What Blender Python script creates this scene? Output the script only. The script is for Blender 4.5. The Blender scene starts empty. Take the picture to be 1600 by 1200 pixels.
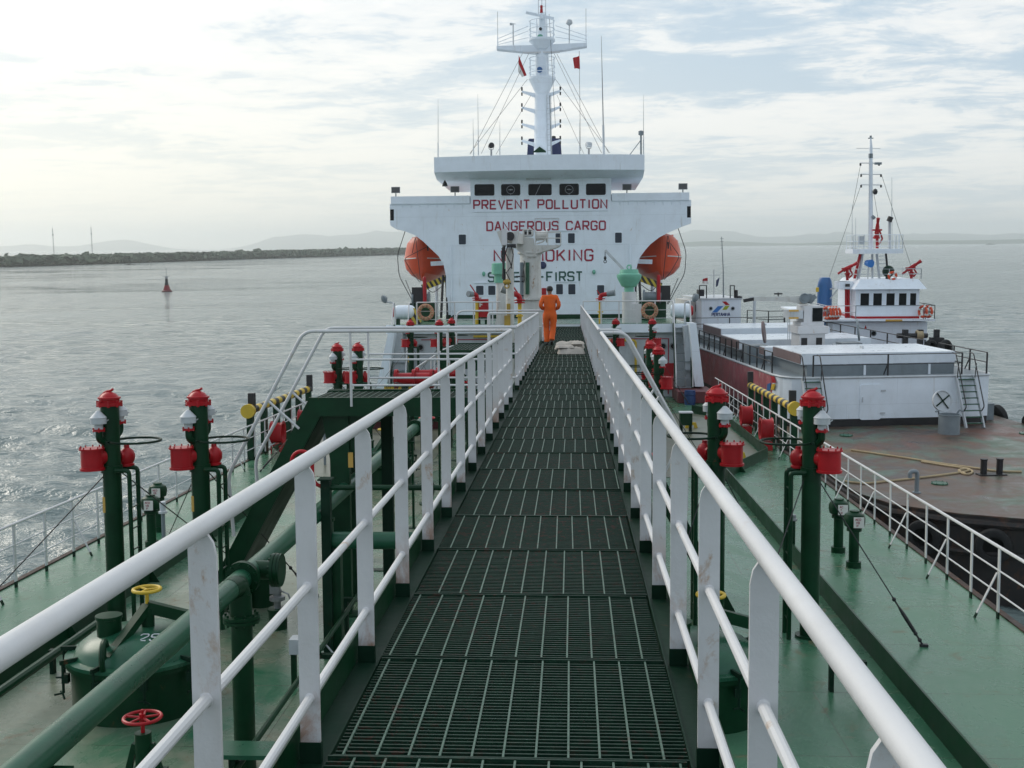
import bpy, bmesh, math, random
from mathutils import Vector, Matrix, noise as mnoise
R = math.radians
random.seed(7)
sc = bpy.context.scene
COL = sc.collection

# ------------------------------------------------------------------ camera
# ship frame: X to starboard, Y aft along the catwalk, Z up from the catwalk floor.
# The ship is trimmed by the stern: the ship frame is tipped 2.37 deg against the sea.
F_PX = 1740.0
T_SHIP = Matrix.Rotation(R(-2.37), 4, 'X')
CAM_SHIP = (Matrix.Translation((.21, 0, 1.52)) @ Matrix.Rotation(R(3.06), 4, 'Z')
            @ Matrix.Rotation(R(90 - 4.70), 4, 'X') @ Matrix.Rotation(R(-.4), 4, 'Z'))
CAM_W = T_SHIP @ CAM_SHIP
cd = bpy.data.cameras.new('camera')
cd.sensor_width = 36.0
cd.lens = F_PX / 1600 * 36
cd.clip_start = .05
cd.clip_end = 60000
cam = bpy.data.objects.new('camera', cd)
COL.objects.link(cam)
cam.matrix_world = CAM_W
sc.camera = cam

# ------------------------------------------------------------------ sky, sun, exposure
SUN_AZ, SUN_EL = R(-54), R(31)          # azimuth measured from straight ahead, left negative
SUN_DIR = Vector((math.sin(SUN_AZ) * math.cos(SUN_EL), math.cos(SUN_AZ) * math.cos(SUN_EL), math.sin(SUN_EL)))
w = bpy.data.worlds.new('World')
sc.world = w
w.use_nodes = True
nt = w.node_tree
nt.nodes.clear()
def wn(t, **k):
    n = nt.nodes.new(t)
    for a, v in k.items(): setattr(n, a, v)
    return n
def wl(a, b): nt.links.new(a, b)
out = wn('ShaderNodeOutputWorld'); bg = wn('ShaderNodeBackground'); bg.inputs[1].default_value = .1
wl(bg.outputs[0], out.inputs[0])
sky = wn('ShaderNodeTexSky', sky_type='NISHITA', sun_disc=False, sun_elevation=SUN_EL, sun_rotation=SUN_AZ,
         altitude=0, air_density=1.0, dust_density=2.0, ozone_density=1.0)
tc = wn('ShaderNodeTexCoord')
sep = wn('ShaderNodeSeparateXYZ'); wl(tc.outputs['Generated'], sep.inputs[0])
def math_(op, a, b=None, c=None, clamp=False):
    n = wn('ShaderNodeMath', operation=op, use_clamp=clamp)
    for i, v in enumerate((a, b, c)):
        if v is None: continue
        if isinstance(v, (int, float)): n.inputs[i].default_value = v
        else: wl(v, n.inputs[i])
    return n.outputs[0]
def ramp_(f, stops):
    n = wn('ShaderNodeValToRGB'); wl(f, n.inputs[0])
    e = n.color_ramp.elements
    while len(e) < len(stops): e.new(.5)
    for el, (p, c) in zip(e, stops):
        el.position = p
        el.color = (c, c, c, 1) if isinstance(c, (int, float)) else (*c, 1)
    return n.outputs[0]
def mix_(f, a, b):
    n = wn('ShaderNodeMix', data_type='RGBA')
    if isinstance(f, (int, float)): n.inputs[0].default_value = f
    else: wl(f, n.inputs[0])
    for i, v in ((6, a), (7, b)):
        if isinstance(v, tuple): n.inputs[i].default_value = (*v, 1)
        else: wl(v, n.inputs[i])
    return n.outputs[2]
zc = math_('MAXIMUM', sep.outputs[2], 0.0)
den = math_('ADD', zc, .075)
px = math_('DIVIDE', sep.outputs[0], den)
py = math_('DIVIDE', sep.outputs[1], den)
cx = wn('ShaderNodeCombineXYZ'); wl(px, cx.inputs[0]); wl(py, cx.inputs[1])
def cloud(scale, detail, rough, dist, off):
    m = wn('ShaderNodeMapping'); m.inputs['Location'].default_value = off
    m.inputs['Scale'].default_value = (1, 1.25, 1); wl(cx.outputs[0], m.inputs[0])
    n = wn('ShaderNodeTexNoise', noise_dimensions='2D')
    n.inputs['Scale'].default_value = scale; n.inputs['Detail'].default_value = detail
    n.inputs['Roughness'].default_value = rough; n.inputs['Distortion'].default_value = dist
    wl(m.outputs[0], n.inputs['Vector'])
    return n.outputs['Fac']
c_big = cloud(.62, 7, .58, .35, (2.3, 5.1, 0))
c_mid = cloud(1.7, 9, .64, .45, (1.1, 3.4, 0))
c_det = cloud(5.5, 7, .66, .3, (7.7, 1.2, 0))
cmb = math_('ADD', math_('ADD', math_('MULTIPLY', c_big, .46), math_('MULTIPLY', c_mid, .36)), math_('MULTIPLY', c_det, .18))
dv = wn('ShaderNodeVectorMath', operation='DOT_PRODUCT'); wl(tc.outputs['Generated'], dv.inputs[0])
GLOW = SUN_AZ + R(14)
dv.inputs[1].default_value = (math.sin(GLOW) * math.cos(R(14)), math.cos(GLOW) * math.cos(R(14)), math.sin(R(14)))
sunny = math_('POWER', math_('MAXIMUM', dv.outputs['Value'], 0.0), 4.5)
# veil of high cloud: blue-grey body, white billows, warm and bright towards the hidden sun
body = mix_(ramp_(cmb, [(.42, 0.0), (.475, .35), (.505, .75), (.57, 1.0)]), (4.7, 5.95, 7.05), (9.2, 9.2, 9.0))
hz = ramp_(zc, [(0.0, 1.0), (.025, .8), (.11, .12), (.16, 0.0)])
body = mix_(math_('MULTIPLY', hz, .72), body, (8.0, 8.2, 7.95))
body = mix_(math_('MULTIPLY', sunny, .17, clamp=True), body, (11.8, 11.6, 11.0))
lowglow = math_('MULTIPLY', ramp_(zc, [(0.0, 1.0), (.22, 0.0)]), sunny)
body = mix_(math_('MULTIPLY', lowglow, .85, clamp=True), body, (10.4, 9.9, 8.2))
back = math_('MULTIPLY', ramp_(math_('MULTIPLY_ADD', sep.outputs[1], -1.0, .25), [(0.0, 0.0), (.9, 1.0)]), .55)
body = mix_(back, body, (5.2, 6.1, 7.4))
wl(mix_(.90, sky.outputs[0], body), bg.inputs[0])
sd = bpy.data.lights.new('sun', 'SUN'); sd.energy = 1.25; sd.angle = R(28); sd.color = (1, .93, .82)
sun = bpy.data.objects.new('sun', sd); COL.objects.link(sun)
sun.rotation_euler = SUN_DIR.to_track_quat('Z', 'Y').to_euler()
sun.location = (0, 0, 60)
sc.view_settings.view_transform = 'Standard'
sc.view_settings.look = 'None'
sc.view_settings.exposure = 0.2
sc.view_settings.gamma = 1.0
sc.cycles.max_bounces = 6
sc.cycles.volume_bounces = 2

# ------------------------------------------------------------------ frames and pixel-ray helper
FR = Matrix.Identity(4)
PLACED = []
def use(m):
    global FR
    FR = m
W = Matrix.Identity(4)
def P(px, py, X=None, Y=None, Z=None):
    inv = FR.inverted()
    o = inv @ CAM_W.translation
    d = inv.to_3x3() @ (CAM_W.to_3x3() @ Vector(((px - 800) / F_PX, (600 - py) / F_PX, -1)))
    k = (X - o.x) / d.x if X is not None else (Y - o.y) / d.y if Y is not None else (Z - o.z) / d.z
    return o + d * k
V = Vector

# ------------------------------------------------------------------ mesh builder
def basis(d):
    d = d.normalized()
    u = Vector((0, 0, 1)) if abs(d.z) < .95 else Vector((0, 1, 0))
    a = u.cross(d).normalized()
    return a, d.cross(a).normalized()
class MB:
    def __init__(s): s.bm = bmesh.new(); s.mi = 0
    def face(s, vs):
        try:
            f = s.bm.faces.new(vs); f.material_index = s.mi; return f
        except ValueError: return None
    def vs(s, pts): return [s.bm.verts.new(p) for p in pts]
    def hexa(s, p):
        v = s.vs(p)
        for q in ((0, 3, 2, 1), (4, 5, 6, 7), (0, 1, 5, 4), (1, 2, 6, 5), (2, 3, 7, 6), (3, 0, 4, 7)): s.face([v[i] for i in q])
        return s
    def box(s, c, d, m=None):
        x, y, z = d[0] / 2, d[1] / 2, d[2] / 2
        pts = [V(q) for q in ((-x, -y, -z), (x, -y, -z), (x, y, -z), (-x, y, -z), (-x, -y, z), (x, -y, z), (x, y, z), (-x, y, z))]
        if m: pts = [m @ q for q in pts]
        return s.hexa([q + V(c) for q in pts])
    def bx(s, a, b):
        return s.box([(a[i] + b[i]) / 2 for i in range(3)], [abs(b[i] - a[i]) for i in range(3)])
    def beam(s, p, q, wd, h):
        p, q = V(p), V(q); a, b = basis(q - p); a *= wd / 2; b *= h / 2
        return s.hexa([p - a - b, p + a - b, p + a + b, p - a + b, q - a - b, q + a - b, q + a + b, q - a + b])
    def loft(s, rings, closed=True, cap=True):
        rr = [s.vs(r) for r in rings]
        n = len(rr[0])
        for a, b in zip(rr, rr[1:]):
            for i in range(n if closed else n - 1):
                j = (i + 1) % n
                s.face([a[i], a[j], b[j], b[i]])
        if cap and closed:
            s.face(rr[0][::-1]); s.face(rr[-1])
        return s
    def cyl(s, p, q, r, r2=None, n=14, cap=True):
        p, q = V(p), V(q); a, b = basis(q - p); r2 = r if r2 is None else r2
        ring = lambda c, k: [c + (a * math.cos(2 * math.pi * i / n) + b * math.sin(2 * math.pi * i / n)) * k for i in range(n)]
        return s.loft([ring(p, r), ring(q, r2)], True, cap)
    def tube(s, pts, r, n=8, closed=False, cap=True):
        pts = [V(p) for p in pts]; m = len(pts); rings = []
        a = None
        for i, p in enumerate(pts):
            if closed: t = pts[(i + 1) % m] - pts[i - 1]
            else: t = pts[min(i + 1, m - 1)] - pts[max(i - 1, 0)]
            t.normalize()
            if a is None: a, _ = basis(t)
            a = (a - t * a.dot(t)).normalized(); b = t.cross(a)
            rk = r[i] if isinstance(r, (list, tuple)) else r
            rings.append([p + (a * math.cos(2 * math.pi * k / n) + b * math.sin(2 * math.pi * k / n)) * rk for k in range(n)])
        if closed: rings.append(rings[0])
        return s.loft(rings, True, cap and not closed)
    def bend(s, pts, rad, r, n=8, k=5):      # polyline with rounded corners
        pts = [V(p) for p in pts]; o = [pts[0]]
        for i in range(1, len(pts) - 1):
            u = (pts[i - 1] - pts[i]); v = (pts[i + 1] - pts[i]); d = min(rad, u.length * .45, v.length * .45)
            a, b = pts[i] + u.normalized() * d, pts[i] + v.normalized() * d
            for j in range(k + 1):
                t = j / k
                o.append(a * (1 - t) ** 2 + pts[i] * 2 * t * (1 - t) + b * t * t)
        o.append(pts[-1])
        return s.tube(o, r, n)
    def torus(s, c, ax, RR, r, n=24, m=8):
        a, b = basis(V(ax)); c = V(c)
        return s.tube([c + (a * math.cos(2 * math.pi * i / n) + b * math.sin(2 * math.pi * i / n)) * RR for i in range(n)], r, m, True)
    def lathe(s, c, prof, n=18, ax=(0, 0, 1)):
        c = V(c); ax = V(ax).normalized(); a, b = basis(ax)
        return s.loft([[c + ax * z + (a * math.cos(2 * math.pi * i / n) + b * math.sin(2 * math.pi * i / n)) * max(rr, 1e-4) for i in range(n)] for rr, z in prof])
    def prism(s, pts, ext):
        pts = [V(p) for p in pts]; ext = V(ext)
        return s.loft([pts, [p + ext for p in pts]])
    def ell(s, c, rx, ry, rz, n=16, m=10):
        return s.loft([[V(c) + V((rx * math.sin(t) * math.cos(2 * math.pi * i / n), ry * math.sin(t) * math.sin(2 * math.pi * i / n), rz * math.cos(t))) for i in range(n)]
                       for t in [math.pi * (j + .02 * (j == 0) - .02 * (j == m)) / m for j in range(m + 1)]])
    def quad(s, pts): s.face(s.vs(pts)); return s

ORG = {}
def finish(name, mb, mats, sharp=.6, smooth=True):
    me = bpy.data.meshes.new(name)
    bmesh.ops.recalc_face_normals(mb.bm, faces=mb.bm.faces)
    mb.bm.to_mesh(me); mb.bm.free()
    for m in (mats if isinstance(mats, (list, tuple)) else [mats]): me.materials.append(m)
    if smooth:
        me.shade_smooth(); me.set_sharp_from_angle(angle=sharp)
    return me
def part(name, mb, mats, parent, label=None, **k):
    me = finish(name, mb, mats, **k)
    o = bpy.data.objects.new(name, me); COL.objects.link(o)
    root = ORG[parent.name]
    me.transform(Matrix.Translation(-root))
    o.parent = parent; ORG[o.name] = root
    if label: o['label'] = label
    return o
def props(o, label, cat, group=None, kind=None):
    if label: o['label'] = label
    if cat: o['category'] = cat
    if group: o['group'] = group
    if kind: o['kind'] = kind
def thing(name, loc, label, cat, group=None):
    o = bpy.data.objects.new(name, None); COL.objects.link(o)
    o.empty_display_size = .2
    o.location = loc; ORG[o.name] = V(loc)
    props(o, label, cat, group)
    PLACED.append((o, FR.copy()))
    return o
def solid(name, mb, mats, label=None, cat=None, group=None, kind=None, loc=None, **k):
    me = finish(name, mb, mats, **k)
    o = bpy.data.objects.new(name, me); COL.objects.link(o)
    if loc is None:
        xs = [v.co for v in me.vertices]
        loc = V(((min(v.x for v in xs) + max(v.x for v in xs)) / 2, (min(v.y for v in xs) + max(v.y for v in xs)) / 2, min(v.z for v in xs)))
    loc = V(loc)
    me.transform(Matrix.Translation(-loc)); o.location = loc
    ORG[o.name] = loc
    props(o, label, cat, group, kind)
    PLACED.append((o, FR.copy()))
    return o
def dup(root, delta, label, rotz=0):
    r = root.copy(); COL.objects.link(r)
    r.location = ORG[root.name] + V(delta); ORG[r.name] = V(r.location)
    if rotz: r.rotation_euler = (0, 0, rotz)
    if label: r['label'] = label
    for ch in list(root.children):
        c = ch.copy(); COL.objects.link(c); c.parent = r
        for g in ch.children:
            d = g.copy(); COL.objects.link(d); d.parent = c
    PLACED.append((r, FR.copy()))
    return r

# ------------------------------------------------------------------ materials
def newmat(name):
    m = bpy.data.materials.new(name); m.use_nodes = True
    t = m.node_tree; b = t.nodes['Principled BSDF']
    return m, t, b
def nd(t, ty, **k):
    n = t.nodes.new(ty)
    for a, v in k.items(): setattr(n, a, v)
    return n
def nz(t, vec, scale, detail=5, rough=.6, dist=0, stretch=None, off=None):
    if stretch or off:
        mp = nd(t, 'ShaderNodeMapping'); t.links.new(vec, mp.inputs[0])
        if stretch: mp.inputs['Scale'].default_value = stretch
        if off: mp.inputs['Location'].default_value = off
        vec = mp.outputs[0]
    n = nd(t, 'ShaderNodeTexNoise'); t.links.new(vec, n.inputs['Vector'])
    n.inputs['Scale'].default_value = scale; n.inputs['Detail'].default_value = detail
    n.inputs['Roughness'].default_value = rough; n.inputs['Distortion'].default_value = dist
    return n.outputs['Fac']
def rmp(t, f, a, b, lo=0., hi=1.):
    n = nd(t, 'ShaderNodeMapRange'); n.clamp = True; t.links.new(f, n.inputs[0])
    for i, v in enumerate((a, b, lo, hi)): n.inputs[i + 1].default_value = v
    return n.outputs[0]
def mx(t, f, a, b, bt='MIX'):
    n = nd(t, 'ShaderNodeMix', data_type='RGBA', blend_type=bt)
    if isinstance(f, (int, float)): n.inputs[0].default_value = f
    else: t.links.new(f, n.inputs[0])
    for i, v in ((6, a), (7, b)):
        if isinstance(v, (tuple, list)): n.inputs[i].default_value = (*v, 1)
        else: t.links.new(v, n.inputs[i])
    return n.outputs[2]
def mt(t, op, a, b=None):
    n = nd(t, 'ShaderNodeMath', operation=op)
    for i, v in enumerate((a, b)):
        if v is None: continue
        if isinstance(v, (int, float)): n.inputs[i].default_value = v
        else: t.links.new(v, n.inputs[i])
    return n.outputs[0]
def paint(name, col, rough=.38, var=.18, rust=0., dirt=.15, metal=0., bump=.05, rustcol=(.16, .06, .025), scale=1., dirtcol=(.11, .09, .06), coat=0., seams=0., foot=0., spec=.5):
    m, t, b = newmat(name)
    pos = nd(t, 'ShaderNodeNewGeometry').outputs['Position']
    n1 = nz(t, pos, 2.2 * scale, 6, .65)
    c = mx(t, rmp(t, n1, .3, .7), tuple(x * (1 - var) for x in col), tuple(min(1, x * (1 + var)) for x in col))
    ro = rmp(t, n1, .3, .7, rough * .8, min(1, rough * 1.25))
    if dirt:
        n2 = nz(t, pos, 3.0 * scale, 8, .7, .4, (1, 1, .25), (3, 1, 7))
        c = mx(t, rmp(t, n2, .52, .78, 0, dirt), c, dirtcol)
    if rust:
        n3 = nz(t, pos, 7.0 * scale, 9, .72, .3, (1, 1, .6), (11, 4, 2))
        n4 = nz(t, pos, .9 * scale, 3, .5, 0, None, (5, 9, 1))
        k = mt(t, 'MULTIPLY', rmp(t, n3, .66 - .2 * rust, .74 - .14 * rust), rmp(t, n4, .42, .6, .25, 1))
        c = mx(t, k, c, rustcol)
        ro = mt(t, 'MAXIMUM', ro, mt(t, 'MULTIPLY', k, .8))
    sm = None
    if seams:       # plate butts, dished plating and narrow run-off streaks
        sx = nd(t, 'ShaderNodeSeparateXYZ'); t.links.new(pos, sx.inputs[0]); cb = nd(t, 'ShaderNodeCombineXYZ')
        t.links.new(mt(t, 'ADD', sx.outputs[0], mt(t, 'MULTIPLY', sx.outputs[1], .7)), cb.inputs[0]); t.links.new(sx.outputs[2], cb.inputs[1])
        br = nd(t, 'ShaderNodeTexBrick'); t.links.new(cb.outputs[0], br.inputs['Vector']); br.inputs['Scale'].default_value = 1
        br.inputs['Mortar Size'].default_value = .012; br.inputs['Mortar Smooth'].default_value = .7; br.inputs['Brick Width'].default_value = 4.3; br.inputs['Row Height'].default_value = 1.55
        br.inputs['Color1'].default_value = br.inputs['Color2'].default_value = (0, 0, 0, 1); br.inputs['Mortar'].default_value = (1, 1, 1, 1)
        sm = br.outputs['Color']; c = mx(t, mt(t, 'MULTIPLY', sm, .22 * seams), c, (.30, .32, .33))
        st = mt(t, 'MULTIPLY', rmp(t, nz(t, pos, 5.5, 4, .6, 0, (1, 1, .05), (2, 8, 5)), .60, .76), rmp(t, nz(t, pos, .7, 4, .6, 0, None, (7, 3, 3)), .45, .65))
        c = mx(t, mt(t, 'MULTIPLY', st, .75 * seams), c, (.42, .36, .28))
    if foot:        # rust and chipped paint creeping up from the foot of a post
        oz = nd(t, 'ShaderNodeSeparateXYZ'); t.links.new(nd(t, 'ShaderNodeTexCoord').outputs['Object'], oz.inputs[0])
        k = mt(t, 'MULTIPLY', rmp(t, oz.outputs[2], .0, .36, 1, 0), rmp(t, nz(t, pos, 4.5, 8, .72, .3, (1, 1, .45), (1, 6, 2)), .50, .60))
        c = mx(t, mt(t, 'MULTIPLY', k, foot), c, (.30, .12, .035))
    t.links.new(c, b.inputs['Base Color']); t.links.new(ro, b.inputs['Roughness'])
    b.inputs['Metallic'].default_value = metal; b.inputs['Specular IOR Level'].default_value = spec
    if coat: b.inputs['Coat Weight'].default_value = coat; b.inputs['Coat Roughness'].default_value = .12
    if bump:
        bp = nd(t, 'ShaderNodeBump'); bp.inputs['Strength'].default_value = bump; bp.inputs['Distance'].default_value = .02
        hgt = nz(t, pos, 30 * scale, 4, .6)
        if sm: hgt = mt(t, 'ADD', mt(t, 'MULTIPLY', hgt, .4), mt(t, 'ADD', mt(t, 'MULTIPLY', sm, .5), mt(t, 'MULTIPLY', nz(t, pos, .9, 2, .5), 5.0)))
        t.links.new(hgt, bp.inputs['Height']); t.links.new(bp.outputs[0], b.inputs['Normal'])
    return m
M = {}
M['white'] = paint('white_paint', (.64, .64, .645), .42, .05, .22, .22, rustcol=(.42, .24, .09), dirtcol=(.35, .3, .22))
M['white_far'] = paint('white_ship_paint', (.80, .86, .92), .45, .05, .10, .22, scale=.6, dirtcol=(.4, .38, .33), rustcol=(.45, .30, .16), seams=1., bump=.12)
M['post_white'] = paint('post_white_paint', (.61, .61, .615), .42, .06, .32, .3, rustcol=(.36, .19, .07), dirtcol=(.35, .3, .22), foot=.9, bump=.12)
M['white_old'] = paint('worn_white_paint', (.60, .60, .57), .5, .10, .42, .55, rustcol=(.30, .17, .08), dirtcol=(.28, .24, .18))
M['green'] = paint('dark_green_paint', (.0025, .036, .013), .36, .3, .08, .10, dirtcol=(.03, .06, .035), spec=.22)
M['pipe_green'] = paint('pipe_green_paint', (.014, .090, .047), .30, .22, .05, .25, dirtcol=(.08, .13, .09), spec=.4)
M['black_green'] = paint('blackish_green_paint', (.005, .026, .014), .5, .3, .2, .1, spec=.15, dirtcol=(.02, .03, .02))
M['seafoam'] = paint('pale_green_paint', (.17, .46, .33), .5, .08, 0, .15)
M['red'] = paint('red_paint', (.40, .008, .014), .36, .18, .12, .15, dirtcol=(.12, .02, .02), spec=.32)
M['maroon'] = paint('maroon_deck_paint', (.13, .028, .032), .5, .25, .3, .3)
M['yellow'] = paint('yellow_paint', (.62, .42, .03), .45, .12, .25, .2)
M['black'] = paint('black_paint', (.014, .014, .016), .45, .3, .1, .1)
M['orange'] = paint('orange_hull_paint', (.64, .066, .012), .38, .10, .03, .20, dirtcol=(.25, .08, .04))
M['grey'] = paint('grey_paint', (.20, .235, .255), .45, .12, .12, .25)
M['shade_grey'] = paint('bulkhead_shade_tone', (.50, .53, .56), .5, .08, .2, .35)  # white paint with the shade under the poop put into its colour
M['lt_grey'] = paint('light_grey_paint', (.52, .55, .57), .45, .1, .15, .3)
M['steel'] = paint('dull_steel', (.30, .31, .32), .4, .15, .15, .2, metal=.6)
M['drum_blue'] = paint('drum_blue_paint', (.015, .05, .16), .45, .15, .1, .2)
M['blue'] = paint('blue_paint', (.03, .13, .33), .4, .12, .05, .15)
M['blueblack'] = paint('dark_blue_paint', (.015, .025, .09), .4, .12, 0, .15)
M['tire'] = paint('tyre_rubber', (.014, .014, .014), .75, .4, 0, .4, dirtcol=(.05, .045, .04))
M['rope'] = paint('manila_rope', (.42, .33, .20), .85, .2, 0, .4)
M['cable'] = paint('black_cable', (.02, .02, .022), .5, .2, .1, 0)
M['letter_red'] = paint('lettering_red', (.33, .016, .045), .5, .1, 0, 0)
M['letter_green'] = paint('lettering_green', (.02, .09, .07), .5, .1, 0, 0)
M['placard'] = paint('placard_white', (.72, .70, .66), .5, .06, .1, .25)
M['placard_orange'] = paint('placard_orange', (.60, .36, .08), .5, .1, .2, .3)
M['red_hull'] = paint('faded_red_hull', (.34, .090, .105), .5, .3, .60, .8, rustcol=(.42, .33, .29), dirtcol=(.40, .28, .28), scale=.8)
M['skin'] = paint('skin', (.22, .11, .06), .55, .1, 0, 0)
M['hair'] = paint('black_hair', (.008, .007, .007), .6, .2, 0, 0, scale=8)
M['coverall'] = paint('orange_coverall', (.72, .115, .012), .85, .14, 0, .15, bump=.25, dirtcol=(.28, .05, .01), scale=3)
M['boot'] = paint('black_boots', (.015, .013, .012), .5, .2, 0, 0)
M['tarp'] = paint('grey_canvas', (.42, .385, .34), .85, .18, 0, .5, bump=.5, scale=2.2, dirtcol=(.20, .16, .12))
def glass(name, col=(.02, .026, .032)):
    m, t, b = newmat(name)
    b.inputs['Base Color'].default_value = (*col, 1); b.inputs['Roughness'].default_value = .12
    b.inputs['Specular IOR Level'].default_value = .16
    return m
M['glass'] = glass('dark_window_glass', (.006, .008, .010))
M['glass_grey'] = glass('grey_window_glass', (.045, .055, .072))
M['lens'] = glass('lamp_lens', (.10, .10, .10))
# ------------------------------------------------------------------ deck paint, grating, sea
def deck_mat():
    m, t, b = newmat('deck_green_paint')
    pos = nd(t, 'ShaderNodeNewGeometry').outputs['Position']
    sx = nd(t, 'ShaderNodeSeparateXYZ'); t.links.new(pos, sx.inputs[0])
    big = nz(t, pos, .34, 6, .62, .6)
    mid = nz(t, pos, 1.5, 8, .68, .5, (1, .6, 1))
    fine = nz(t, pos, 9, 8, .7)
    green = mx(t, rmp(t, mid, .3, .7), (.034, .136, .073), (.060, .188, .108))
    worn = mx(t, rmp(t, fine, .3, .7), (.135, .172, .118), (.205, .232, .166))
    # the port working deck is walked on and worn; the outer side decks kept their green
    lane = mt(t, 'MULTIPLY', rmp(t, sx.outputs[0], -7.2, -6.2, .10, 1), rmp(t, sx.outputs[0], -.4, 1.6, 1, .12))
    k = mt(t, 'MULTIPLY', rmp(t, mt(t, 'ADD', mt(t, 'MULTIPLY', big, .6), mt(t, 'MULTIPLY', mid, .4)), .42, .55), lane)
    c = mx(t, k, green, worn)
    rst = mt(t, 'MULTIPLY', rmp(t, nz(t, pos, 3.0, 10, .75, .8, None, (4, 7, 1)), .565, .66), rmp(t, big, .38, .6, .15, .85))
    c = mx(t, rst, c, (.17, .105, .055))
    spk = rmp(t, nz(t, pos, 14, 4, .6, 0, None, (9, 2, 2)), .70, .76)
    c = mx(t, mt(t, 'MULTIPLY', spk, .7), c, (.06, .05, .035))
    br = nd(t, 'ShaderNodeTexBrick'); t.links.new(pos, br.inputs['Vector'])
    br.inputs['Scale'].default_value = 1; br.inputs['Mortar Size'].default_value = .008; br.inputs['Mortar Smooth'].default_value = .6
    br.inputs['Brick Width'].default_value = 6.1; br.inputs['Row Height'].default_value = 1.83
    br.inputs['Color1'].default_value = br.inputs['Color2'].default_value = (0, 0, 0, 1); br.inputs['Mortar'].default_value = (1, 1, 1, 1)
    c = mx(t, mt(t, 'MULTIPLY', br.outputs['Color'], .8), c, (.06, .07, .045))
    t.links.new(c, b.inputs['Base Color'])
    ro = mt(t, 'ADD', rmp(t, mid, .3, .72, .16, .40), mt(t, 'MULTIPLY', rst, .3))
    t.links.new(ro, b.inputs['Roughness'])
    b.inputs['Specular IOR Level'].default_value = .38
    bp = nd(t, 'ShaderNodeBump'); bp.inputs['Strength'].default_value = .16; bp.inputs['Distance'].default_value = .03
    t.links.new(mt(t, 'ADD', fine, br.outputs['Color']), bp.inputs['Height']); t.links.new(bp.outputs[0], b.inputs['Normal'])
    return m
M['deck'] = deck_mat()
def grating_mat(name, ca, cb, rustk):
    m, t, b = newmat(name)
    pos = nd(t, 'ShaderNodeNewGeometry').outputs['Position']
    c = mx(t, rmp(t, nz(t, pos, 25, 4, .6), .35, .65), ca, cb)
    k = mt(t, 'MULTIPLY', rmp(t, nz(t, pos, 22, 8, .75, .4), .53, .61), rmp(t, nz(t, pos, .8, 4, .6, 0, None, (3, 3, 3)), .4, .62, .12, 1))
    c = mx(t, mt(t, 'MULTIPLY', k, rustk), c, (.085, .028, .022))
    k2 = rmp(t, nz(t, pos, 34, 6, .7, 0, None, (6, 1, 9)), .66, .72)
    c = mx(t, mt(t, 'MULTIPLY', k2, .5), c, (.16, .24, .24))
    t.links.new(c, b.inputs['Base Color']); b.inputs['Roughness'].default_value = .45; b.inputs['Specular IOR Level'].default_value = .22
    return m
M['bar'] = grating_mat('grating_bar_paint', (.006, .027, .016), (.013, .045, .027), .9)
M['rod'] = grating_mat('grating_rod_paint', (.075, .135, .102), (.125, .190, .150), .8)
def sea_mat():
    m, t, b = newmat('sea_water')
    pos = nd(t, 'ShaderNodeNewGeometry').outputs['Position']
    chop = nz(t, pos, 1.0, 4, .62, .6, (.75, 1.3, 1), (3, 8, 1))
    rip = nz(t, pos, 3.6, 3, .6, .3, (.8, 1.3, 1))
    far = nz(t, pos, .42, 4, .62, .5, (.5, 1.7, 1))
    vl = nd(t, 'ShaderNodeVectorMath', operation='LENGTH'); t.links.new(pos, vl.inputs[0])
    fk = rmp(t, vl.outputs['Value'], 30, 220, 0, 1)
    h = mt(t, 'ADD', mt(t, 'MULTIPLY', far, mt(t, 'MULTIPLY', fk, 1.5)), mt(t, 'ADD', mt(t, 'MULTIPLY', chop, .24), mt(t, 'MULTIPLY', rip, .055)))
    bp = nd(t, 'ShaderNodeBump'); bp.inputs['Strength'].default_value = 1.0; bp.inputs['Distance'].default_value = 1.0
    t.links.new(h, bp.inputs['Height']); t.links.new(bp.outputs[0], b.inputs['Normal'])
    pat = nz(t, pos, .016, 10, .74, .8, (.7, 1.6, 1))
    t.links.new(mx(t, rmp(t, pat, .38, .62), (.125, .172, .168), (.205, .250, .242)), b.inputs['Base Color'])
    t.links.new(rmp(t, pat, .38, .62, .03, .20), b.inputs['Roughness'])
    b.inputs['IOR'].default_value = 1.34
    return m
M['sea'] = sea_mat()

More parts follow.
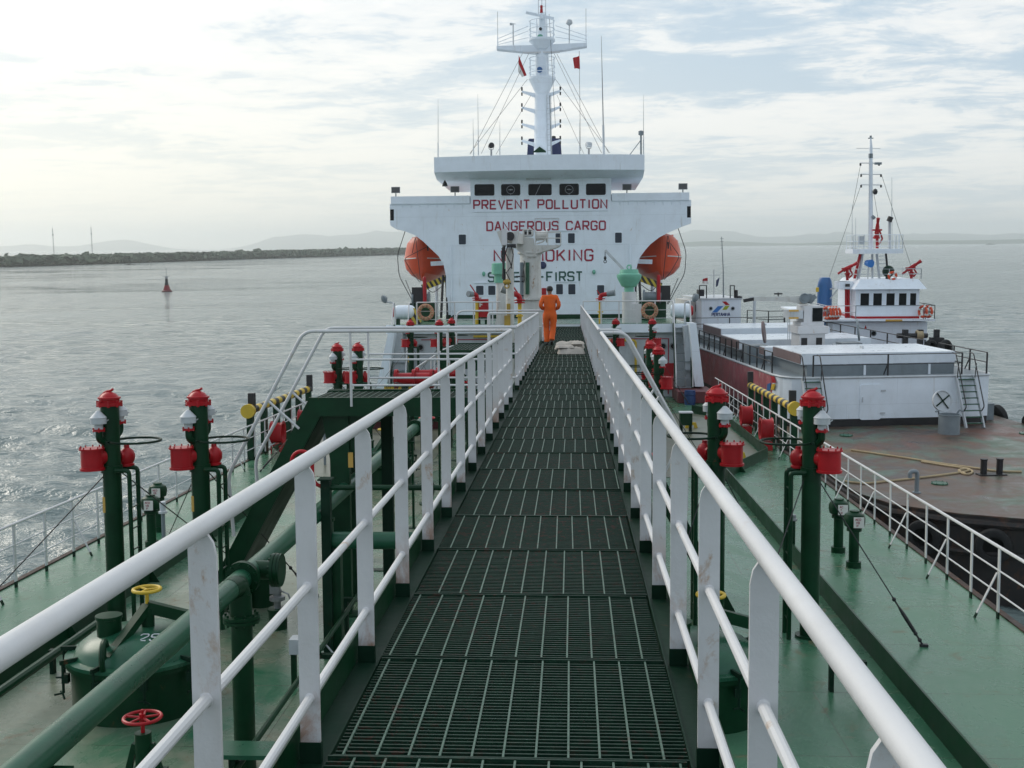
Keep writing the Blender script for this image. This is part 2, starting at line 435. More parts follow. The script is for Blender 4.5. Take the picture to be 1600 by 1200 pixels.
# ------------------------------------------------------------------ sea, far land, haze (sea level frame)
SEA = -8.0
use(W)
import numpy as np
def build_sea():
    # one sheet, finely meshed where waves can be seen and coarse far off; wind waves as real height
    rs = [3.0, 8.0]; r_ = 12.0
    while r_ < 1500: rs.append(r_); r_ *= 1.0072
    while r_ < 11600: rs.append(r_); r_ *= 1.05
    rs.append(11600.0)
    lo, hi, nf = R(-34), R(34), 680
    an = list(np.linspace(lo, hi, nf)) + list(np.linspace(hi, lo + 2 * math.pi, 72))[1:-1]
    A, RR = np.meshgrid(np.array(an), np.array(rs)); na, nr = len(an), len(rs)
    X, Y = RR * np.sin(A), RR * np.cos(A)
    dA = np.empty(na); dA[:nf] = (hi - lo) / nf; dA[nf:] = (2 * math.pi - (hi - lo)) / 71
    dr = np.gradient(np.array(rs))
    sp = np.maximum(RR * dA[None, :], dr[:, None])
    rg = np.random.RandomState(4)
    Z = np.zeros_like(X)
    patch = .75 + .35 * np.sin(X * .021 + Y * .013 + 1) * np.sin(Y * .027 - X * .011) + .15 * np.sin(X * .07 - Y * .055)
    for k in range(76):
        L = .7 * (4.6 / .7) ** rg.rand(); th = R(200) + rg.randn() * R(34)
        kx, ky = math.sin(th) * 2 * math.pi / L, math.cos(th) * 2 * math.pi / L
        amp = .0100 * L ** .85 * WAVE; ph = kx * X + ky * Y + rg.rand() * 6.283
        s_ = np.sin(ph)
        Z += amp * (s_ + .35 * s_ * s_) * np.clip((L / sp - 2.2) / 2.2, 0, 1) * patch
    co = np.empty((na * nr + 1, 3)); co[:-1, 0] = X.ravel(); co[:-1, 1] = Y.ravel(); co[:-1, 2] = Z.ravel(); co[-1] = 0
    i = np.arange(nr - 1)[:, None] * na; j = np.arange(na)[None, :]; jn = (j + 1) % na
    q = np.stack([i + j, i + jn, i + na + jn, i + na + j], -1).reshape(-1, 4)[:, ::-1]
    tri = np.stack([np.full(na, na * nr), np.arange(na), (np.arange(na) + 1) % na], -1)[:, ::-1]
    me = bpy.data.meshes.new('sea')
    me.vertices.add(len(co)); me.vertices.foreach_set('co', co.ravel())
    nl = q.size + tri.size; me.loops.add(nl); me.polygons.add(len(q) + len(tri))
    me.loops.foreach_set('vertex_index', np.concatenate([q.ravel(), tri.ravel()]).astype(np.int32))
    me.polygons.foreach_set('loop_start', np.concatenate([np.arange(len(q)) * 4, q.size + np.arange(len(tri)) * 3]).astype(np.int32))
    me.update(calc_edges=True); me.validate(); me.shade_smooth(); me.materials.append(M['sea'])
    o = bpy.data.objects.new('sea', me); COL.objects.link(o); o.location = (0, 0, SEA)
    props(o, 'grey green sea with short wind ripples all round the ships', 'sea', None, 'structure')
    PLACED.append((o, W))
WAVE = .66
build_sea()
def land_mat(name, a, b_):
    m, t, b = newmat(name)
    pos = nd(t, 'ShaderNodeNewGeometry').outputs['Position']
    t.links.new(mx(t, rmp(t, nz(t, pos, .02, 6, .6), .35, .65), a, b_), b.inputs['Base Color']); b.inputs['Roughness'].default_value = .9
    return m
M['forest'] = land_mat('mangrove_foliage', (.05, .08, .05), (.085, .115, .07))
M['hill'] = land_mat('hill_cover', (.07, .10, .07), (.10, .12, .08))
def ridge(name, pts, hfun, depth, mat, label, seed=0):
    # a landform: front foot on the water line pts, crest behind it, back slope down again
    mb = MB(); rings = []
    for i, p in enumerate(pts):
        away = V((p.x, p.y, 0)).normalized()
        h = hfun(i / (len(pts) - 1), p)
        prof = [(0, -.5), (.06, .25 * h), (.25, .72 * h), (.5, h), (.75, .65 * h), (1, -.5)]
        rings.append([p + away * depth * a + V((0, 0, z + h * .12 * mnoise.noise(V((p.x * .004, k * 1.7, seed))))) for k, (a, z) in enumerate(prof)])
    mb.loft(rings, closed=False, cap=False)
    solid(name, mb, mat, label, name.replace('_', ' '), kind='structure')
def line(a, b, n, d=None):
    return [a.lerp(b, i / n) for i in range(n + 1)]
def seap(px, py): return P(px, py, Z=SEA)
left = [seap(-260, 424), seap(0, 417.5), seap(150, 413), seap(300, 408), seap(450, 403), seap(560, 400), seap(640, 397.5), seap(760, 394)]
shore = []
for a, b in zip(left, left[1:]): shore += line(a, b, 10)[:-1]
ridge('left_shore', shore, lambda t, p: 2.2 + .8 * mnoise.noise(V((p.x * .01, p.y * .01, 3))), 130, M['forest'], 'low dark wooded shore along the left horizon')
far = line(P(700, 387.3, Z=SEA), P(1750, 380.6, Z=SEA), 60)
far = [V((p.x, p.y, 0)).normalized() * 5200 + V((0, 0, SEA)) for p in far]
ridge('right_shore', far, lambda t, p: 16 + 14 * mnoise.noise(V((t * 9, 0, 1))) + 9 * max(0, .6 - t), 500, M['forest'], 'thin far wooded shore along the right horizon')
def hillset(name, px0, px1, dist, prof, label, seed):
    pts = []; n = 70
    for i in range(n + 1):
        d = P(px0 + (px1 - px0) * i / n, 385, Y=1000); pts.append(V((d.x, d.y, 0)).normalized() * dist + V((0, 0, SEA)))
    def hf(t, p):
        x = px0 + (px1 - px0) * t; v = 0
        for cx_, hh, wd in prof: v += hh * math.exp(-((x - cx_) / wd) ** 2)
        return max(1, v * dist / F_PX * (1 + .18 * mnoise.fractal(V((x * .03, seed, 0)), .8, 2, 4)))
    ridge(name, pts, hf, 1000, M['hill'], label, seed)
hillset('left_hills', -250, 760, 10200, [(40, 10, 80), (190, 16, 60), (450, 18, 60), (560, 20, 90), (640, 17, 60)], 'pale hills beyond the left shore', 2)
hillset('right_hills', 980, 1760, 10600, [(1130, 20, 60), (1060, 14, 50), (1290, 17, 90), (1450, 13, 90), (1620, 13, 110)], 'pale hazy hills beyond the right shore', 5)
# far-off wood on the left shore: one mass of crowns
mb = MB(); random.seed(3)
for i in range(4200):
    t = random.random() ** .75 * (len(shore) - 1.01); k = int(t); p = shore[k].lerp(shore[k + 1], t - k)
    away = V((p.x, p.y, 0)).normalized(); dist = p.length
    dpt = random.random() ** 1.6 * 60
    q = p + away * dpt
    s = random.uniform(1.8, 3.8) * (1.0 + dist / 2600) * (1 + .25 * mnoise.noise(V((p.x * .015, p.y * .015, 0))))
    top = random.uniform(4.2, 5.6) * (.75 + dist / 1700)
    if random.random() < .012: top *= 1.22
    z = q.z + top * .55
    pts = [V((random.uniform(-1, 1), random.uniform(-1, 1), random.uniform(-1, 1))).normalized() for _ in range(7)]
    vs_ = mb.vs([q + V((0, 0, z - q.z)) + V((u.x * s * 1.5, u.y * s * 1.5, u.z * top * .55)) for u in pts])
    for a in range(7):
        for b in range(a + 1, 7):
            c = random.randrange(7)
            if c != a and c != b: mb.face([vs_[a], vs_[b], vs_[c]])
solid('mangrove_wood', mb, M['forest'], 'dark mangrove wood massed along the left shore', 'wood', kind='stuff', smooth=False)
for px_, lab in ((85, 'thin lattice mast on the left shore, farther from the tanker'), (145, 'thin lattice mast on the left shore, nearer the tanker')):
    f = P(px_, 408, Y=1000); f = V((f.x, f.y, 0)).normalized() * 1150 + V((0, 0, SEA))
    t_ = thing('radio_mast', f, lab, 'mast', 'masts on the far shore')
    mb = MB()
    H = 30 if px_ == 85 else 31
    for k in range(3):
        a = k * 2.1
        mb.tube([f + V((math.cos(a) * .5, math.sin(a) * .5, 0)), f + V((math.cos(a) * .25, math.sin(a) * .25, H))], .11, 4)
    for z in range(1, H, 2): mb.box(f + V((0, 0, z)), (.7, .7, .12))
    part('lattice', mb, M['steel'], t_)
    mb = MB(); mb.box(f + V((0, 0, H * .8)), (1.0, .6, 1.6)); mb.tube([f + V((0, 0, H)), f + V((0, 0, H + 2.5))], .06, 4)
    part('antenna', mb, M['steel'], t_)
# buoy
M['buoy_red'] = paint('faded_buoy_red', (.20, .012, .018), .6, .2, .2, .3)
b0 = seap(261, 456)
t_ = thing('navigation_buoy', b0, 'red lattice navigation buoy floating on the open water', 'buoy')
sB = .62 * (b0.length) / 165
mb = MB(); mb.lathe(b0, [(1.15 * sB, -.5), (1.15 * sB, .25 * sB), (.95 * sB, .4 * sB)], 20)
part('float', mb, M['maroon'], t_)
mb = MB(); mb.lathe(b0, [(.85 * sB, .35 * sB), (.50 * sB, 1.5 * sB)], 12); part('body', mb, M['buoy_red'], t_)
mb = MB(); mb.lathe(b0, [(.48 * sB, 1.51 * sB), (.30 * sB, 2.4 * sB), (.36 * sB, 2.5 * sB), (.26 * sB, 3.0 * sB)], 12); part('lantern_house', mb, M['black'], t_)
mb = MB(); mb.box(b0 + V((0, 0, 3.5 * sB)), (1.7 * sB, .1 * sB, .1 * sB)); mb.cyl(b0 + V((0, 0, 3 * sB)), b0 + V((0, 0, 5.4 * sB)), .06 * sB, n=6)
mb.box(b0 + V((0, 0, 3.2 * sB)), (.5 * sB, .5 * sB, .4 * sB)); part('top_mark', mb, M['steel'], t_)
for px_, py_, lab in ((204, 414.3, 'tiny dark boat low on the water before the left shore'), (1548, 382.3, 'tiny dark boat far off on the right horizon')):
    q = seap(px_, py_); L = q.length * 8 / F_PX
    mb = MB(); mb.loft([[q + V((x * L, y * L * .15, z * L * .12)) for x, y, z in ((-1, 0, 1), (-.8, -1, .8), (.8, -1, .8), (1, 0, 1.2), (.8, 1, .8), (-.8, 1, .8))],
                        [q + V((x * L * .8, y * L * .1, -.3)) for x, y in ((-1, 0), (-.8, -1), (.8, -1), (1, 0), (.8, 1), (-.8, 1))]])
    mb.box(q + V((-.3 * L, 0, .14 * L)), (.5 * L, .15 * L, .14 * L))
    solid('boat', mb, M['black'], lab, 'boat')

# ------------------------------------------------------------------ own ship: deck and hull
use(T_SHIP)
DK = -3.2
XP, XS = -8.95, 6.42           # port and starboard deck edge
XC = (XP + XS) / 2
mb = MB()
mb.bx((XP, -6, DK - .08), (XS, 50.4, DK))
solid('deck', mb, M['deck'], 'worn green painted main deck of the tanker', 'deck', kind='structure')
mb = MB()
for x, s in ((XP, -1), (XS, 1)):
    mb.bx((x, -6, DK - 5.6), (x + s * .10, 76, DK + .022))
mb.bx((XP, 75.5, DK - 5.6), (XS, 76, DK)); mb.bx((XP, 50.45, DK - .6), (XS, 75.4, DK - .3))
hull = solid('tanker_hull', mb, paint('rusty_hull', (.045, .027, .02), .7, .35, .6, .4), 'rusty brown hull edge of the tanker along its green deck', 'hull')

# ------------------------------------------------------------------ catwalk
cat = thing('catwalk', (0, 20, DK), 'long dark green grating catwalk between white railings, leading aft to the deckhouse', 'catwalk')
def panel_mesh(hx, L, off, skew):
    mb = MB()
    y = .014
    while y < L - .032:
        j = random.uniform(-.0015, .0015); mb.bx((-hx, y + j, -.034), (hx, y + j + .0078, -.004)); y += .0298
    mb.mi = 1
    k = -hx + .035 + off
    while k < hx - .01:
        j = random.uniform(-.004, .004); mb.beam((k + j, .008, -.012), (k + j + skew, L - .028, -.012), .0072, .024); k += .1057
    mb.mi = 0
    mb.bx((-hx, -.003, -.04), (hx, .0045, .003)); mb.bx((-hx, L - .030, -.04), (hx, L - .022, .003))
    return finish('grating', mb, [M['bar'], M['rod']], smooth=False)
PM = [panel_mesh(.585, 1.0, o_, k_) for o_, k_ in ((.0, .002), (.034, -.004), (.062, .005), (.018, -.002), (.08, .0), (.048, .006))]
random.seed(21)
for i in range(-1, 49):
    o = bpy.data.objects.new('grating', random.choice(PM)); COL.objects.link(o); o.parent = cat
    o.location = V((random.uniform(-.005, .005), i + .53, random.uniform(-.006, .003))) - V((0, 20, DK))
    o.rotation_euler = (random.uniform(-.006, .006), random.uniform(-.005, .005), random.uniform(-.003, .003))
mb = MB()
for s in (-1, 1):
    mb.bx((s * .600, -1, -.17), (s * .592, 50, -.005)); mb.bx((s * .601, -1, -.17), (s * .688, 50, -.16)); mb.bx((s * .601, -1, -.022), (s * .689, 50, -.012))
for i in range(-1, 50): mb.bx((-.588, i + .50, -.15), (.588, i + .56, -.045))
part('frame', mb, M['black_green'], cat)
for s in (-1, 1):
    mb = MB(); mb.bx((s * .690, -1, -.10), (s * .699, 49.9, .100)); part('toe_plate', mb, M['green'], cat)
for y in (2.0, 8.0, 14.0, 20.0, 26.0, 32.0, 38.0, 44.0):
    for s in (-1, 1):
        mb = MB(); mb.bx((s * .50, y - .06, DK), (s * .62, y + .06, -.171)); mb.bx((s * .42, y - .12, DK), (s * .70, y + .12, DK + .015))
        part('leg', mb, M['green'], cat)
def post_mesh(dz):
    mb = MB(); hw, th = .033, .006
    pts = [(-hw, 0, .015), (hw, 0, .015), (hw, 0, .872), (hw * .8, 0, .905), (hw * .3, 0, .930), (-hw * .2, 0, .936), (-hw, 0, .936)]
    mb.prism([V(p) + V((0, -th, dz if p[2] > .5 else 0)) for p in pts], (0, 2 * th, 0))
    me = finish('post', mb, M['post_white'])
    return me
ZL, ZRR = .985, .928
POST = post_mesh(.043)
POST_R = post_mesh(-.014); POST_R.transform(Matrix.Scale(-1, 4, (1, 0, 0))); POST_R.flip_normals()
fm = MB(); fm.bx((-.036, -.012, -.011), (.036, .012, .058)); FOOT = finish('foot', fm, M['black_green'])
RX = .645
def catwalk_rail(side, y0, y1, label, pre=None, post=None, n0=None, n1=None):
    x = side * RX
    t_ = thing('catwalk_railing', (x, (y0 + y1) / 2, 0), label, 'railing', 'white railings along the catwalk')
    zr = ZL if side < 0 else ZRR
    top = [(x, y0, zr), (x, y1, zr)]
    if pre: top = pre + top
    if post: top = top + post
    mb = MB(); mb.bend(top, .10,   .0235, 14, 6); part('handrail', mb, M['white'], t_)
    for z in (.575, .205):
        mb = MB(); mb.tube([(x + side * .0, y0, z), (x + side * .0, y1, z)], .0145, 10)
        yk_ = math.floor(y0) + 1.5
        while yk_ < y1: mb.ell((x, yk_, z), .0195, .017, .0195, 10, 6); yk_ += 1
        part("mid_rail", mb, M["white"], t_)
    y = math.floor(y0) + .5
    while y < y1 + .02:
        if y >= y0:
            o = bpy.data.objects.new('post', POST if side < 0 else POST_R); COL.objects.link(o); o.parent = t_
            o.location = V((x, y, 0)) - ORG[t_.name]
            f = bpy.data.objects.new('foot', FOOT); COL.objects.link(f); f.parent = o
        y += 1.0
    return t_
ZR = ZL
XBR = -3.55          # outboard end of the port branch platform
catwalk_rail(-1, -1.2, 15.75, 'white tube railing on the left of the catwalk, nearest the camera')
catwalk_rail(-1, 17.25, 28.7, 'white tube railing on the left of the catwalk, between the two left branches')
catwalk_rail(-1, 33.0, 49.6, 'white tube railing on the left of the catwalk, at its far end by the deckhouse')
catwalk_rail(1, -1.2, 16.2, 'white tube railing on the right of the catwalk, nearest the camera')
catwalk_rail(1, 17.3, 49.6, 'white tube railing on the right of the catwalk, beyond the starboard stair')
# ------------------------------------------------------------------ lettering: stroke font, mitred strips
_O = [(.7, 0), (3.3, 0), (4, .8), (4, 5.2), (3.3, 6), (.7, 6), (0, 5.2), (0, .8), (.7, 0)]
GL = {'A': [[(0, 0), (1.75, 6), (2.25, 6), (4, 0)], [(.85, 2.0), (3.15, 2.0)]],
      'B': [[(0, 0), (0, 6), (3.2, 6), (3.9, 5.3), (3.9, 3.8), (3.2, 3.1), (0, 3.1)], [(3.2, 3.1), (4, 2.3), (4, .8), (3.2, 0), (0, 0)]],
      'C': [[(4, 4.5), (4, 5.2), (3.3, 6), (.7, 6), (0, 5.2), (0, .8), (.7, 0), (3.3, 0), (4, .8), (4, 1.5)]],
      'D': [[(0, 0), (3.2, 0), (4, .8), (4, 5.2), (3.2, 6), (0, 6), (0, 0)]],
      'E': [[(4, 6), (0, 6), (0, 0), (4, 0)], [(0.3, 3.05), (3.3, 3.05)]],
      'F': [[(4, 6), (0, 6), (0, 0)], [(.3, 3.05), (3.1, 3.05)]],
      'G': [[(4, 4.5), (4, 5.2), (3.3, 6), (.7, 6), (0, 5.2), (0, .8), (.7, 0), (3.3, 0), (4, .8), (4, 2.8), (2.2, 2.8)]],
      'I': [[(2, 0), (2, 6)]], 'K': [[(0, 0), (0, 6)], [(3.9, 6), (.35, 2.6)], [(1.4, 3.5), (4, 0)]],
      'L': [[(0, 6), (0, 0), (3.8, 0)]], 'M': [[(0, 0), (0, 6), (2, 2.2), (4, 6), (4, 0)]],
      'N': [[(0, 0), (0, 6), (4, 0), (4, 6)]], 'O': [_O],
      'P': [[(0, 0), (0, 6), (3.3, 6), (4, 5.3), (4, 3.5), (3.3, 2.8), (.3, 2.8)]],
      'R': [[(0, 0), (0, 6), (3.3, 6), (4, 5.3), (4, 3.5), (3.3, 2.8), (.3, 2.8)], [(2.1, 2.6), (4, 0)]],
      'S': [[(4, 4.7), (4, 5.3), (3.3, 6), (.7, 6), (0, 5.3), (0, 3.8), (.7, 3.1), (3.3, 3.1), (4, 2.4), (4, .7), (3.3, 0), (.7, 0), (0, .7), (0, 1.3)]],
      'T': [[(0, 6), (4, 6)], [(2, 5.8), (2, 0)]], 'U': [[(0, 6), (0, .8), (.7, 0), (3.3, 0), (4, .8), (4, 6)]],
      'V': [[(0, 6), (2, 0), (4, 6)]], 'Y': [[(0, 6), (2, 3), (4, 6)], [(2, 2.9), (2, 0)]],
      '2': [[(0, 4.6), (0, 5.3), (.7, 6), (3.3, 6), (4, 5.3), (4, 3.8), (0, 0), (4, 0)]],
      '-': [[(.6, 3), (3.4, 3)]]}
def write(mb, text, o, rt, up, H, width=None, wt=.16, depth=.008, gap=1.9, wide=1.0):
    """text on the plane through o; rt, up unit vectors; cap height H; fitted to width."""
    rt, up = V(rt).normalized(), V(up).normalized(); nrm = rt.cross(up)
    u = H / 6.0
    adv = []; x = 0
    for ch in text:
        wch = 2.4 if ch == ' ' else (1.2 if ch == 'I' else 4.0)
        adv.append((ch, x, wch)); x += wch + gap
    tot = x - gap
    sx = (width / tot) if width else u * wide
    w_ = wt * H / 2
    for ch, x0, wch in adv:
        if ch == ' ': continue
        for si, pl in enumerate(GL[ch]):
            q = [V(((x0 + p[0] - (1.4 if ch == 'I' else 0)) * sx, p[1] * u)) for p in pl]
            q = [V((a.x, a.y)) for a in q]
            n = len(q); clo = (q[0] - q[-1]).length < 1e-6
            L_, R_ = [], []
            for i in range(n):
                if clo: a, b = q[i] - q[i - 1 if i else n - 2], q[(i + 1) if i < n - 1 else 1] - q[i]
                else:
                    a = q[i] - q[i - 1] if i else q[1] - q[0]; b = q[i + 1] - q[i] if i < n - 1 else a
                a, b = a.normalized(), b.normalized()
                na, nb = V((-a.y, a.x)), V((-b.y, b.x)); mm = na + nb
                mm = mm / max(.35, mm.length_squared / 2) if mm.length > 1e-6 else na
                L_.append(q[i] + mm * w_); R_.append(q[i] - mm * w_)
            d = depth + .001 * si
            pt = lambda p, z: V(o) + rt * p.x + up * p.y + nrm * z
            rings = [[pt(a, 0), pt(b, 0), pt(b, d), pt(a, d)] for a, b in zip(L_, R_)]
            mb.loft(rings, True, not clo)
    return mb

# ------------------------------------------------------------------ deck railings
def deck_railing(x, s, y0, y1, sp, nb, label, b0=0):
    t_ = thing('deck_railing', (x, (y0 + y1) / 2, DK), label, 'railing', 'white railings along the deck edge')
    mb = MB(); mb.tube([(x, y0, DK + 1.04), (x, y1, DK + 1.04)], .024, 10); part('handrail', mb, M['white'], t_)
    for z in (.70, .37):
        mb = MB(); mb.tube([(x, y0, DK + z), (x, y1, DK + z)], .013, 8); part('mid_rail', mb, M['white'], t_)
    pm_ = MB(); pm_.bx((-.009, -.036, .10), (.009, .036, 1.03)); pm_ = finish('post', pm_, M['white'])
    fm_ = MB(); fm_.bx((-.011, -.038, 0), (.011, .038, .10)); fm_ = finish('foot', fm_, M['black_green'])
    br_ = MB(); br_.beam((-s * .01, 0, .66), (-s * .285, 0, .06), .05, .012); br_ = finish('brace', br_, M['white'])
    bf_ = MB(); bf_.beam((-s * .28, 0, .07), (-s * .312, 0, 0), .054, .016); bf_ = finish('brace_foot', bf_, M['black_green'])
    def add(nm, me, y, par=None, yy=None):
        o = bpy.data.objects.new(nm, me); COL.objects.link(o)
        if par: o.parent = par
        else: o.parent = t_; o.location = V((x, y, DK)) - ORG[t_.name]
        return o
    k = 0; y = y0
    while y <= y1:
        p_ = add('post', pm_, y); add('foot', fm_, y, p_)
        if k % nb == b0:
            b_ = add('brace', br_, y + .045); add('foot', bf_, y, b_)
        k += 1; y += sp
    return t_
deck_railing(XP + .14, -1, 9.9, 47.6, 1.06, 3, 'thin white post and rail fence on the port deck edge, by the open sea', 0)
deck_railing(XS - .10, 1, 7.3, 47.6, 1.09, 2, 'white post and rail fence on the starboard deck edge, beside the rusty barge', 0)

# ------------------------------------------------------------------ vent masts
def vent_mast(x, y, s, guys, label, ztop=-.02):
    t_ = thing('vent_mast', (x, y, DK), label, 'vent mast', 'green vent masts with red valve caps')
    c = lambda dx, dy, z: V((x + dx, y + dy, z))
    H = ztop
    mb = MB(); mb.lathe((x, y, 0), [(.19, DK), (.19, DK + .03), (.127, DK + .031), (.127, H)], 24)
    mb.lathe((x, y, 0), [(.148, -.96), (.148, -.86)], 24); part('column', mb, M['green'], t_)
    mb = MB()
    mb.lathe((x, y, 0), [(.165, H), (.168, H + .05), (.136, H + .055), (.140, H + .095), (.156, H + .098), (.156, H + .12), (.128, H + .125), (.095, H + .165), (.045, H + .19), (.02, H + .195)], 24)
    for k in range(8):
        a = k * math.pi / 4 + .3; mb.cyl(c(.158 * math.cos(a), .158 * math.sin(a), H - .015), c(.158 * math.cos(a), .158 * math.sin(a), H + .072), .018, n=8)
    mb.bend([c(-.13, 0, H + .12), c(-.05, 0, H + .195), c(.03, 0, H + .21), c(.06, 0, H + .235)], .03, .018, 8)
    part('valve_cap', mb, M['red'], t_)
    # two small pressure vents on elbows
    for q, (dx, dy, dz) in enumerate(((s * .09, -.175, 0), (-s * .065, .185, .07))):
        z0 = H - .34 + dz
        mb = MB(); mb.bend([c(dx * .3, dy * .3, z0 - .20), c(dx, dy, z0 - .12), c(dx, dy, z0)], .08, .046, 12, 6); el = part('elbow', mb, M['green'], t_)
        mb = MB(); mb.lathe(c(dx, dy, z0), [(.082, 0), (.082, .03)], 18); 
        for k in range(4):
            a = k * 1.57 + .4; mb.cyl(c(dx + .07 * math.cos(a), dy + .07 * math.sin(a), z0 - .012), c(dx + .07 * math.cos(a), dy + .07 * math.sin(a), z0 + .05), .012, n=6)
        part('flange', mb, M['red'], el)
        mb = MB(); mb.lathe(c(dx, dy, z0), [(.058, .03), (.058, .10), (.107, .105), (.107, .185), (.114, .19), (.104, .20), (.024, .285), (.006, .288)], 20)
        mb.lathe(c(dx, dy, z0), [(.102, .186), (.102, .194)], 20)
        mb.beam(c(dx + .10, dy, z0 + .13), c(dx + .14, dy, z0 + .16), .02, .01)
        part('vent_cap', mb, M['lt_grey'], el)
    # drum valve on the outer front, valve on the inner back
    dx, dy, zb = s * .19, -.20, -.90
    mb = MB(); mb.lathe(c(dx, dy, zb), [(.168, 0), (.168, .03), (.150, .031), (.150, .285), (.172, .286), (.172, .308), (.05, .315)], 26)
    mb.cyl(c(dx * .35, dy * .35, zb + .17), c(dx * .7, dy * .7, zb + .17), .10, .13)
    for k in range(10):
        a = k * .628; mb.cyl(c(dx + .155 * math.cos(a), dy + .155 * math.sin(a), zb + .28), c(dx + .155 * math.cos(a), dy + .155 * math.sin(a), zb + .335), .010, n=6)
    part('drum_valve', mb, M['red'], t_)
    dx, dy = -s * .14, .20
    mb = MB(); mb.cyl(c(dx * .5, dy * .5, -.76), c(dx, dy, -.76), .085); mb.lathe(c(dx, dy, -.90), [(.10, 0), (.10, .03), (.085, .04), (.11, .09), (.115, .16), (.09, .22), (.04, .26), (.035, .30), (.0, .30)], 18)
    part('relief_valve', mb, M['red'], t_)
    mb = MB(); mb.torus(c(-s * .34, .05, -.52), (0, 0, 1), .34, .017, 36, 6); mb.box(c(-s * .02, -.12, -.52), (.03, .16, .025)); part('guard_ring', mb, M['black_green'], t_)
    # ladder on the inner side
    lx = -s * .30
    mb = MB()
    for dy in (-.13, .17):
        mb.bend([c(-s * .10, dy, -.92), c(lx, dy, -.92), c(lx, dy, DK)], .06, .032, 8)
    z = DK + .25
    while z < -1.1:
        mb.tube([c(lx, -.13, z), c(lx, .17, z)], .011, 6); z += .3
    part('ladder', mb, M['green'], t_)
    if s < 0: mb = MB(); mb.bx((x - .105, y - .106, -1.52), (x - .060, y - .086, -1.30)); part('placard', mb, M['placard_orange'], t_)
    for g in guys:
        a = c(s * .02, -.02, -.92) if g[2] else c(-s * .05, .05, -.92)
        e = V((g[0], g[1], DK))
        u = (e - a).normalized(); L = (e - a).length
        mb = MB(); mb.tube([a, a + u * (L - .75)], .0085, 6); gw = part('guy_wire', mb, M['cable'], t_)
        mb = MB(); mb.tube([a + u * (L - .76), a + u * (L - .55)], .012, 6); mb.tube([a + u * (L - .60), a + u * (L - .50), a + u * (L - .24), a + u * (L - .2)], [.014, .026, .026, .014], 8)
        mb.tube([a + u * (L - .22), e], .014, 6)
        for k in (.72, .42, .2, .1): mb.ell(a + u * (L - k), .028, .028, .03, 8, 6)
        mb.bx(e + V((-.05, -.03, 0)), e + V((.05, .03, .035)))
        part('turnbuckle', mb, M['black'], gw)
    return t_
pm1 = vent_mast(-6.25, 15.2, -1, [(-8.1, 13.6, 1), (-5.4, 18.6, 0)], 'green vent mast with red valves by the port railing, nearest on the left')
pm2 = vent_mast(-5.02, 15.3, -1, [(-7.2, 19.3, 1), (-3.8, 16.9, 0)], 'green vent mast with red valves standing before the foot of the port stair')
sm1 = vent_mast(3.45, 15.1, 1, [(4.87, 14.7, 1), (2.2, 13.4, 0)], 'green vent mast with red valves nearest the starboard railing, guy wire to the open deck')
sm2 = vent_mast(2.25, 15.7, 1, [(3.6, 18.2, 1), (1.2, 14.2, 0)], 'green vent mast with red valves close to the right catwalk rail')
for d, pl, il in (((-.05, 15.4, -.02), 'middle', 'port vent mast pair farther aft'),):
    dup(pm1, (-.03, 15.4, -.04), 'green vent mast aft of the port stair, left one of the middle pair')
    dup(pm2, (-.62, 15.0, -.02), 'green vent mast aft of the port stair, right one of the middle pair')
    dup(sm1, (-1.0, 13.6, -.06), 'squat looking red capped green vent mast just behind the starboard stair handrail')
    dup(sm2, (.15, 15.2, -.02), 'red capped green vent mast aft of the starboard stair, behind its twin')
    dup(pm1, (-.05, 29.7, .25), 'distant green vent mast before the poop bulkhead, leftmost of three')
    dup(pm2, (-.1, 29.6, .25), 'distant green vent mast before the poop bulkhead, middle of three')
    dup(pm2, (.25, 31.0, .28), 'distant green vent mast before the poop bulkhead, right of three')
    dup(sm1, (0, 29.7, .25), 'distant green vent mast left of the starboard poop ladder')
    dup(sm2, (-.25, 29.2, .25), 'distant green vent mast with red drum beside the starboard catwalk rail')

# ------------------------------------------------------------------ small air vents
def air_vent(x, y, label, ht=.62, txt=('AED', 'VB', 'P')):
    t_ = thing('air_vent', (x, y, DK), label, 'air vent', 'green tank air vents on deck')
    mb = MB(); mb.lathe((x, y, DK), [(.125, 0), (.125, .10), (.085, .101), (.085, ht), (.125, ht + .01), (.125, ht + .06), (.085, ht + .061)], 20); part('pipe', mb, M['green'], t_)
    z = DK + ht + .05
    mb = MB(); mb.lathe((x, y, z), [(.09, 0), (.165, .05), (.18, .13), (.18, .19), (.155, .25), (.085, .285), (.085, .31), (.02, .315)], 24); part('head', mb, M['green'], t_)
    mb = MB(); mb.bx((x - .055, y - .190, z + .045), (x + .115, y - .176, z + .225)); pl = part('placard', mb, M['placard'], t_)
    mb = MB()
    for k, tx in enumerate(txt): write(mb, tx, (x - .03 + .012 * k, y - .191, z + .172 - .055 * k), (1, 0, 0), (0, 0, 1), .034, wt=.2, depth=.002)
    part('lettering', mb, M['letter_red'], pl)
    return t_
air_vent(5.02, 20.1, 'green air vent with white lettered placard on the starboard deck, the farther of two', txt=('AC', 'T', 'P'))
air_vent(5.02, 19.0, 'green air vent with white lettered placard on the starboard deck, the nearer of two')
air_vent(-7.7, 20.3, 'green air vent with white placard between the two near port vent masts')
air_vent(-8.05, 21.6, 'green air vent half hidden behind the ladder of the leftmost vent mast')

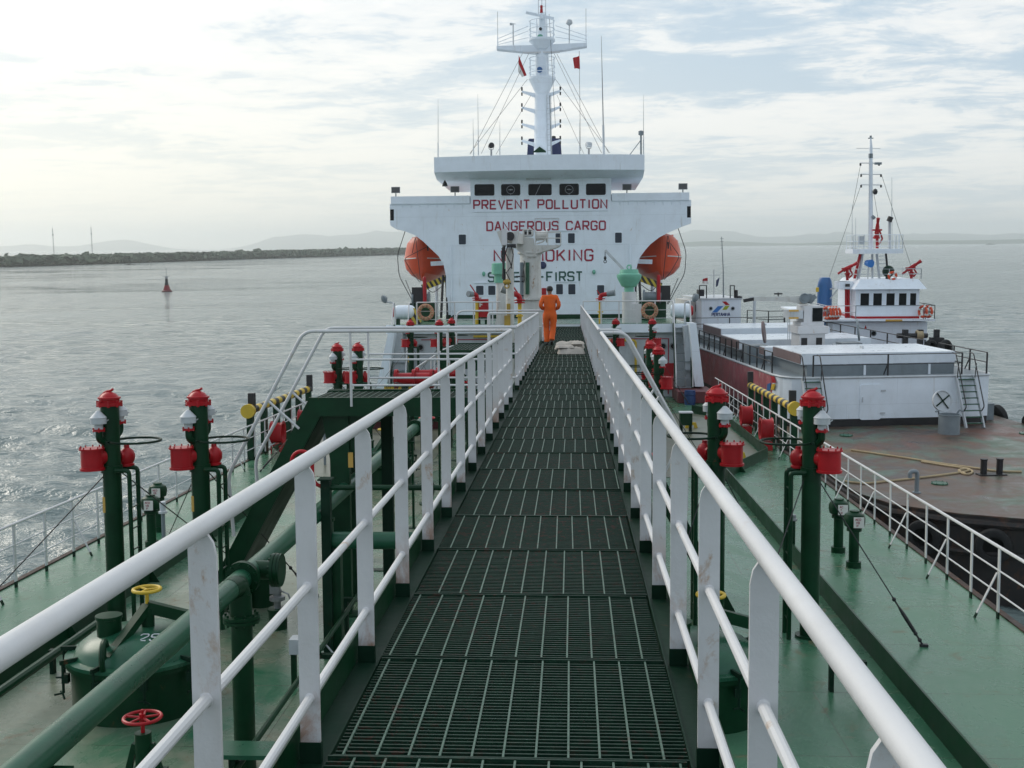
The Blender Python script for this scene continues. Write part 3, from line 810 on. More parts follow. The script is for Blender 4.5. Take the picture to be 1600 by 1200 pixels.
# ------------------------------------------------------------------ tank hatches
def hatch(x, y, s, label, text='2S', r=.78):
    zt = DK + .60
    t_ = thing('tank_hatch', (x, y, DK), label, 'tank hatch', 'domed cargo tank hatches')
    mb = MB(); mb.lathe((x, y, DK), [(r * .97, 0), (r * .97, .54), (r * 1.04, .545), (r * 1.04, .595)], 40); part('coaming', mb, M['green'], t_)
    mb = MB(); mb.lathe((x, y, zt), [(r * 1.05, 0), (r * 1.05, .04), (r * .93, .05), (r * .88, .13), (r * .70, .235), (r * .4, .30), (.02, .32)], 40)
    lid = part('lid', mb, M['pipe_green'], t_)
    if text:
      mb = MB(); write(mb, text, (x + .14, y - .40, zt + .262), (1, .05, 0), (0, .93, .30), .125, wt=.13, depth=.004); part('lettering', mb, M['lt_grey'], lid)
    # sight port
    mb = MB(); mb.lathe((x - .28, y - .18, zt + .2), [(.135, 0), (.135, .25), (.15, .255), (.15, .29), (.02, .295)], 20); part('sight_port', mb, M['green'], lid)
    # lifting beam, spindle, hand wheel
    mb = MB()
    mb.beam((x - .12, y - .62, zt + .12), (x + .10, y + .0, zt + .54), .10, .09)
    mb.beam((x + .10, y, zt + .54), (x + .66, y + .12, zt + .36), .10, .13)
    mb.cyl((x + .66, y + .12, zt + .1), (x + .66, y + .12, zt + .47), .07); mb.cyl((x + .66, y + .12, zt + .47), (x + .66, y + .12, zt + .53), .035)
    mb.cyl((x + .1, y, zt + .3), (x + .1, y, zt + .53), .075); part('lifting_beam', mb, M['green'], t_)
    mb = MB(); mb.torus((x - .14, y - .66, zt + .16), (1, .25, 0), .17, .032, 24, 8); mb.beam((x - .14, y - .66, zt), (x - .14, y - .66, zt + .33), .04, .03); part('hinge_ring', mb, M['green'], t_)
    wz = zt + .74
    mb = MB(); mb.cyl((x + .10, y, zt + .53), (x + .10, y, wz), .022); mb.torus((x + .10, y, wz), (0, 0, 1), .15, .022, 28, 8)
    for k in range(3):
        a = k * 2.09 + .4; mb.tube([(x + .10, y, wz), (x + .10 + .15 * math.cos(a), y + .15 * math.sin(a), wz)], .014, 6)
    part('hand_wheel', mb, M['yellow'], t_)
    for k in range(10):
        a = k * .628 + .1; ca, sa = math.cos(a), math.sin(a); q = V((x + r * 1.08 * ca, y + r * 1.08 * sa, zt - .02)); o_ = V((ca, sa, 0)); tq = V((-sa, ca, 0))
        mb = MB(); mb.beam(q - o_ * .16 + V((0, 0, .085)), q + o_ * .06 + V((0, 0, .085)), .03, .05); mb.cyl(q + o_ * .03 + V((0, 0, .1)), q + o_ * .03 - V((0, 0, .26)), .016, n=8)
        mb.box(q - V((0, 0, .10)), (.07, .07, .10))
        w0 = q + o_ * .04 - V((0, 0, .26)); mb.tube([w0 - tq * .07, w0, w0 + o_ * .09], .012, 6); mb.tube([w0, w0 + tq * .06 - V((0, 0, .05))], .012, 6)
        part('dog_clamp', mb, M['black_green'], t_)
    return t_
h1 = hatch(-4.78, 12.35, -1, 'large domed green tank hatch with yellow hand wheel at lower left, behind the long pipe')
h2 = hatch(1.66, 12.3, 1, 'domed green tank hatch behind the nearest right railing posts, yellow wheel showing', None, .70)
hb = hatch(-4.55, 27.4, -1, 'domed pale green tank hatch seen under the port branch platform', None)
0 and dup(h1, (.1, 15.0, 0), 'domed pale green tank hatch seen under the port branch platform')
dup(hb, (.05, 12.6, 0), 'domed tank hatch far aft on the port side near the maroon plating')

# ------------------------------------------------------------------ port cargo pipe line
PX, PZ, PR = -3.1, -1.33, .105
t_ = thing('cargo_pipe', (PX, 20, DK), 'long green pipe running aft beside the port side of the catwalk', 'pipe')
mb = MB(); mb.tube([(PX, 1.0, PZ), (PX, 46, PZ)], PR, 20); part('pipe', mb, M['pipe_green'], t_)
def flange(mb, c, ax, r, th=.035, nb=10, n=26):
    c = V(c); ax = V(ax).normalized(); a, b = basis(ax)
    mb.cyl(c - ax * th, c - ax * .004, r, n=n); mb.cyl(c + ax * .004, c + ax * th, r, n=n); mb.cyl(c - ax * .004, c + ax * .004, r * .93, n=n)
    for k in range(nb):
        q = c + (a * math.cos(6.283 * k / nb + .2) + b * math.sin(6.283 * k / nb + .2)) * r * .85
        mb.cyl(q - ax * (th + .025), q + ax * (th + .025), .014, n=6)
for y in (10.85, 20.2, 23.3, 34.0, 40.5):
    mb = MB(); flange(mb, (PX, y, PZ), (0, 1, 0), .175); part('flange', mb, M['green'], t_)
mb = MB(); mb.bend([(PX, 10.4, PZ), (PX + .03, 10.62, PZ), (PX + .05, 10.62, PZ - .40)], .3, PR * 1.03, 20, 8)
mb.ell((PX + .02, 10.6, PZ - .02), PR * 1.12, PR * 1.3, PR * 1.12, 18, 12); mb.cyl((PX + .05, 10.62, PZ - .1), (PX + .05, 10.62, DK), PR * 1.0, n=20)
dr = part('drop_pipe', mb, M['green'], t_)
mb = MB(); flange(mb, (PX + .05, 10.62, PZ - .34), (0, 0, 1), .18); part('flange', mb, M['green'], dr)
mb = MB(); mb.cyl((PX, 11.2, PZ), (PX + .22, 11.2, PZ), .098, n=20); br = part('branch', mb, M['green'], t_)
mb = MB(); flange(mb, (PX + .25, 11.2, PZ), (1, 0, 0), .175); mb.cyl((PX + .286, 11.2, PZ), (PX + .31, 11.2, PZ), .17, n=26); part('blind_flange', mb, M['green'], br)
for y in (6.6, 14.4, 18.6, 22.0, 26.5, 31, 36, 42):
    mb = MB(); mb.bx((PX - .15, y - .05, DK), (PX - .11, y + .05, PZ - .15)); mb.bx((PX + .11, y - .05, DK), (PX + .15, y + .05, PZ - .15)); mb.bx((PX - .17, y - .05, PZ - .15), (PX + .17, y + .05, PZ - PR - .002))
    mb.bx((PX - .22, y - .09, DK), (PX + .22, y + .09, DK + .012))
    part('support', mb, M['green'], t_)
# red hand wheel valve at the bottom left corner
vx, vy = -3.47, 9.1
t_ = thing('gate_valve', (vx, vy, DK), 'green gate valve with red hand wheel at the bottom left corner', 'valve', 'deck valves with red hand wheels')
mb = MB(); mb.cyl((vx, vy, DK + .55), (vx, vy, DK + .98), .07, n=16); mb.lathe((vx, vy, DK + .1), [(.10, 0), (.10, .1), (.17, .14), (.17, .42), (.12, .47), (.12, .52)], 20)
mb.box((vx, vy, DK + .60), (.34, .24, .06)); mb.beam((vx - .15, vy, DK + .6), (vx - .07, vy, DK + .88), .05, .05); mb.beam((vx + .15, vy, DK + .6), (vx + .07, vy, DK + .88), .05, .05)
part('body', mb, M['green'], t_)
mb = MB(); mb.cyl((vx - .62, vy, DK + .30), (vx + .62, vy, DK + .30), .11, n=18); flange(mb, (vx - .26, vy, DK + .3), (1, 0, 0), .19); flange(mb, (vx + .26, vy, DK + .3), (1, 0, 0), .19)
mb.cyl((vx - .62, vy, DK + .30), (vx - .62, vy, DK), .11, n=18); mb.cyl((vx + .62, vy, DK + .30), (vx + .62, vy, DK), .11, n=18); part('flanged_pipe', mb, M['pipe_green'], t_)
def wheel(mb, c, r, tilt=(0, 0, 1), n=5):
    a, b = basis(V(tilt)); c = V(c)
    mb.torus(c, tilt, r, r * .10, 32, 8); mb.cyl(c - V(tilt) * .03, c + V(tilt) * .035, r * .18, n=10)
    for k in range(n):
        q = 6.283 * k / n + .5; mb.tube([c, c + (a * math.cos(q) + b * math.sin(q)) * r], r * .07, 6)
    mb.cyl(c + V(tilt) * .03, c + V(tilt) * .07, r * .08, n=6)
mb = MB(); wheel(mb, (vx, vy, DK + 1.11), .155); mb.cyl((vx, vy, DK + .95), (vx, vy, DK + 1.1), .018, n=8); part('hand_wheel', mb, M['red'], t_)
# thin lines on trestles
def line_pipe(pts, r, label, trest, mat='green', drop=.0):
    t_ = thing('deck_pipe', (pts[0][0], pts[0][1], DK), label, 'pipe')
    mb = MB(); mb.bend(pts, .15, r, 10); part('pipe', mb, M[mat], t_)
    for (x, y, z) in trest:
        mb = MB(); h = .16 + r
        mb.bx((x - h, y - .04, DK), (x - h + .05, y + .04, z - r - .05)); mb.bx((x + h - .05, y - .04, DK), (x + h, y + .04, z - r - .05)); mb.bx((x - h - .01, y - .04, z - r - .05), (x + h + .01, y + .04, z - r))
        part('trestle', mb, M['black_green'], t_)
    return t_
line_pipe([(-2.15, 5.5, DK + .42), (-2.15, 30, DK + .42)], .032, 'slim green pipe on trestles close to the port side of the catwalk', [(-2.15, y, DK + .42) for y in (7.2, 9.6, 12, 14.6, 17.6, 21, 25)])
line_pipe([(-2.75, 6.5, DK + .55), (-2.75, 15.4, DK + .55), (-2.75, 15.6, DK + .1)], .03, 'slim green pipe on trestles just right of the long port cargo pipe', [(-2.75, y, DK + .55) for y in (7.6, 9.8, 12.6, 15.0)])
line_pipe([(-6.1, 6, DK + .36), (-6.1, 14.6, DK + .36)], .055, 'green pipe on a black trestle under the left handrail', [(-6.1, y, DK + .36) for y in (13.3, 10.0, 7)])
line_pipe([(3.45, 6, DK + .42), (3.45, 13.3, DK + .42)], .05, 'slim green pipe on a trestle on the starboard deck', [(3.45, y, DK + .42) for y in (9.5, 13.0)])
line_pipe([(1.05, 6, DK + .5), (1.05, 24, DK + .5)], .07, 'green pipe along the deck under the right side of the catwalk', [(1.05, y, DK + .5) for y in (8, 11, 14, 17, 20)])
# rounded header pipe crossing under the catwalk and its stands
t_ = thing('header_pipe', (-2.2, 14.1, DK), 'thick green pipe with a rounded end crossing under the catwalk', 'pipe')
mb = MB(); z = -1.67; mb.loft([[V((-3.0 + a, 14.1 + .115 * rr * math.cos(k * .3927), z + .115 * rr * math.sin(k * .3927))) for k in range(16)] for a, rr in ((0, .05), (.01, .35), (.04, .68), (.09, .92), (.16, 1), (2.9, 1), (4.4, 1))]); part('pipe', mb, M['pipe_green'], t_)
mb = MB(); flange(mb, (-1.95, 14.1, z), (1, 0, 0), .15, .018, 8); part('flange', mb, M['green'], t_)
for x in (-2.85, -1.9):
    mb = MB(); mb.bx((x - .07, 14.02, DK), (x + .07, 14.18, z - .12)); mb.bx((x - .14, 13.94, DK), (x + .14, 14.26, DK + .015)); part('stand', mb, M['green'], t_)
t_ = thing('drain_header', (-1.9, 14.6, DK), 'blue green low pipe crossing under the catwalk below the thick header', 'pipe')
mb = MB(); mb.tube([(-2.4, 14.75, DK + .62), (1.2, 14.75, DK + .62)], .06, 12); part('pipe', mb, M['pipe_green'], t_)
mb = MB(); mb.bx((-2.0, 14.7, DK), (-1.9, 14.8, DK + .56)); part('stand', mb, M['black_green'], t_)
# thin cross pipe with post and red goose neck
t_ = thing('cross_pipe', (-2.6, 14.0, DK), 'thin green pipe at rail height crossing from a stout post to the catwalk', 'pipe')
mb = MB(); mb.tube([(-2.9, 14, -.96), (-.7, 14, -.96)], .035, 10); part('pipe', mb, M['green'], t_)
mb = MB(); mb.bx((-3.0, 13.94, DK), (-2.88, 14.06, -.86)); mb.bx((-3.03, 13.9, -.86), (-2.85, 14.1, -.84)); part('post', mb, M['black_green'], t_)
mb = MB(); mb.tube([(-2.95, 14, -.957), (-3.0, 14, -.95), (-3.06, 14, -.92), (-3.10, 14, -.87), (-3.112, 14, -.81)] + [(-3.245 + .133 * math.cos(k * .2618), 14, -.625 + .133 * math.sin(k * .2618)) for k in range(13)] + [(-3.378, 14, -.70)], .025, 12)
solid('goose_neck', mb, M['red'], 'red bent vent pipe rising above the left handrail', 'vent pipe')
# small deck fittings, port
def pot(x, y, r, h, label):
    t_ = thing('deck_pot', (x, y, DK), label, 'deck fitting')
    mb = MB(); mb.lathe((x, y, DK), [(r, 0), (r, h), (r * 1.12, h + .004), (r * 1.12, h + .03), (.02, h + .035)], 22); part('body', mb, M['green'], t_)
    return t_
pot(-4.5, 16.4, .18, .42, 'short green capped drum on deck beyond the blind flange')
p_ = pot(-3.95, 15.25, .13, .26, 'small green deck pot carrying a grey gauge head')
mb = MB(); zz = DK + .29; mb.cyl((-3.95, 15.25, zz), (-3.95, 15.25, zz + .14), .05, n=12); mb.lathe((-3.95, 15.25, zz + .12), [(.11, 0), (.11, .05), (.06, .06), (.06, .15)], 18); mb.box((-3.97, 15.22, zz + .29), (.13, .11, .13)); mb.tube([(-3.9, 15.25, zz + .25), (-3.78, 15.2, zz + .22), (-3.7, 15.2, zz)], .012, 6)
part('gauge_head', mb, M['steel'], p_)
p2 = pot(-2.05, 21.5, .15, .35, 'green deck pot with a grey gauge head behind the left railing posts')
mb = MB(); zz = DK + .38; mb.lathe((-2.05, 21.5, zz), [(.06, 0), (.06, .15), (.12, .16), (.12, .22), (.05, .23), (.05, .36)], 16); part('gauge_head', mb, M['steel'], p2)
t_ = thing('junction_box', (-3.05, 12.95, DK), 'grey junction box on two green legs beside the slim pipe', 'junction box')
mb = MB(); mb.bx((-3.17, 12.85, DK + .42), (-2.93, 13.05, DK + .60)); part('box', mb, M['lt_grey'], t_)
for dx in (-.09, .09):
    mb = MB(); mb.bx((-3.05 + dx - .03, 12.92, DK), (-3.05 + dx + .03, 12.98, DK + .42)); part('leg', mb, M['green'], t_)
mb = MB(); mb.tube([(-2.93, 12.95, DK + .5), (-2.75, 12.95, DK + .52), (-2.65, 12.95, DK + .4), (-2.62, 12.95, DK)], .012, 6); part('cable', mb, M['lt_grey'], t_)
t_ = thing('step_plate', (-2.75, 9.55, DK), 'flat pale green step plate over the pipes at lower left', 'step')
mb = MB(); mb.bx((-3.0, 9.3, DK + .66), (-1.0, 9.62, DK + .70)); part('plate', mb, M['pipe_green'], t_)
for x in (-2.8, -1.2):
    mb = MB(); mb.bx((x - .03, 9.4, DK), (x + .03, 9.5, DK + .66)); part('leg', mb, M['black_green'], t_)
# bent clamps and a T-key left on deck, starboard side
t_ = thing('sounding_pipe', (4.78, 18.2, DK), 'thin grey sounding pipe standing behind the right vent mast', 'pipe')
mb = MB(); mb.cyl((4.1, 19.5, DK), (4.1, 19.5, DK + .72), .03, n=10); part('pipe', mb, M['green'], t_)
mb = MB(); mb.lathe((4.1, 19.5, DK + .7), [(.06, 0), (.06, .03), (.04, .04), (.04, .10), (.02, .11)], 12); part('cap', mb, M['steel'], t_)
for x, y, lb in ((-6.9, 18.8, 'slim grey sounding pipe between the near port vent masts'), (4.25, 30.0, 'tall grey sounding pipe inside the starboard drip tray'), (-6.6, 30.2, 'tan sounding pipe with grey cap inside the port drip tray')):
    t_ = thing('sounding_pipe', (x, y, DK), lb, 'pipe', 'sounding pipes on deck')
    mb = MB(); mb.cyl((x, y, DK), (x, y, DK + .95), .035, n=10); part('pipe', mb, M['grey'], t_)
    mb = MB(); mb.lathe((x, y, DK + .93), [(.075, 0), (.075, .035), (.05, .04), (.055, .20), (.02, .21)], 12); part('cap', mb, M['lt_grey'], t_)

# ------------------------------------------------------------------ spill coamings
def coaming(pts, label):
    mb = MB(); pts = [V((*p, DK)) for p in pts]
    n = len(pts); up = V((0, 0, .30)); off = []
    for i in range(n):
        a = (pts[i] - pts[i - 1]).normalized() if i else (pts[1] - pts[0]).normalized()
        b = (pts[i + 1] - pts[i]).normalized() if i < n - 1 else a
        na = V((-a.y, a.x, 0)); nb = V((-b.y, b.x, 0)); m_ = (na + nb); off.append(m_ / m_.length_squared * 2 * .012)
    mb.loft([[p - o, p + o, p + o + up, p - o + up] for p, o in zip(pts, off)])
    for i in range(n - 1):
        L = (pts[i + 1] - pts[i]).length; d = (pts[i + 1] - pts[i]) / L; nn = V((-d.y, d.x, 0))
        k = 1.2
        while k < L - .3:
            q = pts[i] + d * k
            for sg in (1,):
                a = q - nn * .013; mb.prism([a - d * .006, a - d * .006 - nn * .16, a - d * .006 + V((0, 0, .26))], d * .012)
            k += 3.0
    return solid('spill_coaming', mb, M['green'], label, 'coaming', 'green spill coamings on deck', sharp=.3)
coaming([(4.08, 6.0), (4.08, 28.0), (5.75, 31.6), (5.75, 41.5), (4.9, 43.5)], 'long low dark green coaming plate on the starboard deck, bending out towards the railing')
coaming([(-6.75, 10.5), (-6.75, 28.0), (-8.45, 31.6), (-8.45, 41.5), (-7.6, 43.5)], 'long low green coaming plate on the port deck, bending out towards the railing')
mtray = paint('stained_tray_paint', (.135, .150, .105), .35, .3, .5, .6, dirtcol=(.12, .09, .06))
for pts, lb in (([(4.15, 28.2), (5.68, 31.7), (5.68, 41.4), (4.9, 43.2), (1.2, 43.2), (1.2, 28.2)], 'brown stained deck inside the starboard coaming'),
                ([(-6.82, 28.2), (-8.38, 31.7), (-8.38, 41.4), (-7.6, 43.2), (-3.7, 43.2), (-3.7, 28.2)], 'brown stained deck inside the port coaming')):
    mb = MB(); mb.prism([V((*p, DK + .004)) for p in pts], (0, 0, .004)); solid('drip_tray', mb, mtray, lb, 'drip tray')
# ------------------------------------------------------------------ branch platforms and side stairs
def grid_plate(x0, x1, y0, y1, z=0.):
    mb = MB()
    y = y0 + .02
    while y < y1: mb.bx((x0, y, z - .03), (x1, y + .008, z)); y += .033
    mb.mi = 1
    x = x0 + .05
    while x < x1: mb.bx((x - .004, y0, z - .02), (x + .004, y1, z + .003)); x += .105
    return mb
SP = [M['bar'], M['rod']]
xo = -.68
t_ = thing('branch_platform', (-2.1, 16.5, DK), 'dark green platform branching left from the catwalk to the port stair', 'platform')
part('grating', grid_plate(XBR, xo, 15.85, 17.15), SP, t_, smooth=False)
for y in (15.80, 17.16):
    mb = MB(); mb.bx((XBR - .02, y, -.24), (xo, y + .04, .03)); part('side_beam', mb, M['green'], t_)
mb = MB()
mb.prism([V((-3.42, 15.95, -.242)), V((-2.55, 15.95, -.242)), V((-3.02, 15.95, -.95)), V((-3.30, 15.95, -.95))], (0, .03, 0)); mb.bx((-3.30, 15.9, DK), (-3.02, 16.02, -.242)); mb.bx((-3.4, 15.8, DK), (-2.92, 16.12, DK + .02)); part('column', mb, M['green'], t_)
mb = MB(); mb.bx((-3.30, 17.0, DK), (-3.02, 17.12, -.242)); mb.bx((-3.4, 16.9, DK), (-2.92, 17.22, DK + .02)); part('column', mb, M['green'], t_)
mb = MB(); mb.bx((-2.72, 16.9, DK), (-2.55, 17.02, -.242)); part('column', mb, M['black_green'], t_)
mb = MB(); mb.bx((-3.03, 15.88, -1.0), (-2.96, 15.9, -.78)); part('placard', mb, M['placard_orange'], t_)
# stair
def stair(name, label, x0, z0, x1, z1, ya, yb, mat='green', nst=11, wdt=.24, treads=True):
    t_ = thing(name, (x1, (ya + yb) / 2, z1), label, 'stair', 'stairs from the walkways to the deck')
    for y in (ya, yb):
        mb = MB(); d = (V((x1, 0, z1)) - V((x0, 0, z0))).normalized(); n = V((-d.z, 0, d.x)); n = n if n.z > 0 else -n
        h = wdt / 2
        pts = [V((x0, y - .02, z0)), V((x0 + (.30 if x1 < x0 else -.30), y - .02, z0 - .0)), V((x1 + (.30 if x1 < x0 else -.30), y - .02, z1)), V((x1, y - .02, z1))]
        mb.prism(pts, (0, .04, 0)); part('stringer', mb, M[mat], t_)
    mb = MB(); e = .30 if x1 < x0 else -.30; sg = .012
    mb.prism([V((x0 + e, ya + .021, z0 - .02)), V((x1 + e, ya + .021, z1)), V((x1 + e - .03, ya + .021, z1)), V((x0 + e - .03, ya + .021, z0 - .02))], (0, yb - ya - .042, 0)); part('added_dark_plate', mb, M['black_green'], t_)  # plate added so the gap under the treads looks dark
    if treads:
        for k in range(1, nst):
            f = k / nst; x = x0 + (x1 - x0) * f + (.15 if x1 < x0 else -.15); z = z0 + (z1 - z0) * f
            mb = MB(); mb.bx((x - .11, ya + .02, z - .015), (x + .11, yb - .02, z + .01)); part('tread', mb, M['black_green'], t_)
    return t_
stair('port_stair', 'steep dark green stair going down from the port branch platform', XBR - .02, .02, -5.35, DK, 15.85, 17.1)
def rail_line(name, label, pts, posts, mids, r=.026, grp='white rails of the side branches', rad=.14, mat='white'):
    t_ = thing(name, pts[0], label, 'railing', grp)
    mb = MB(); mb.bend(pts, rad, r, 10, 6); part('handrail', mb, M[mat], t_)
    for m_ in mids:
        mb = MB(); mb.bend(m_, .1, r * .58, 8); part('mid_rail', mb, M[mat], t_)
    for a, b in posts:
        mb = MB(); mb.tube([a, b], r * .72, 8); part('post', mb, M[mat], t_)
    return t_
for y, lb in ((15.8, 'white handrail along the near edge of the port branch platform, bending down the stair'), (17.2, 'white handrail along the far edge of the port branch platform, bending down the stair')):
    s = .0
    rail_line('branch_railing', lb, [(-RX, y, ZR), (-3.62, y, ZR), (-4.78, y, -1.10), (-4.72, y, -2.0)],
              [((x, y, -.1), (x, y, ZR)) for x in (-2.95, -1.55 - (y > 17) * .3)] + [((-4.16, y, -.02), (-3.72, y, -.42))],
              [[(-.66, y, .575), (-2.95, y, .575)], [(-.66, y, .205), (-2.95, y, .205)]])
t_ = thing('starboard_stair', (2.7, 16.8, DK), 'steep stair going down to starboard from the catwalk opening', 'stair', 'stairs from the walkways to the deck')
for y in (16.2, 17.3):
    mb = MB(); mb.prism([V((.66, y - .02, .0)), V((.92, y - .02, .0)), V((2.62, y - .02, DK)), V((2.36, y - .02, DK))], (0, .04, 0)); part('stringer', mb, M['green'], t_)
for k in range(1, 11):
    f = k / 11; x = .8 + 1.7 * f; z = DK * f
    mb = MB(); mb.bx((x - .11, 16.22, z - .015), (x + .11, 17.28, z + .01)); part('tread', mb, M['black_green'], t_)
for y, lb in ((16.2, 'white handrail bending down the near side of the starboard stair'), (17.3, 'white handrail bending down the far side of the starboard stair')):
    rail_line('branch_railing', lb, [(RX, y, ZRR), (1.0, y, ZRR), (2.0, y, -.92), (2.0, y, -1.9)], [((1.12, y, -.55), (1.5, y, .02)), ((1.6, y, -1.45), (1.9, y, -.75))], [])
# second, farther branch on the port side with its guard posts and a short stair
t_ = thing('aft_platform', (-2.0, 31, DK), 'dark green platform branching left from the catwalk farther aft', 'platform')
part('grating', grid_plate(-3.2, xo, 29.0, 33.0), SP, t_, smooth=False)
for y in (28.95, 33.01):
    mb = MB(); mb.bx((-3.2, y, -.2), (xo, y + .04, .03)); part('side_beam', mb, M['green'], t_)
for x, y in ((-3.1, 29.1), (-3.1, 32.9), (-1.9, 29.1)):
    mb = MB(); mb.bx((x - .07, y - .06, DK), (x + .07, y + .06, -.201)); part('column', mb, M['green'], t_)
rail_line('branch_railing', 'white corner rail with a tall plain post on the near edge of the aft branch', [(-RX, 28.75, ZR), (-1.93, 28.75, ZR), (-1.93, 28.75, -1.0)], [], [], rad=.08)
rail_line('branch_railing', 'white rounded rail on the far edge of the aft branch, dropping to a post', [(-RX, 33, ZR), (-3.2, 33, ZR), (-3.2, 33, -1.0)], [((-2.2, 33, 0), (-2.2, 33, ZR))], [[(-.66, 33, .5), (-3.2, 33, .5)]], rad=.25)
t_ = thing('small_stair', (-4.4, 36, DK), 'small white railed stair far aft on the port side', 'stair', 'stairs from the walkways to the deck')
for y in (35.6, 36.5):
    mb = MB(); mb.beam((-3.3, y, -1.15), (-4.9, y, DK + .3), .05, .18); part('stringer', mb, M['green'], t_)
    mb = MB(); mb.bend([(-3.0, y, -.20), (-3.75, y, -.22), (-4.85, y, -.92), (-4.9, y, -1.3)], .15, .025, 8); 
    for x, a, b in ((-3.3, -.2, -1.2), (-3.8, -.26, -1.7), (-4.3, -.58, -2.1), (-4.8, -.9, -2.6)): mb.tube([(x, y, a), (x, y, b)], .02, 6)
    part('handrail', mb, M['white'], t_)
for k in range(6):
    x = -3.4 - .25 * k; mb = MB(); mb.bx((x - .1, 35.63, -1.3 - .28 * k), (x + .1, 36.47, -1.27 - .28 * k)); part('tread', mb, M['black_green'], t_)

# ------------------------------------------------------------------ striped hose rails at the manifolds
def stripe_mat(name, ca, cb, period, ax, slope=0.):
    m, t, b = newmat(name)
    pos = nd(t, 'ShaderNodeTexCoord').outputs['Object']; s_ = nd(t, 'ShaderNodeSeparateXYZ'); t.links.new(pos, s_.inputs[0])
    v = s_.outputs[ax]
    if slope: v = mt(t, 'ADD', v, mt(t, 'MULTIPLY', s_.outputs[2], slope))
    f = mt(t, 'GREATER_THAN', mt(t, 'FRACT', mt(t, 'DIVIDE', v, period)), .5)
    n = nz(t, pos, 9, 6, .7)
    c = mx(t, f, ca, cb); c = mx(t, rmp(t, n, .55, .75, 0, .5), c, (.12, .09, .05))
    t.links.new(c, b.inputs['Base Color']); b.inputs['Roughness'].default_value = .45
    return m
M['stripe_y'] = stripe_mat('yellow_black_stripes', (.66, .46, .05), (.02, .02, .02), .74, 1)
M['stripe_x'] = stripe_mat('yellow_black_hazard', (.66, .50, .05), (.02, .02, .02), .30, 0, .6)
def hose_rail(x, s, y0, y1, label):
    t_ = thing('hose_rail', (x, (y0 + y1) / 2, DK), label, 'hose rail', 'striped hose rails at the deck edges')
    zt = DK + 1.42
    mb = MB(); mb.tube([(x, y0, zt), (x, y1, zt)], .11, 16); part('striped_pipe', mb, M['stripe_y'], t_)
    mb = MB(); mb.cyl((x, y0 - .16, zt), (x, y0 + .02, zt), .20, n=22); part('end_plate', mb, M['yellow'], t_)
    n = 6
    for k in range(n):
        y = y0 + .12 + (y1 - y0 - .24) * k / (n - 1); tall = k in (0, n - 1)
        mb = MB(); mb.bx((x - .09, y - .09, DK), (x + .09, y + .09, zt - .04)); p_ = part('post', mb, M['green'], t_)
        if tall:
            mb = MB(); mb.bx((x - .09, y + .101, zt - .1), (x + .09, y + .281, zt + .48)); part('post_top', mb, M['black'], p_)
    return t_
hose_rail(XP + .02, -1, 31.0, 38.3, 'black and yellow striped hose rail on green posts at the port deck edge')
hose_rail(XS + .05, 1, 31.5, 39.2, 'black and yellow striped hose rail on green posts at the starboard deck edge')
def chock(x, y, s, label):
    mb = MB()
    def ring(w_, h_, dx):
        return [V((x + s * dx, y + w_ * math.copysign(abs(math.cos(k * .2618)) ** .7, math.cos(k * .2618)), DK + .60 + h_ * math.copysign(abs(math.sin(k * .2618)) ** .7, math.sin(k * .2618)))) for k in range(24)]
    rings = [ring(a * .64, b * .70, c * .8) for a, b, c in ((.40, .46, -.24), (.44, .50, -.22), (.38, .43, -.16), (.36, .42, 0), (.38, .43, .16), (.44, .50, .22), (.40, .46, .24), (.33, .39, .22), (.28, .34, .10), (.27, .33, 0), (.28, .34, -.10), (.33, .39, -.22))]
    mb.loft(rings + [rings[0]], True, False)
    mb.bx((x - .14, y - .32, DK), (x + .14, y + .32, DK + .245))
    return solid('mooring_chock', mb, M['red'], label, 'mooring chock', 'red mooring chocks at the manifold rails', sharp=.9)
chock(-8.55, 32.6, -1, 'round red mooring chock by the port striped rail, nearer of two')
chock(-8.55, 36.0, -1, 'round red mooring chock by the port striped rail, farther of two')
chock(6.02, 33.4, 1, 'round red mooring chock by the starboard striped rail, nearer of two')
chock(6.02, 37.2, 1, 'round red mooring chock by the starboard striped rail, farther of two')
def lug(x, y, label):
    mb = MB(); mb.prism([V((x - .22, y, DK + .01)), V((x - .16, y, DK + .20)), V((x + .16, y, DK + .20)), V((x + .22, y, DK + .01)), V((x + .10, y, DK + .01)), V((x + .08, y, DK + .11)), V((x - .08, y, DK + .11)), V((x - .10, y, DK + .01))], (0, .10, 0))
    return solid('deck_lug', mb, M['yellow'], label, 'deck lug', 'yellow lugs in the drip trays')
lug(4.9, 31.3, 'yellow deck lug in the starboard tray, nearest'); lug(4.75, 33.4, 'yellow deck lug in the starboard tray, middle one'); lug(4.35, 38.5, 'yellow deck lug in the starboard tray, farthest')
lug(-7.3, 31.0, 'yellow deck lug in the port tray by the coaming'); lug(-6.6, 32.4, 'yellow deck lug in the port tray seen under the branch platform')

# ------------------------------------------------------------------ manifolds and clutter on the mid deck
def manifold(x0, x1, y, z, r, label, mat='red', nfl=3):
    t_ = thing('cargo_manifold', ((x0 + x1) / 2, y, DK), label, 'manifold', 'cross deck manifold pipes')
    mb = MB(); mb.tube([(x0, y, z), (x1, y, z)], r, 16); part('pipe', mb, M[mat], t_)
    for k in range(nfl):
        x = x0 + (x1 - x0) * k / max(1, nfl - 1)
        mb = MB(); flange(mb, (x, y, z), (1, 0, 0), r * 1.6, .04, 8); part('flange', mb, M[mat], t_)
    for k in range(2):
        x = x0 + (x1 - x0) * (.25 + .5 * k)
        mb = MB(); mb.bx((x - .08, y - .1, DK), (x + .08, y + .1, z - r)); part('stand', mb, M['green'], t_)
    return t_
manifold(-4.7, -3.7, 31.0, -.88, .17, 'red manifold pipe beyond the port branch rails')
manifold(-4.5, -3.2, 33.8, -.95, .13, 'red manifold pipe behind its bigger port neighbour')
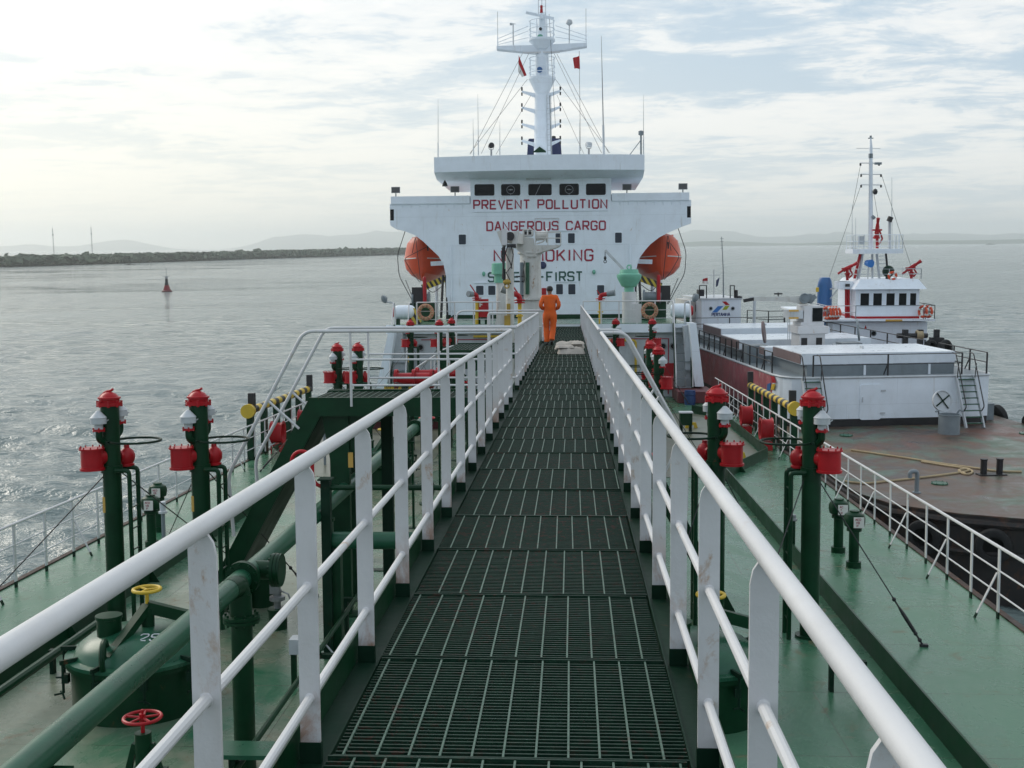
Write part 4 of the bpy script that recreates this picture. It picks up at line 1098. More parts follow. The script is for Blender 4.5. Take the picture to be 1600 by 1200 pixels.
manifold(-7.4, -1.2, 35.5, DK + .75, .17, 'green manifold pipe crossing the port deck aft', 'pipe_green', 5)
manifold(-7.4, -1.2, 37.5, DK + .75, .17, 'green manifold pipe crossing the port deck, second row', 'pipe_green', 5)
manifold(.9, 2.3, 34.5, DK + .7, .17, 'green manifold pipe crossing the starboard deck', 'pipe_green', 4)
manifold(.9, 2.3, 36.8, DK + .7, .17, 'green manifold pipe crossing the starboard deck, second row', 'pipe_green', 4)
mb = MB(); mb.bx((-6.9, 38.2, DK + .35), (-4.1, 43.2, DK + .55)); mb.bx((-6.8, 38.3, DK), (-4.2, 43.1, DK + .349)); solid('raised_plate', mb, M['maroon'], 'dark maroon raised deck plating seen under the port branch platform', 'deck plating')
mb = MB(); mb.bx((1.5, 31.2, DK + .95), (2.6, 36.0, DK + 1.05)); mb.bx((1.6, 31.3, DK), (2.5, 35.9, DK + .949)); solid('raised_plate', mb, M['maroon'], 'long maroon topped trunk beside the starboard stair rail', 'deck plating')
mb = MB(); mb.bx((4.7, 47.0, DK + .02), (6.2, 49.8, DK + .5)); solid('raised_plate', mb, M['maroon'], 'maroon plinth at the foot of the starboard poop ladder', 'deck plating')
def box_thing(name, c, d, mat, label, cat, lid=None):
    t_ = thing(name, (c[0], c[1], c[2] - d[2] / 2), label, cat)
    mb = MB(); mb.box(c, d); part('body', mb, M[mat], t_)
    mb = MB(); mb.box((c[0], c[1], c[2] + d[2] / 2 + .02), (d[0] + .05, d[1] + .05, .036)); part('lid', mb, M[lid or mat], t_)
    if c[2] - d[2] / 2 > DK + .02:
        for sx in (-1, 1):
            mb = MB(); mb.bx((c[0] + sx * d[0] * .38 - .04, c[1] - d[1] * .35, DK), (c[0] + sx * d[0] * .38 + .04, c[1] + d[1] * .35, c[2] - d[2] / 2 - .001)); part('leg', mb, M['black_green'], t_)
    return t_
box_thing('equipment_locker', (-2.6, 42.5, -.95), (2.4, 1.4, .8), 'green', 'dark green equipment locker on legs behind the port railings', 'locker')
box_thing('equipment_locker', (-4.9, 33.0, -1.35), (.9, .5, .22), 'yellow', 'yellow topped box among the red port pipes', 'locker', 'seafoam')
box_thing('valve_box', (1.35, 27.4, -1.05), (.5, .5, .5), 'red', 'red valve box tucked behind the starboard stair rail', 'valve box')
box_thing('valve_box', (3.35, 42.0, DK + .7), (.4, .4, .5), 'green', 'green valve box with pale label on the starboard deck', 'valve box', 'lt_grey')
box_thing('valve_box', (4.0, 37.0, DK + .5), (.4, .4, .4), 'green', 'green valve box in the starboard drip tray', 'valve box', 'lt_grey')
mb = MB(); mb.lathe((5.15, 46.6, DK), [(.22, 0), (.24, .2), (.22, .4), (.24, .42), (.22, .6), (.02, .61)], 20); solid('drum', mb, M['drum_blue'], 'blue drum by the foot of the starboard poop ladder', 'drum')
for x, y, z, lb in ((-3.0, 24.5, -1.25, 'red hand wheel valve beside the cargo pipe behind the left posts'), (-2.6, 30.0, -.9, 'red hand wheel valve under the aft branch platform'), (-3.55, 19.4, -1.55, 'red hand wheel valve just right of the red goose neck'),
                    (-3.9, 39.5, -1.1, 'red hand wheel valve on a tall spindle far aft to port'), (1.7, 22.0, -1.7, 'red hand wheel valve low behind the right railing')):
    t_ = thing('wheel_valve', (x, y, DK), lb, 'valve', 'deck valves with red hand wheels')
    mb = MB(); mb.lathe((x, y, DK), [(.2, 0), (.2, .04), (.10, .05), (.15, .3), (.17, .42), (.08, .6)], 16); mb.cyl((x, y, DK + .5), (x, y, z - .15), .05, n=10); part('body', mb, M['green'], t_)
    mb = MB(); wheel(mb, (x, y, z), .17); mb.cyl((x, y, z - .2), (x, y, z), .02, n=8); part('hand_wheel', mb, M['red'], t_)
# caged life ring style frame with pale post, port
t_ = thing('caged_vent', (-4.45, 29.3, DK), 'pale post inside a thin wire cage beside the middle port vent masts', 'vent')
mb = MB(); mb.lathe((-4.45, 29.3, DK), [(.16, 0), (.16, 1.9), (.19, 1.91), (.19, 2.05), (.05, 2.1)], 16); part('body', mb, M['placard'], t_)
mb = MB()
for k in range(8):
    a = k * .785; mb.bend([(-4.45 + .26 * math.cos(a), 29.3 + .26 * math.sin(a), DK + 1.2), (-4.45 + .26 * math.cos(a), 29.3 + .26 * math.sin(a), DK + 2.3), (-4.45, 29.3, DK + 2.36)], .1, .009, 5)
for z in (1.3, 1.7, 2.1): mb.torus((-4.45, 29.3, DK + z), (0, 0, 1), .26, .009, 20, 5)
part('cage', mb, M['black'], t_)
# folded canvas left on the walkway
random.seed(11)
mb = MB()
def cloth(cx_, cy, z0, lx, ly, h, seed, rot=0.):
    nx, ny = 16, 10; ca, sa = math.cos(rot), math.sin(rot); rows = []
    for j in range(ny + 1):
        r_ = []
        for i in range(nx + 1):
            u, v = i / nx * 2 - 1, j / ny * 2 - 1
            ed = (1 - abs(u) ** 6) * (1 - abs(v) ** 6)
            nzv = mnoise.fractal(V((u * 1.6 + seed, v * 1.6, seed)), .9, 2, 4)
            z = z0 + h * ed ** .22 * (.86 + .34 * nzv + .10 * math.sin(v * 9 + 2 * u)) if ed > 0 else z0
            x_, y_ = u * lx * (1 + .08 * mnoise.noise(V((v * 3, seed, 0)))), v * ly * (1 + .10 * mnoise.noise(V((u * 3, seed, 4))))
            r_.append(V((cx_ + x_ * ca - y_ * sa, cy + x_ * sa + y_ * ca, max(z0, z))))
        rows.append(r_)
    mb.loft(rows, False, False)
cloth(.20, 27.75, .004, .335, .48, .17, 3.1, .03); cloth(.17, 28.2, .10, .36, .50, .17, 8.3, -.05); cloth(.06, 27.62, .15, .22, .26, .06, 5.7, .1); cloth(.33, 28.0, .23, .16, .36, .06, 2.2, .2)
solid('folded_canvas', mb, M['tarp'], 'crumpled grey canvas bundle lying on the walkway right of the walking man', 'canvas', sharp=1.2)
M['old_yellow'] = paint('worn_yellow_paint', (.42, .27, .04), .55, .25, .5, .5)
# ------------------------------------------------------------------ poop front and deckhouse
use(T_SHIP)
YF = 60.0
def F(px, py, dy=0.): return P(px, py, Y=YF + dy)
PZ0 = .08
mb = MB(); mb.bx((-8.15, 50.0, -.30), (5.55, 76, PZ0)); mb.bx((-8.1, 76.0, DK), (5.5, 76.2, PZ0))
poop = thing('poop_deck', (-1.3, 60, DK), 'raised white edged poop deck with bulkhead in shade-toned grey under it', 'poop deck')
part('deck_slab', mb, M['white_far'], poop)
mb = MB(); mb.bx((-8.05, 50.06, PZ0 + .003), (5.45, 75.9, PZ0 + .012)); part('deck_paint', mb, M['deck'], poop)
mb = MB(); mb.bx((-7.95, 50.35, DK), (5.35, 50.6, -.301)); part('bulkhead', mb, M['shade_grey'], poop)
mb = MB(); mb.bx((-6.6, 50.33, -.62), (-2.2, 50.349, -.58)); mb.bx((1.4, 50.33, -.62), (4.6, 50.349, -.58)); mb.bx((4.55, 50.33, DK + .1), (4.6, 50.349, -.621)); part('stripe', mb, M['letter_red'], poop)
for s, pl in ((-1, [(608, 512), (618, 512), (604, 606), (588, 606)]), (1, [(1077, 505), (1088, 505), (1100, 604), (1086, 604)])):
    mb = MB(); mb.prism([P(a, b, Y=48.6) for a, b in pl], (0, 1.7, 0)); part('bulwark_plate', mb, M['white_far'], poop)
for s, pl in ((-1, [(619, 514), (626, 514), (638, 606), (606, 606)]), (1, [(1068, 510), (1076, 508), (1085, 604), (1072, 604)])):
    mb = MB(); mb.prism([P(a, b, Y=49.2) for a, b in pl], (0, .5, 0)); part('bulwark_plate', mb, M['shade_grey'], poop)  # grey plates carry the shaded face of the bulwark in their colour
for px_, py_ in ((657, 543), (1036, 541), (1052, 541)):
    c = P(px_, py_, Y=50.3); mb = MB(); mb.torus(c, (0, 1, 0), .14, .03, 20, 6); pf = part('porthole', mb, M['steel'], poop)
    mb = MB(); mb.cyl(c + V((0, .0, 0)), c + V((0, .045, 0)), .135, n=20); part('glass', mb, M['glass'], pf)
mb = MB(); c = P(1043, 560, Y=50.3); mb.bx((c.x - .28, 50.30, DK + .3), (c.x + .28, 50.348, DK + 1.5)); part('fire_cabinet', mb, M['red'], poop)
for pts in ([(1.1, 50.15, -.66), (3.1, 50.15, -.66), (3.1, 50.15, DK)], [(-4.2, 50.15, -.45), (-2.4, 50.15, -.45)]):
    mb = MB(); mb.bend(pts, .15, .055, 8); part('gas_pipe', mb, M['yellow'], poop)
def poop_rail(x0, x1, n, label, y=50.1):
    t_ = thing('poop_railing', ((x0 + x1) / 2, y, PZ0), label, 'railing', 'white railings on the poop edge')
    mb = MB(); mb.tube([(x0, y, PZ0 + 1.02), (x1, y, PZ0 + 1.02)], .026, 8); part('handrail', mb, M['white'], t_)
    for z in (.25, .62):
        mb = MB(); mb.tube([(x0, y, PZ0 + z), (x1, y, PZ0 + z)], .014, 6); part('mid_rail', mb, M['white'], t_)
    for k in range(n + 1):
        x = x0 + (x1 - x0) * k / n; mb = MB(); mb.bx((x - .03, y - .012, PZ0), (x + .03, y + .012, PZ0 + 1.02)); part('post', mb, M['white'], t_)
poop_rail(-6.75, -.75, 7, 'white railing on the poop edge, left of the catwalk')
poop_rail(.75, 4.75, 5, 'white railing on the poop edge, right of the catwalk')
def poop_ladder(xc, label):
    t_ = thing('poop_ladder', (xc, 48.6, DK), label, 'ladder', 'ladders up to the poop')
    for s in (-.36, .36):
        mb = MB(); mb.beam((xc + s, 49.95, PZ0), (xc + s, 48.5, DK), .04, .2); part('stringer', mb, M['green'], t_)
        mb = MB(); mb.bend([(xc + s, 50.1, PZ0 + 1.0), (xc + s, 49.7, PZ0 + 1.0), (xc + s, 48.35, DK + 1.15), (xc + s, 48.35, DK + .6)], .15, .028, 8); part('handrail', mb, M['white'], t_)
    for k in range(9):
        f = (k + .5) / 9; mb = MB(); c = V((xc, 49.95 - 1.45 * f, PZ0 + (DK - PZ0) * f)); mb.box(c, (.68, .22, .03)); part('tread', mb, M['grey'], t_)
poop_ladder(5.10, 'steep grey ladder with white handrails up to the poop, on the starboard side')
poop_ladder(-7.4, 'steep ladder with white handrails up to the poop, on the port side')

house = thing('deckhouse', (-1.44, 66, PZ0), 'tall white flared deckhouse with bridge windows and red warning lettering', 'deckhouse')
flL = [(697, 499), (697, 432), (693, 413), (685, 400), (675, 390.5), (661, 377), (648, 367.5), (632, 361), (619, 358), (610, 352.5), (609, 344.5), (615.5, 344.5), (615.5, 327), (609, 327), (609, 318.5), (735, 318.5), (735, 268)]
flR = [(955, 266), (955, 313.5), (1080, 312), (1080, 322), (1073.5, 322), (1073.5, 340), (1080, 340), (1080, 349), (1067, 353.5), (1044, 363.5), (1030, 371), (1016, 382), (1008, 391), (1000, 402), (996, 413), (992, 432), (992, 497)]
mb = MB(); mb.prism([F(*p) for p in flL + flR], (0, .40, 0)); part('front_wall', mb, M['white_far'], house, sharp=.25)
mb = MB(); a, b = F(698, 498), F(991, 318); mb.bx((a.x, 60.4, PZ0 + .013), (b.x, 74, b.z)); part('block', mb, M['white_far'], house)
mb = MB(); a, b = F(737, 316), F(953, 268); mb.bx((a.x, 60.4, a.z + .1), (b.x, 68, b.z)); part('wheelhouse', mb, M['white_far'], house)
mb = MB(); a, b = F(697, 499), F(992, 493); mb.bx((a.x, 59.975, PZ0 + .013), (b.x, 59.998, PZ0 + .25)); part('green_stripe', mb, M['green'], house)
for x0, x1, yy in ((611, 734, 318), (956, 1077, 313)):
    a, b = F(x0, yy + 1), F(x1, yy - 10)
    mb = MB(); mb.bx((a.x, 59.93, a.z), (b.x, 63.2, a.z + .40)); mb.bx((a.x, 59.97, a.z - .04), (b.x, 63.1, a.z - .001)); part('wing_coaming', mb, M['white_far'], house)
    mb = MB(); mb.bx((a.x, 60.42, F(700, 349).z), (b.x, 63.0, a.z - .041)); part('bridge_wing', mb, M['white_far'], house)
for x0, x1, yy in ((622, 730, 318.6), (962, 1070, 313.6)):
    for k in range(8):
        c = F(x0 + (x1 - x0) * (k + .5) / 8, yy); mb = MB(); mb.prism([c + V((-.02, 0, -.045)), c + V((-.02, -.055, -.045)), c + V((-.02, 0, -.24))], (.04, 0, 0)); part('bracket', mb, M['white_far'], house)
for x0, x1 in ((609.2, 615.5), (1073.5, 1079.8)):
    a, b = F(x0, 344.3 if x0 < 800 else 339.8), F(x1, 327.2 if x0 < 800 else 322.2); mb = MB(); mb.bx((a.x, 60.1, a.z), (b.x, 62.9, b.z)); part('wing_shade_box', mb, M['glass'], house)  # dark box stands in for the shade inside the wing recess
# roof with bowed fascia
def roof_plan(z, dy, inset=0.):
    xl, xr = F(682, 260).x + inset, F(1005, 260).x - inset; n = 12; pts = []
    for k in range(n + 1):
        t = k / n; x = xl + (xr - xl) * t; pts.append(V((x, 58.95 + dy - .55 * math.sin(math.pi * t), z)))
    return pts + [V((xr, 67.5, z)), V((xl, 67.5, z))]
zt, zb = P(845, 241.5, Y=58.4).z, P(845, 265.5, Y=58.4).z
mb = MB(); mb.loft([roof_plan(zb - .28, 1.1, .0), roof_plan(zb, 0), roof_plan(zt, 0), roof_plan(zt, .06, .05), roof_plan(zt - .35, .1, .08)]); part('roof', mb, M['white_far'], house, sharp=.4)
mb = MB(); a = F(822, 280, -.3); b = F(861, 275, -.3); mb.bx((a.x, 59.75, a.z), (b.x, 59.995, b.z)); part('sun_visor', mb, M['lt_grey'], house)
def window(x0, y0, x1, y1, rnd=.08, fr=.06, glass_='glass', wiper=False, disc=False, frm='white_far'):
    a, b = F(x0, y1), F(x1, y0); cx_, cz = (a.x + b.x) / 2, (a.z + b.z) / 2; hw, hh = (b.x - a.x) / 2, (b.z - a.z) / 2
    def rr(w_, h_, y, r_):
        o = []
        for q, (sx, sz) in enumerate(((1, 1), (-1, 1), (-1, -1), (1, -1))):
            for k in range(5):
                an = q * math.pi / 2 + k * math.pi / 8
                o.append(V((cx_ + sx * (w_ - r_) + r_ * math.cos(an), y, cz + sz * (h_ - r_) + r_ * math.sin(an))))
        return o
    mb = MB(); r1 = rnd + fr
    mb.loft([rr(hw + fr, hh + fr, YF - .001, r1), rr(hw + fr, hh + fr, YF - .03, r1), rr(hw, hh, YF - .03, rnd), rr(hw, hh, YF - .001, rnd)], True, False)
    f = part('window', mb, M[frm], house)
    mb = MB(); mb.prism(rr(hw, hh, YF - .012, rnd), (0, .010, 0)); part('pane', mb, M[glass_], f, smooth=False)
    if disc:
        mb = MB(); mb.torus((cx_, YF - .03, cz), (0, 1, 0), .21, .014, 28, 6); mb.ell((cx_, YF - .03, cz), .05, .03, .05, 10, 6); mb.beam((cx_ - .12, YF - .03, cz), (cx_ + .12, YF - .03, cz), .02, .03); mb.beam((cx_, YF - .03, cz - .21), (cx_, YF - .03, cz - .3), .02, .03)
        part('clear_view_screen', mb, M['steel'], f)
    if wiper:
        mb = MB(); mb.beam((cx_ - .25, YF - .04, cz - .3), (cx_ + .05, YF - .04, cz + .32), .02, .02); part('wiper', mb, M['steel'], f)
for k, (x0, x1) in enumerate(((741.5, 772.5), (783, 813), (825.5, 862), (874, 904.5), (915.5, 946.5))):
    dy_ = -.006 * (x0 - 844)
    window(x0, 287 + dy_, x1, 305.5 + dy_, .09, .05, 'glass', k == 2, k in (1, 3))
for x0, y0, x1, y1 in ((717, 366.5, 728, 382), (868, 364.5, 877, 380), (887.5, 364.5, 898, 380), (961, 363.5, 971.5, 379.5),
                       (744, 446.5, 755.5, 461), (763, 446.5, 774, 461), (869, 444, 879.5, 460), (888, 444, 899, 460), (933, 445.5, 944, 461)):
    window(x0, y0, x1, y1, .05, .05, 'glass_grey')
for tx, x0, x1, y0, y1, mat in (('PREVENT POLLUTION', 740.5, 948, 312.8, 325.8, 'letter_red'), ('DANGEROUS CARGO', 761, 945.5, 346.5, 359.5, 'letter_red'),
                                ('NO SMOKING', 772.5, 926, 391, 407.5, 'letter_red'), ('SAFETY-FIRST', 763.5, 909.5, 425.8, 439.5, 'letter_green')):
    o, e = F(x0, y1 + .6), F(x1, y1 - .8); u = F(x0, y0 + .6)
    rt = (e - o).normalized()
    for wd in [tx]:
        mb = MB(); write(mb, wd, o + V((0, -.006, 0)), (rt.x, 0, rt.z), (-rt.z, 0, rt.x), u.z - o.z, width=(e - o).length, wt=.185 if len(tx) > 11 else .165, depth=.012)
        part('lettering', mb, M[mat], house, smooth=False)
mb = MB(); a, b = F(739, 331.5), F(951, 328.5); mb.bx((a.x, 59.955, a.z), (b.x, 59.998, a.z + .035)); part('rain_gutter', mb, M['white_far'], house)
for q in (706, 984):
    a, b = F(q, 494), F(q, 385); mb = MB(); mb.tube([(a.x, 59.94, a.z), (a.x, 59.94, b.z), (a.x, 60.0, b.z + .1)], .035, 6)
    for k in range(5): mb.box((a.x, 59.97, a.z + .3 + .8 * k), (.14, .05, .05))
    part('down_pipe', mb, M['white_far'], house)
for q0, q1, yq in ((741, 776, 442.5), (866, 901, 440.5), (862, 902, 361)):
    a, b = F(q0, yq), F(q1, yq); mb = MB(); mb.bx((a.x, 59.93, a.z), (b.x, 59.998, a.z + .03)); part('window_eyebrow', mb, M['white_far'], house)
for px_, py_ in ((756, 428), (928, 425)):
    c = F(px_, py_); mb = MB(); mb.ell(c + V((0, -.1, 0)), .09, .1, .13, 10, 8); part('wall_lamp', mb, M['seafoam'], house)
c = F(848, 414.5); mb = MB(); mb.ell(c + V((0, -.03, 0)), .20, .05, .20, 20, 8); part('emblem', mb, M['blueblack'], house)
mb = MB(); c = F(850, 453); mb.bx((c.x - .12, 59.9, c.z - .26), (c.x + .12, 59.97, c.z + .1)); part('notice_board', mb, M['red'], house)
a, b = F(836, 362), F(873, 341); mb = MB()
for p, q in (((a.x, a.z), (b.x, a.z)), ((a.x, b.z), (b.x, b.z)), ((a.x, a.z), (a.x, b.z)), ((b.x, a.z), (b.x, b.z))): mb.tube([(p[0], 59.94, p[1]), (q[0], 59.94, q[1])], .02, 5)
part('board_frame', mb, M['white'], house)
mb = MB(); c = P(695, 284, Y=60.5); mb.lathe(c, [(.16, -.24), (.12, -.1), (.05, .02), (.02, .1)], 14); part('bell', mb, M['black'], house)

# floodlights, antennas on top of the house
def flood(px_, py_, pyb, Y, label, s=1.):
    a, b = P(px_, pyb, Y=Y), P(px_, py_, Y=Y)
    t_ = thing('floodlight', a, label, 'floodlight', 'floodlights on the bridge wings')
    mb = MB(); mb.cyl(a, b - V((0, 0, .1)), .035, n=8); mb.tube([b + V((-.12, .06, -.12)), b + V((0, .06, -.14)), b + V((.12, .06, -.12))], .02, 6); part('stand', mb, M['steel'], t_)
    mb = MB(); mb.loft([[b + V((x * sx, y, z * sz)) for x, z in ((-1, -1), (1, -1), (1, 1), (-1, 1))] for sx, sz, y in ((.14, .09, .22), (.22, .15, -.02), (.24, .165, -.06))]); part('housing', mb, M['grey'], t_)
    mb = MB(); mb.bx((b.x - .205, b.y - .075, b.z - .135), (b.x + .205, b.y - .061, b.z + .135)); part('lens', mb, M['lens'], t_)
flood(618.5, 297, 309, 60.6, 'floodlight on the outer end of the left bridge wing')
flood(711, 296, 308, 60.6, 'floodlight on the left bridge wing close to the wheelhouse')
flood(979.5, 292.5, 304, 60.6, 'floodlight on the right bridge wing close to the wheelhouse')
flood(1067, 291.5, 303, 60.6, 'floodlight on the outer end of the right bridge wing')
def searchlight(px_, py_, label, mat, face):
    b = P(px_, py_, Y=60.2); t_ = thing('searchlight', V((b.x, b.y, zt)), label, 'searchlight', 'searchlights on the bridge roof')
    mb = MB(); mb.cyl((b.x, b.y, zt - .3), b - V((0, 0, .2)), .05, n=8); mb.tube([b + V((-.16, 0, 0)), b + V((-.1, 0, -.2)), b + V((.1, 0, -.2)), b + V((.16, 0, 0))], .02, 6); part('yoke', mb, M['steel'], t_)
    mb = MB(); d = V(face); mb.cyl(b - d * .14, b + d * .14, .13, .15, 18); part('drum', mb, M[mat], t_)
searchlight(767.5, 227.5, 'round dark searchlight on the bridge roof, left of the mast', 'black', (.2, -1, 0))
searchlight(920, 226, 'pale searchlight on the bridge roof, right of the mast', 'lt_grey', (-.9, -.4, 0))
def whip(px_, pyb, pyt, Y, label, r=.016, kx=0):
    a, b = P(px_, pyb, Y=Y), P(px_ + kx, pyt, Y=Y); t_ = thing('whip_antenna', a, label, 'antenna', 'whip antennas around the bridge roof')
    mb = MB(); mb.tube([a, a.lerp(b, .25)], r * 2.2, 6); part('base', mb, M['lt_grey'], t_)
    mb = MB(); mb.tube([a.lerp(b, .25), a.lerp(b, .6), b], [r * 1.2, r, r * .4], 5); part('rod', mb, M['steel'], t_)
for px_, pyb, pyt, lb, kx in ((684.5, 246, 155, 'whip antenna at the left end of the bridge roof', 0), (740, 244, 186, 'short whip antenna at the left guy anchors on the roof', -1), (747.5, 243, 147, 'tall whip antenna at the left guy anchors on the roof', -1),
                              (781, 242, 190, 'short rod antenna just left of the mast foot', 0), (905.5, 241, 188, 'short rod antenna just right of the mast foot', 0), (943.5, 241, 56, 'tallest whip antenna, right of the mast', -4), (1005.5, 241, 148, 'whip antenna at the right end of the bridge roof', 0)):
    whip(px_, pyb, pyt, 61, lb, .014 if kx > -4 else .028, kx)
t_ = thing('deck_lamp', P(1001.5, 241, Y=61), 'lamp on a braced pole at the right end of the bridge roof', 'lamp')
a, b = P(1001.5, 243, Y=61), P(1001.5, 211, Y=61); mb = MB(); mb.cyl(a, b, .05, n=8); mb.tube([P(984, 242, Y=61), P(1000.5, 220, Y=61)], .025, 6); part('pole', mb, M['grey'], t_)
mb = MB(); mb.lathe(b, [(.08, -.02), (.14, .02), (.14, .2), (.05, .24)], 14); part('lamp_head', mb, M['grey'], t_)
# funnel behind the mast
f0 = P(825, 236, Y=71); f1 = P(876, 216, Y=71)
t_ = thing('funnel', (( f0.x + f1.x) / 2, 72, 7.6), 'dark blue funnel top behind the foot of the mast', 'funnel')
mb = MB(); mb.loft([[V((x, y, z)) for x, y in ((f0.x - k, 71), (f1.x + k, 71), (f1.x + k, 73.6), (f0.x - k, 73.6))] for k, z in ((.25, 7.4), (0, f1.z - .15), (-.06, f1.z))]); part('casing', mb, M['blueblack'], t_)
mb = MB()
for k in range(3): mb.cyl((f0.x + .5 + .55 * k, 72, f1.z - .1), (f0.x + .5 + .55 * k, 72.1, f1.z + .25), .14, n=10)
part('exhaust_pipe', mb, M['black'], t_)

# ------------------------------------------------------------------ radar mast
YM = 66.0
def Q(px_, py_, dy=0): return P(px_, py_, Y=YM + dy)
def qv(px_, py_): v = Q(px_, py_); return v
mxc = Q(847.5, 200).x
zz = lambda py_: Q(847, py_).z
mast = thing('radar_mast', (mxc, YM, zt - .3), 'tall white radar mast with crosstree standing on the bridge roof', 'mast')
mb = MB(); mb.lathe((mxc, YM, 0), [(.54, zt - .33), (.50, zz(236)), (.44, zz(150)), (.40, zz(128)), (.385, zz(96)), (.36, zz(80)), (.345, zz(64)), (.24, zz(45)), (.20, zz(22)), (.02, zz(21))], 24); part('column', mb, M['white_far'], mast)
mb = MB(); g0 = Q(847, 236); mb.prism([Q(832, 238, -.55), Q(843, 229, -.55), Q(853, 236, -.55), Q(853, 238, -.55)], (0, .1, 0)); part('canvas_cover', mb, M['green'], mast)
def basket(pyd, hw_px, cone, railtop, lab):
    z = zz(pyd); r = hw_px / 1740 * YM
    mb = MB(); mb.lathe((mxc, YM - .1, 0), [(.36, zz(cone)), (r * .98, z - .12), (r, z - .115), (r, z), (r * .9, z + .005)], 20); part('platform', mb, M['white_far'], mast)
    mb = MB(); zr = zz(railtop)
    for zq in (zr, (zr * .55 + z * .45), (zr * .25 + z * .75)):
        mb.torus((mxc, YM - .1, zq), (0, 0, 1), r * .96, .022, 28, 6)
    for k in range(8):
        a = k * .785 + .39; mb.tube([(mxc + r * .96 * math.cos(a), YM - .1 + r * .96 * math.sin(a), z), (mxc + r * .96 * math.cos(a), YM - .1 + r * .96 * math.sin(a), zr)], .024, 6)
    part('basket_rail', mb, M['white_far'], mast)
for z0_, z1_, r0_ in ((zz(147), zz(125), .72), (zz(77), zz(65), .70)):
    mb = MB(); mb.prism([V((mxc - .02, YM - .36, z0_)), V((mxc - .02, YM - .1 - r0_, z1_)), V((mxc - .02, YM - .36, z1_))], (.04, 0, 0)); part('web_plate', mb, M['lt_grey'], mast)
mb = MB()
for dx in (.30, .56): mb.tube([(mxc + dx, YM - .42, zt), (mxc + dx * .9, YM - .42, zz(150))], .018, 5)
z_ = zt + .2
while z_ < zz(152): mb.tube([(mxc + .29, YM - .42, z_), (mxc + .56, YM - .42, z_)], .013, 5); z_ += .3
part('ladder', mb, M['lt_grey'], mast)
basket(122, 20.5, 148, 92, 'lower'); basket(62, 20, 78, 34, 'upper')
mb = MB()
zc0, zc1 = zz(77.5), zz(72)
xl, xr = Q(776.5, 75).x, Q(917, 73).x
mb.loft([[V((xl, YM - .3, zc0 + .02)), V((xl, YM + .3, zc0 + .02)), V((xl, YM + .3, zc1)), V((xl, YM - .3, zc1))],
         [V((mxc - .5, YM - .3, zz(83.5))), V((mxc - .5, YM + .3, zz(83.5))), V((mxc - .5, YM + .3, zc1)), V((mxc - .5, YM - .3, zc1))],
         [V((mxc + .5, YM - .3, zz(83))), V((mxc + .5, YM + .3, zz(83))), V((mxc + .5, YM + .3, zc1 + .03)), V((mxc + .5, YM - .3, zc1 + .03))],
         [V((xr, YM - .3, zc0 + .10)), V((xr, YM + .3, zc0 + .10)), V((xr, YM + .3, zc1 + .08)), V((xr, YM - .3, zc1 + .08))]])
part('crosstree', mb, M['white_far'], mast, sharp=.3)
mb = MB(); a, b = Q(817, 83.5, -.34), Q(875, 80, -.34); mb.bx((a.x, YM - .36, a.z), (b.x, YM - .31, b.z)); part('name_board', mb, M['white'], mast)
for s, x_ in ((-1, xl), (1, xr)):
    z0 = zc1 + (.08 if s > 0 else 0)
    mb = MB(); xi = mxc + s * .78
    for za, zb_ in ((.45, 1.15), (.24, .88), (.12, .5)):
        mb.tube([(x_, YM, z0 + za), (xi, YM, zc1 + zb_)], .018, 5)
    mb.tube([(x_ - s * .05, YM, z0), (x_ - s * .05, YM, z0 + .62)], .03, 6); xm = x_ + (mxc - x_) * .36
    part('crosstree_rail', mb, M['white_far'], mast)
    mb = MB(); mb.tube([(x_ - s * .05, YM, z0 + .6), (x_ - s * .05, YM, z0 + 2.0)], .014, 5); part('rod_antenna', mb, M['steel'], mast)
a = Q(802, 71); mb = MB(); mb.tube([a, a + V((0, 0, 1.25))], .035, 6); mb.box(a + V((.03, 0, 1.22)), (.22, .03, .035)); mb.lathe(a + V((-.12, 0, 1.16)), [(.07, 0), (.09, .1), (.02, .13)], 10); part('wind_gauge', mb, M['lt_grey'], mast)
a = Q(889.5, 71); mb = MB(); mb.tube([a, Q(889.5, 36)], .035, 6); mb.lathe(Q(889.5, 37), [(.05, -.1), (.19, 0), (.19, .08), (.14, .2), (.02, .26)], 16); part('satellite_dome', mb, M['lt_grey'], mast)
mb = MB(); a, b = Q(822, 19.5, -.25), Q(865.5, 29, -.25); mb.beam(a, b, .12, .13); mb.cyl(Q(846, 30, -.25), Q(846, 22, -.25), .12, n=12); part('radar_scanner', mb, M['white_far'], mast)
mb = MB(); mb.cyl(Q(846, 20), Q(846, 14.5), .085, n=12); mb.cyl(Q(846, 13.5), Q(846, 8.5), .075, n=12); part('mast_light', mb, M['red'], mast)
mb = MB()
for dx in (-.20, .22):
    mb.tube([(mxc + dx, YM, zz(24)), (mxc + dx, YM, zz(-12))], .018, 5)
for py_ in (20, 10, 0, -10): mb.tube([(mxc - .2, YM, zz(py_)), (mxc + .22, YM, zz(py_))], .012, 5)
mb.tube([(mxc, YM, zz(9)), (mxc, YM, zz(-12))], .02, 5); part('top_frame', mb, M['lt_grey'], mast)
for px_, py_, r_, lm, nm in ((844.5, 45, .09, 'black', 'horn'), (844, 58, .17, 'seafoam', 'searchlight'), (843, 109, .17, 'blue', 'horn')):
    c = Q(px_, py_, -.75 if py_ > 50 else -.3); mb = MB(); mb.cyl(c + V((0, .25, 0)), c, r_ * .5, r_, 18); mb.cyl(c + V((0, -.002, 0)), c + V((0, -.03, 0)), r_ * .5, n=12); mb.tube([c + V((0, .2, 0)), c + V((0, .7, -.1))], .03, 6); part(nm, mb, M[lm], mast)
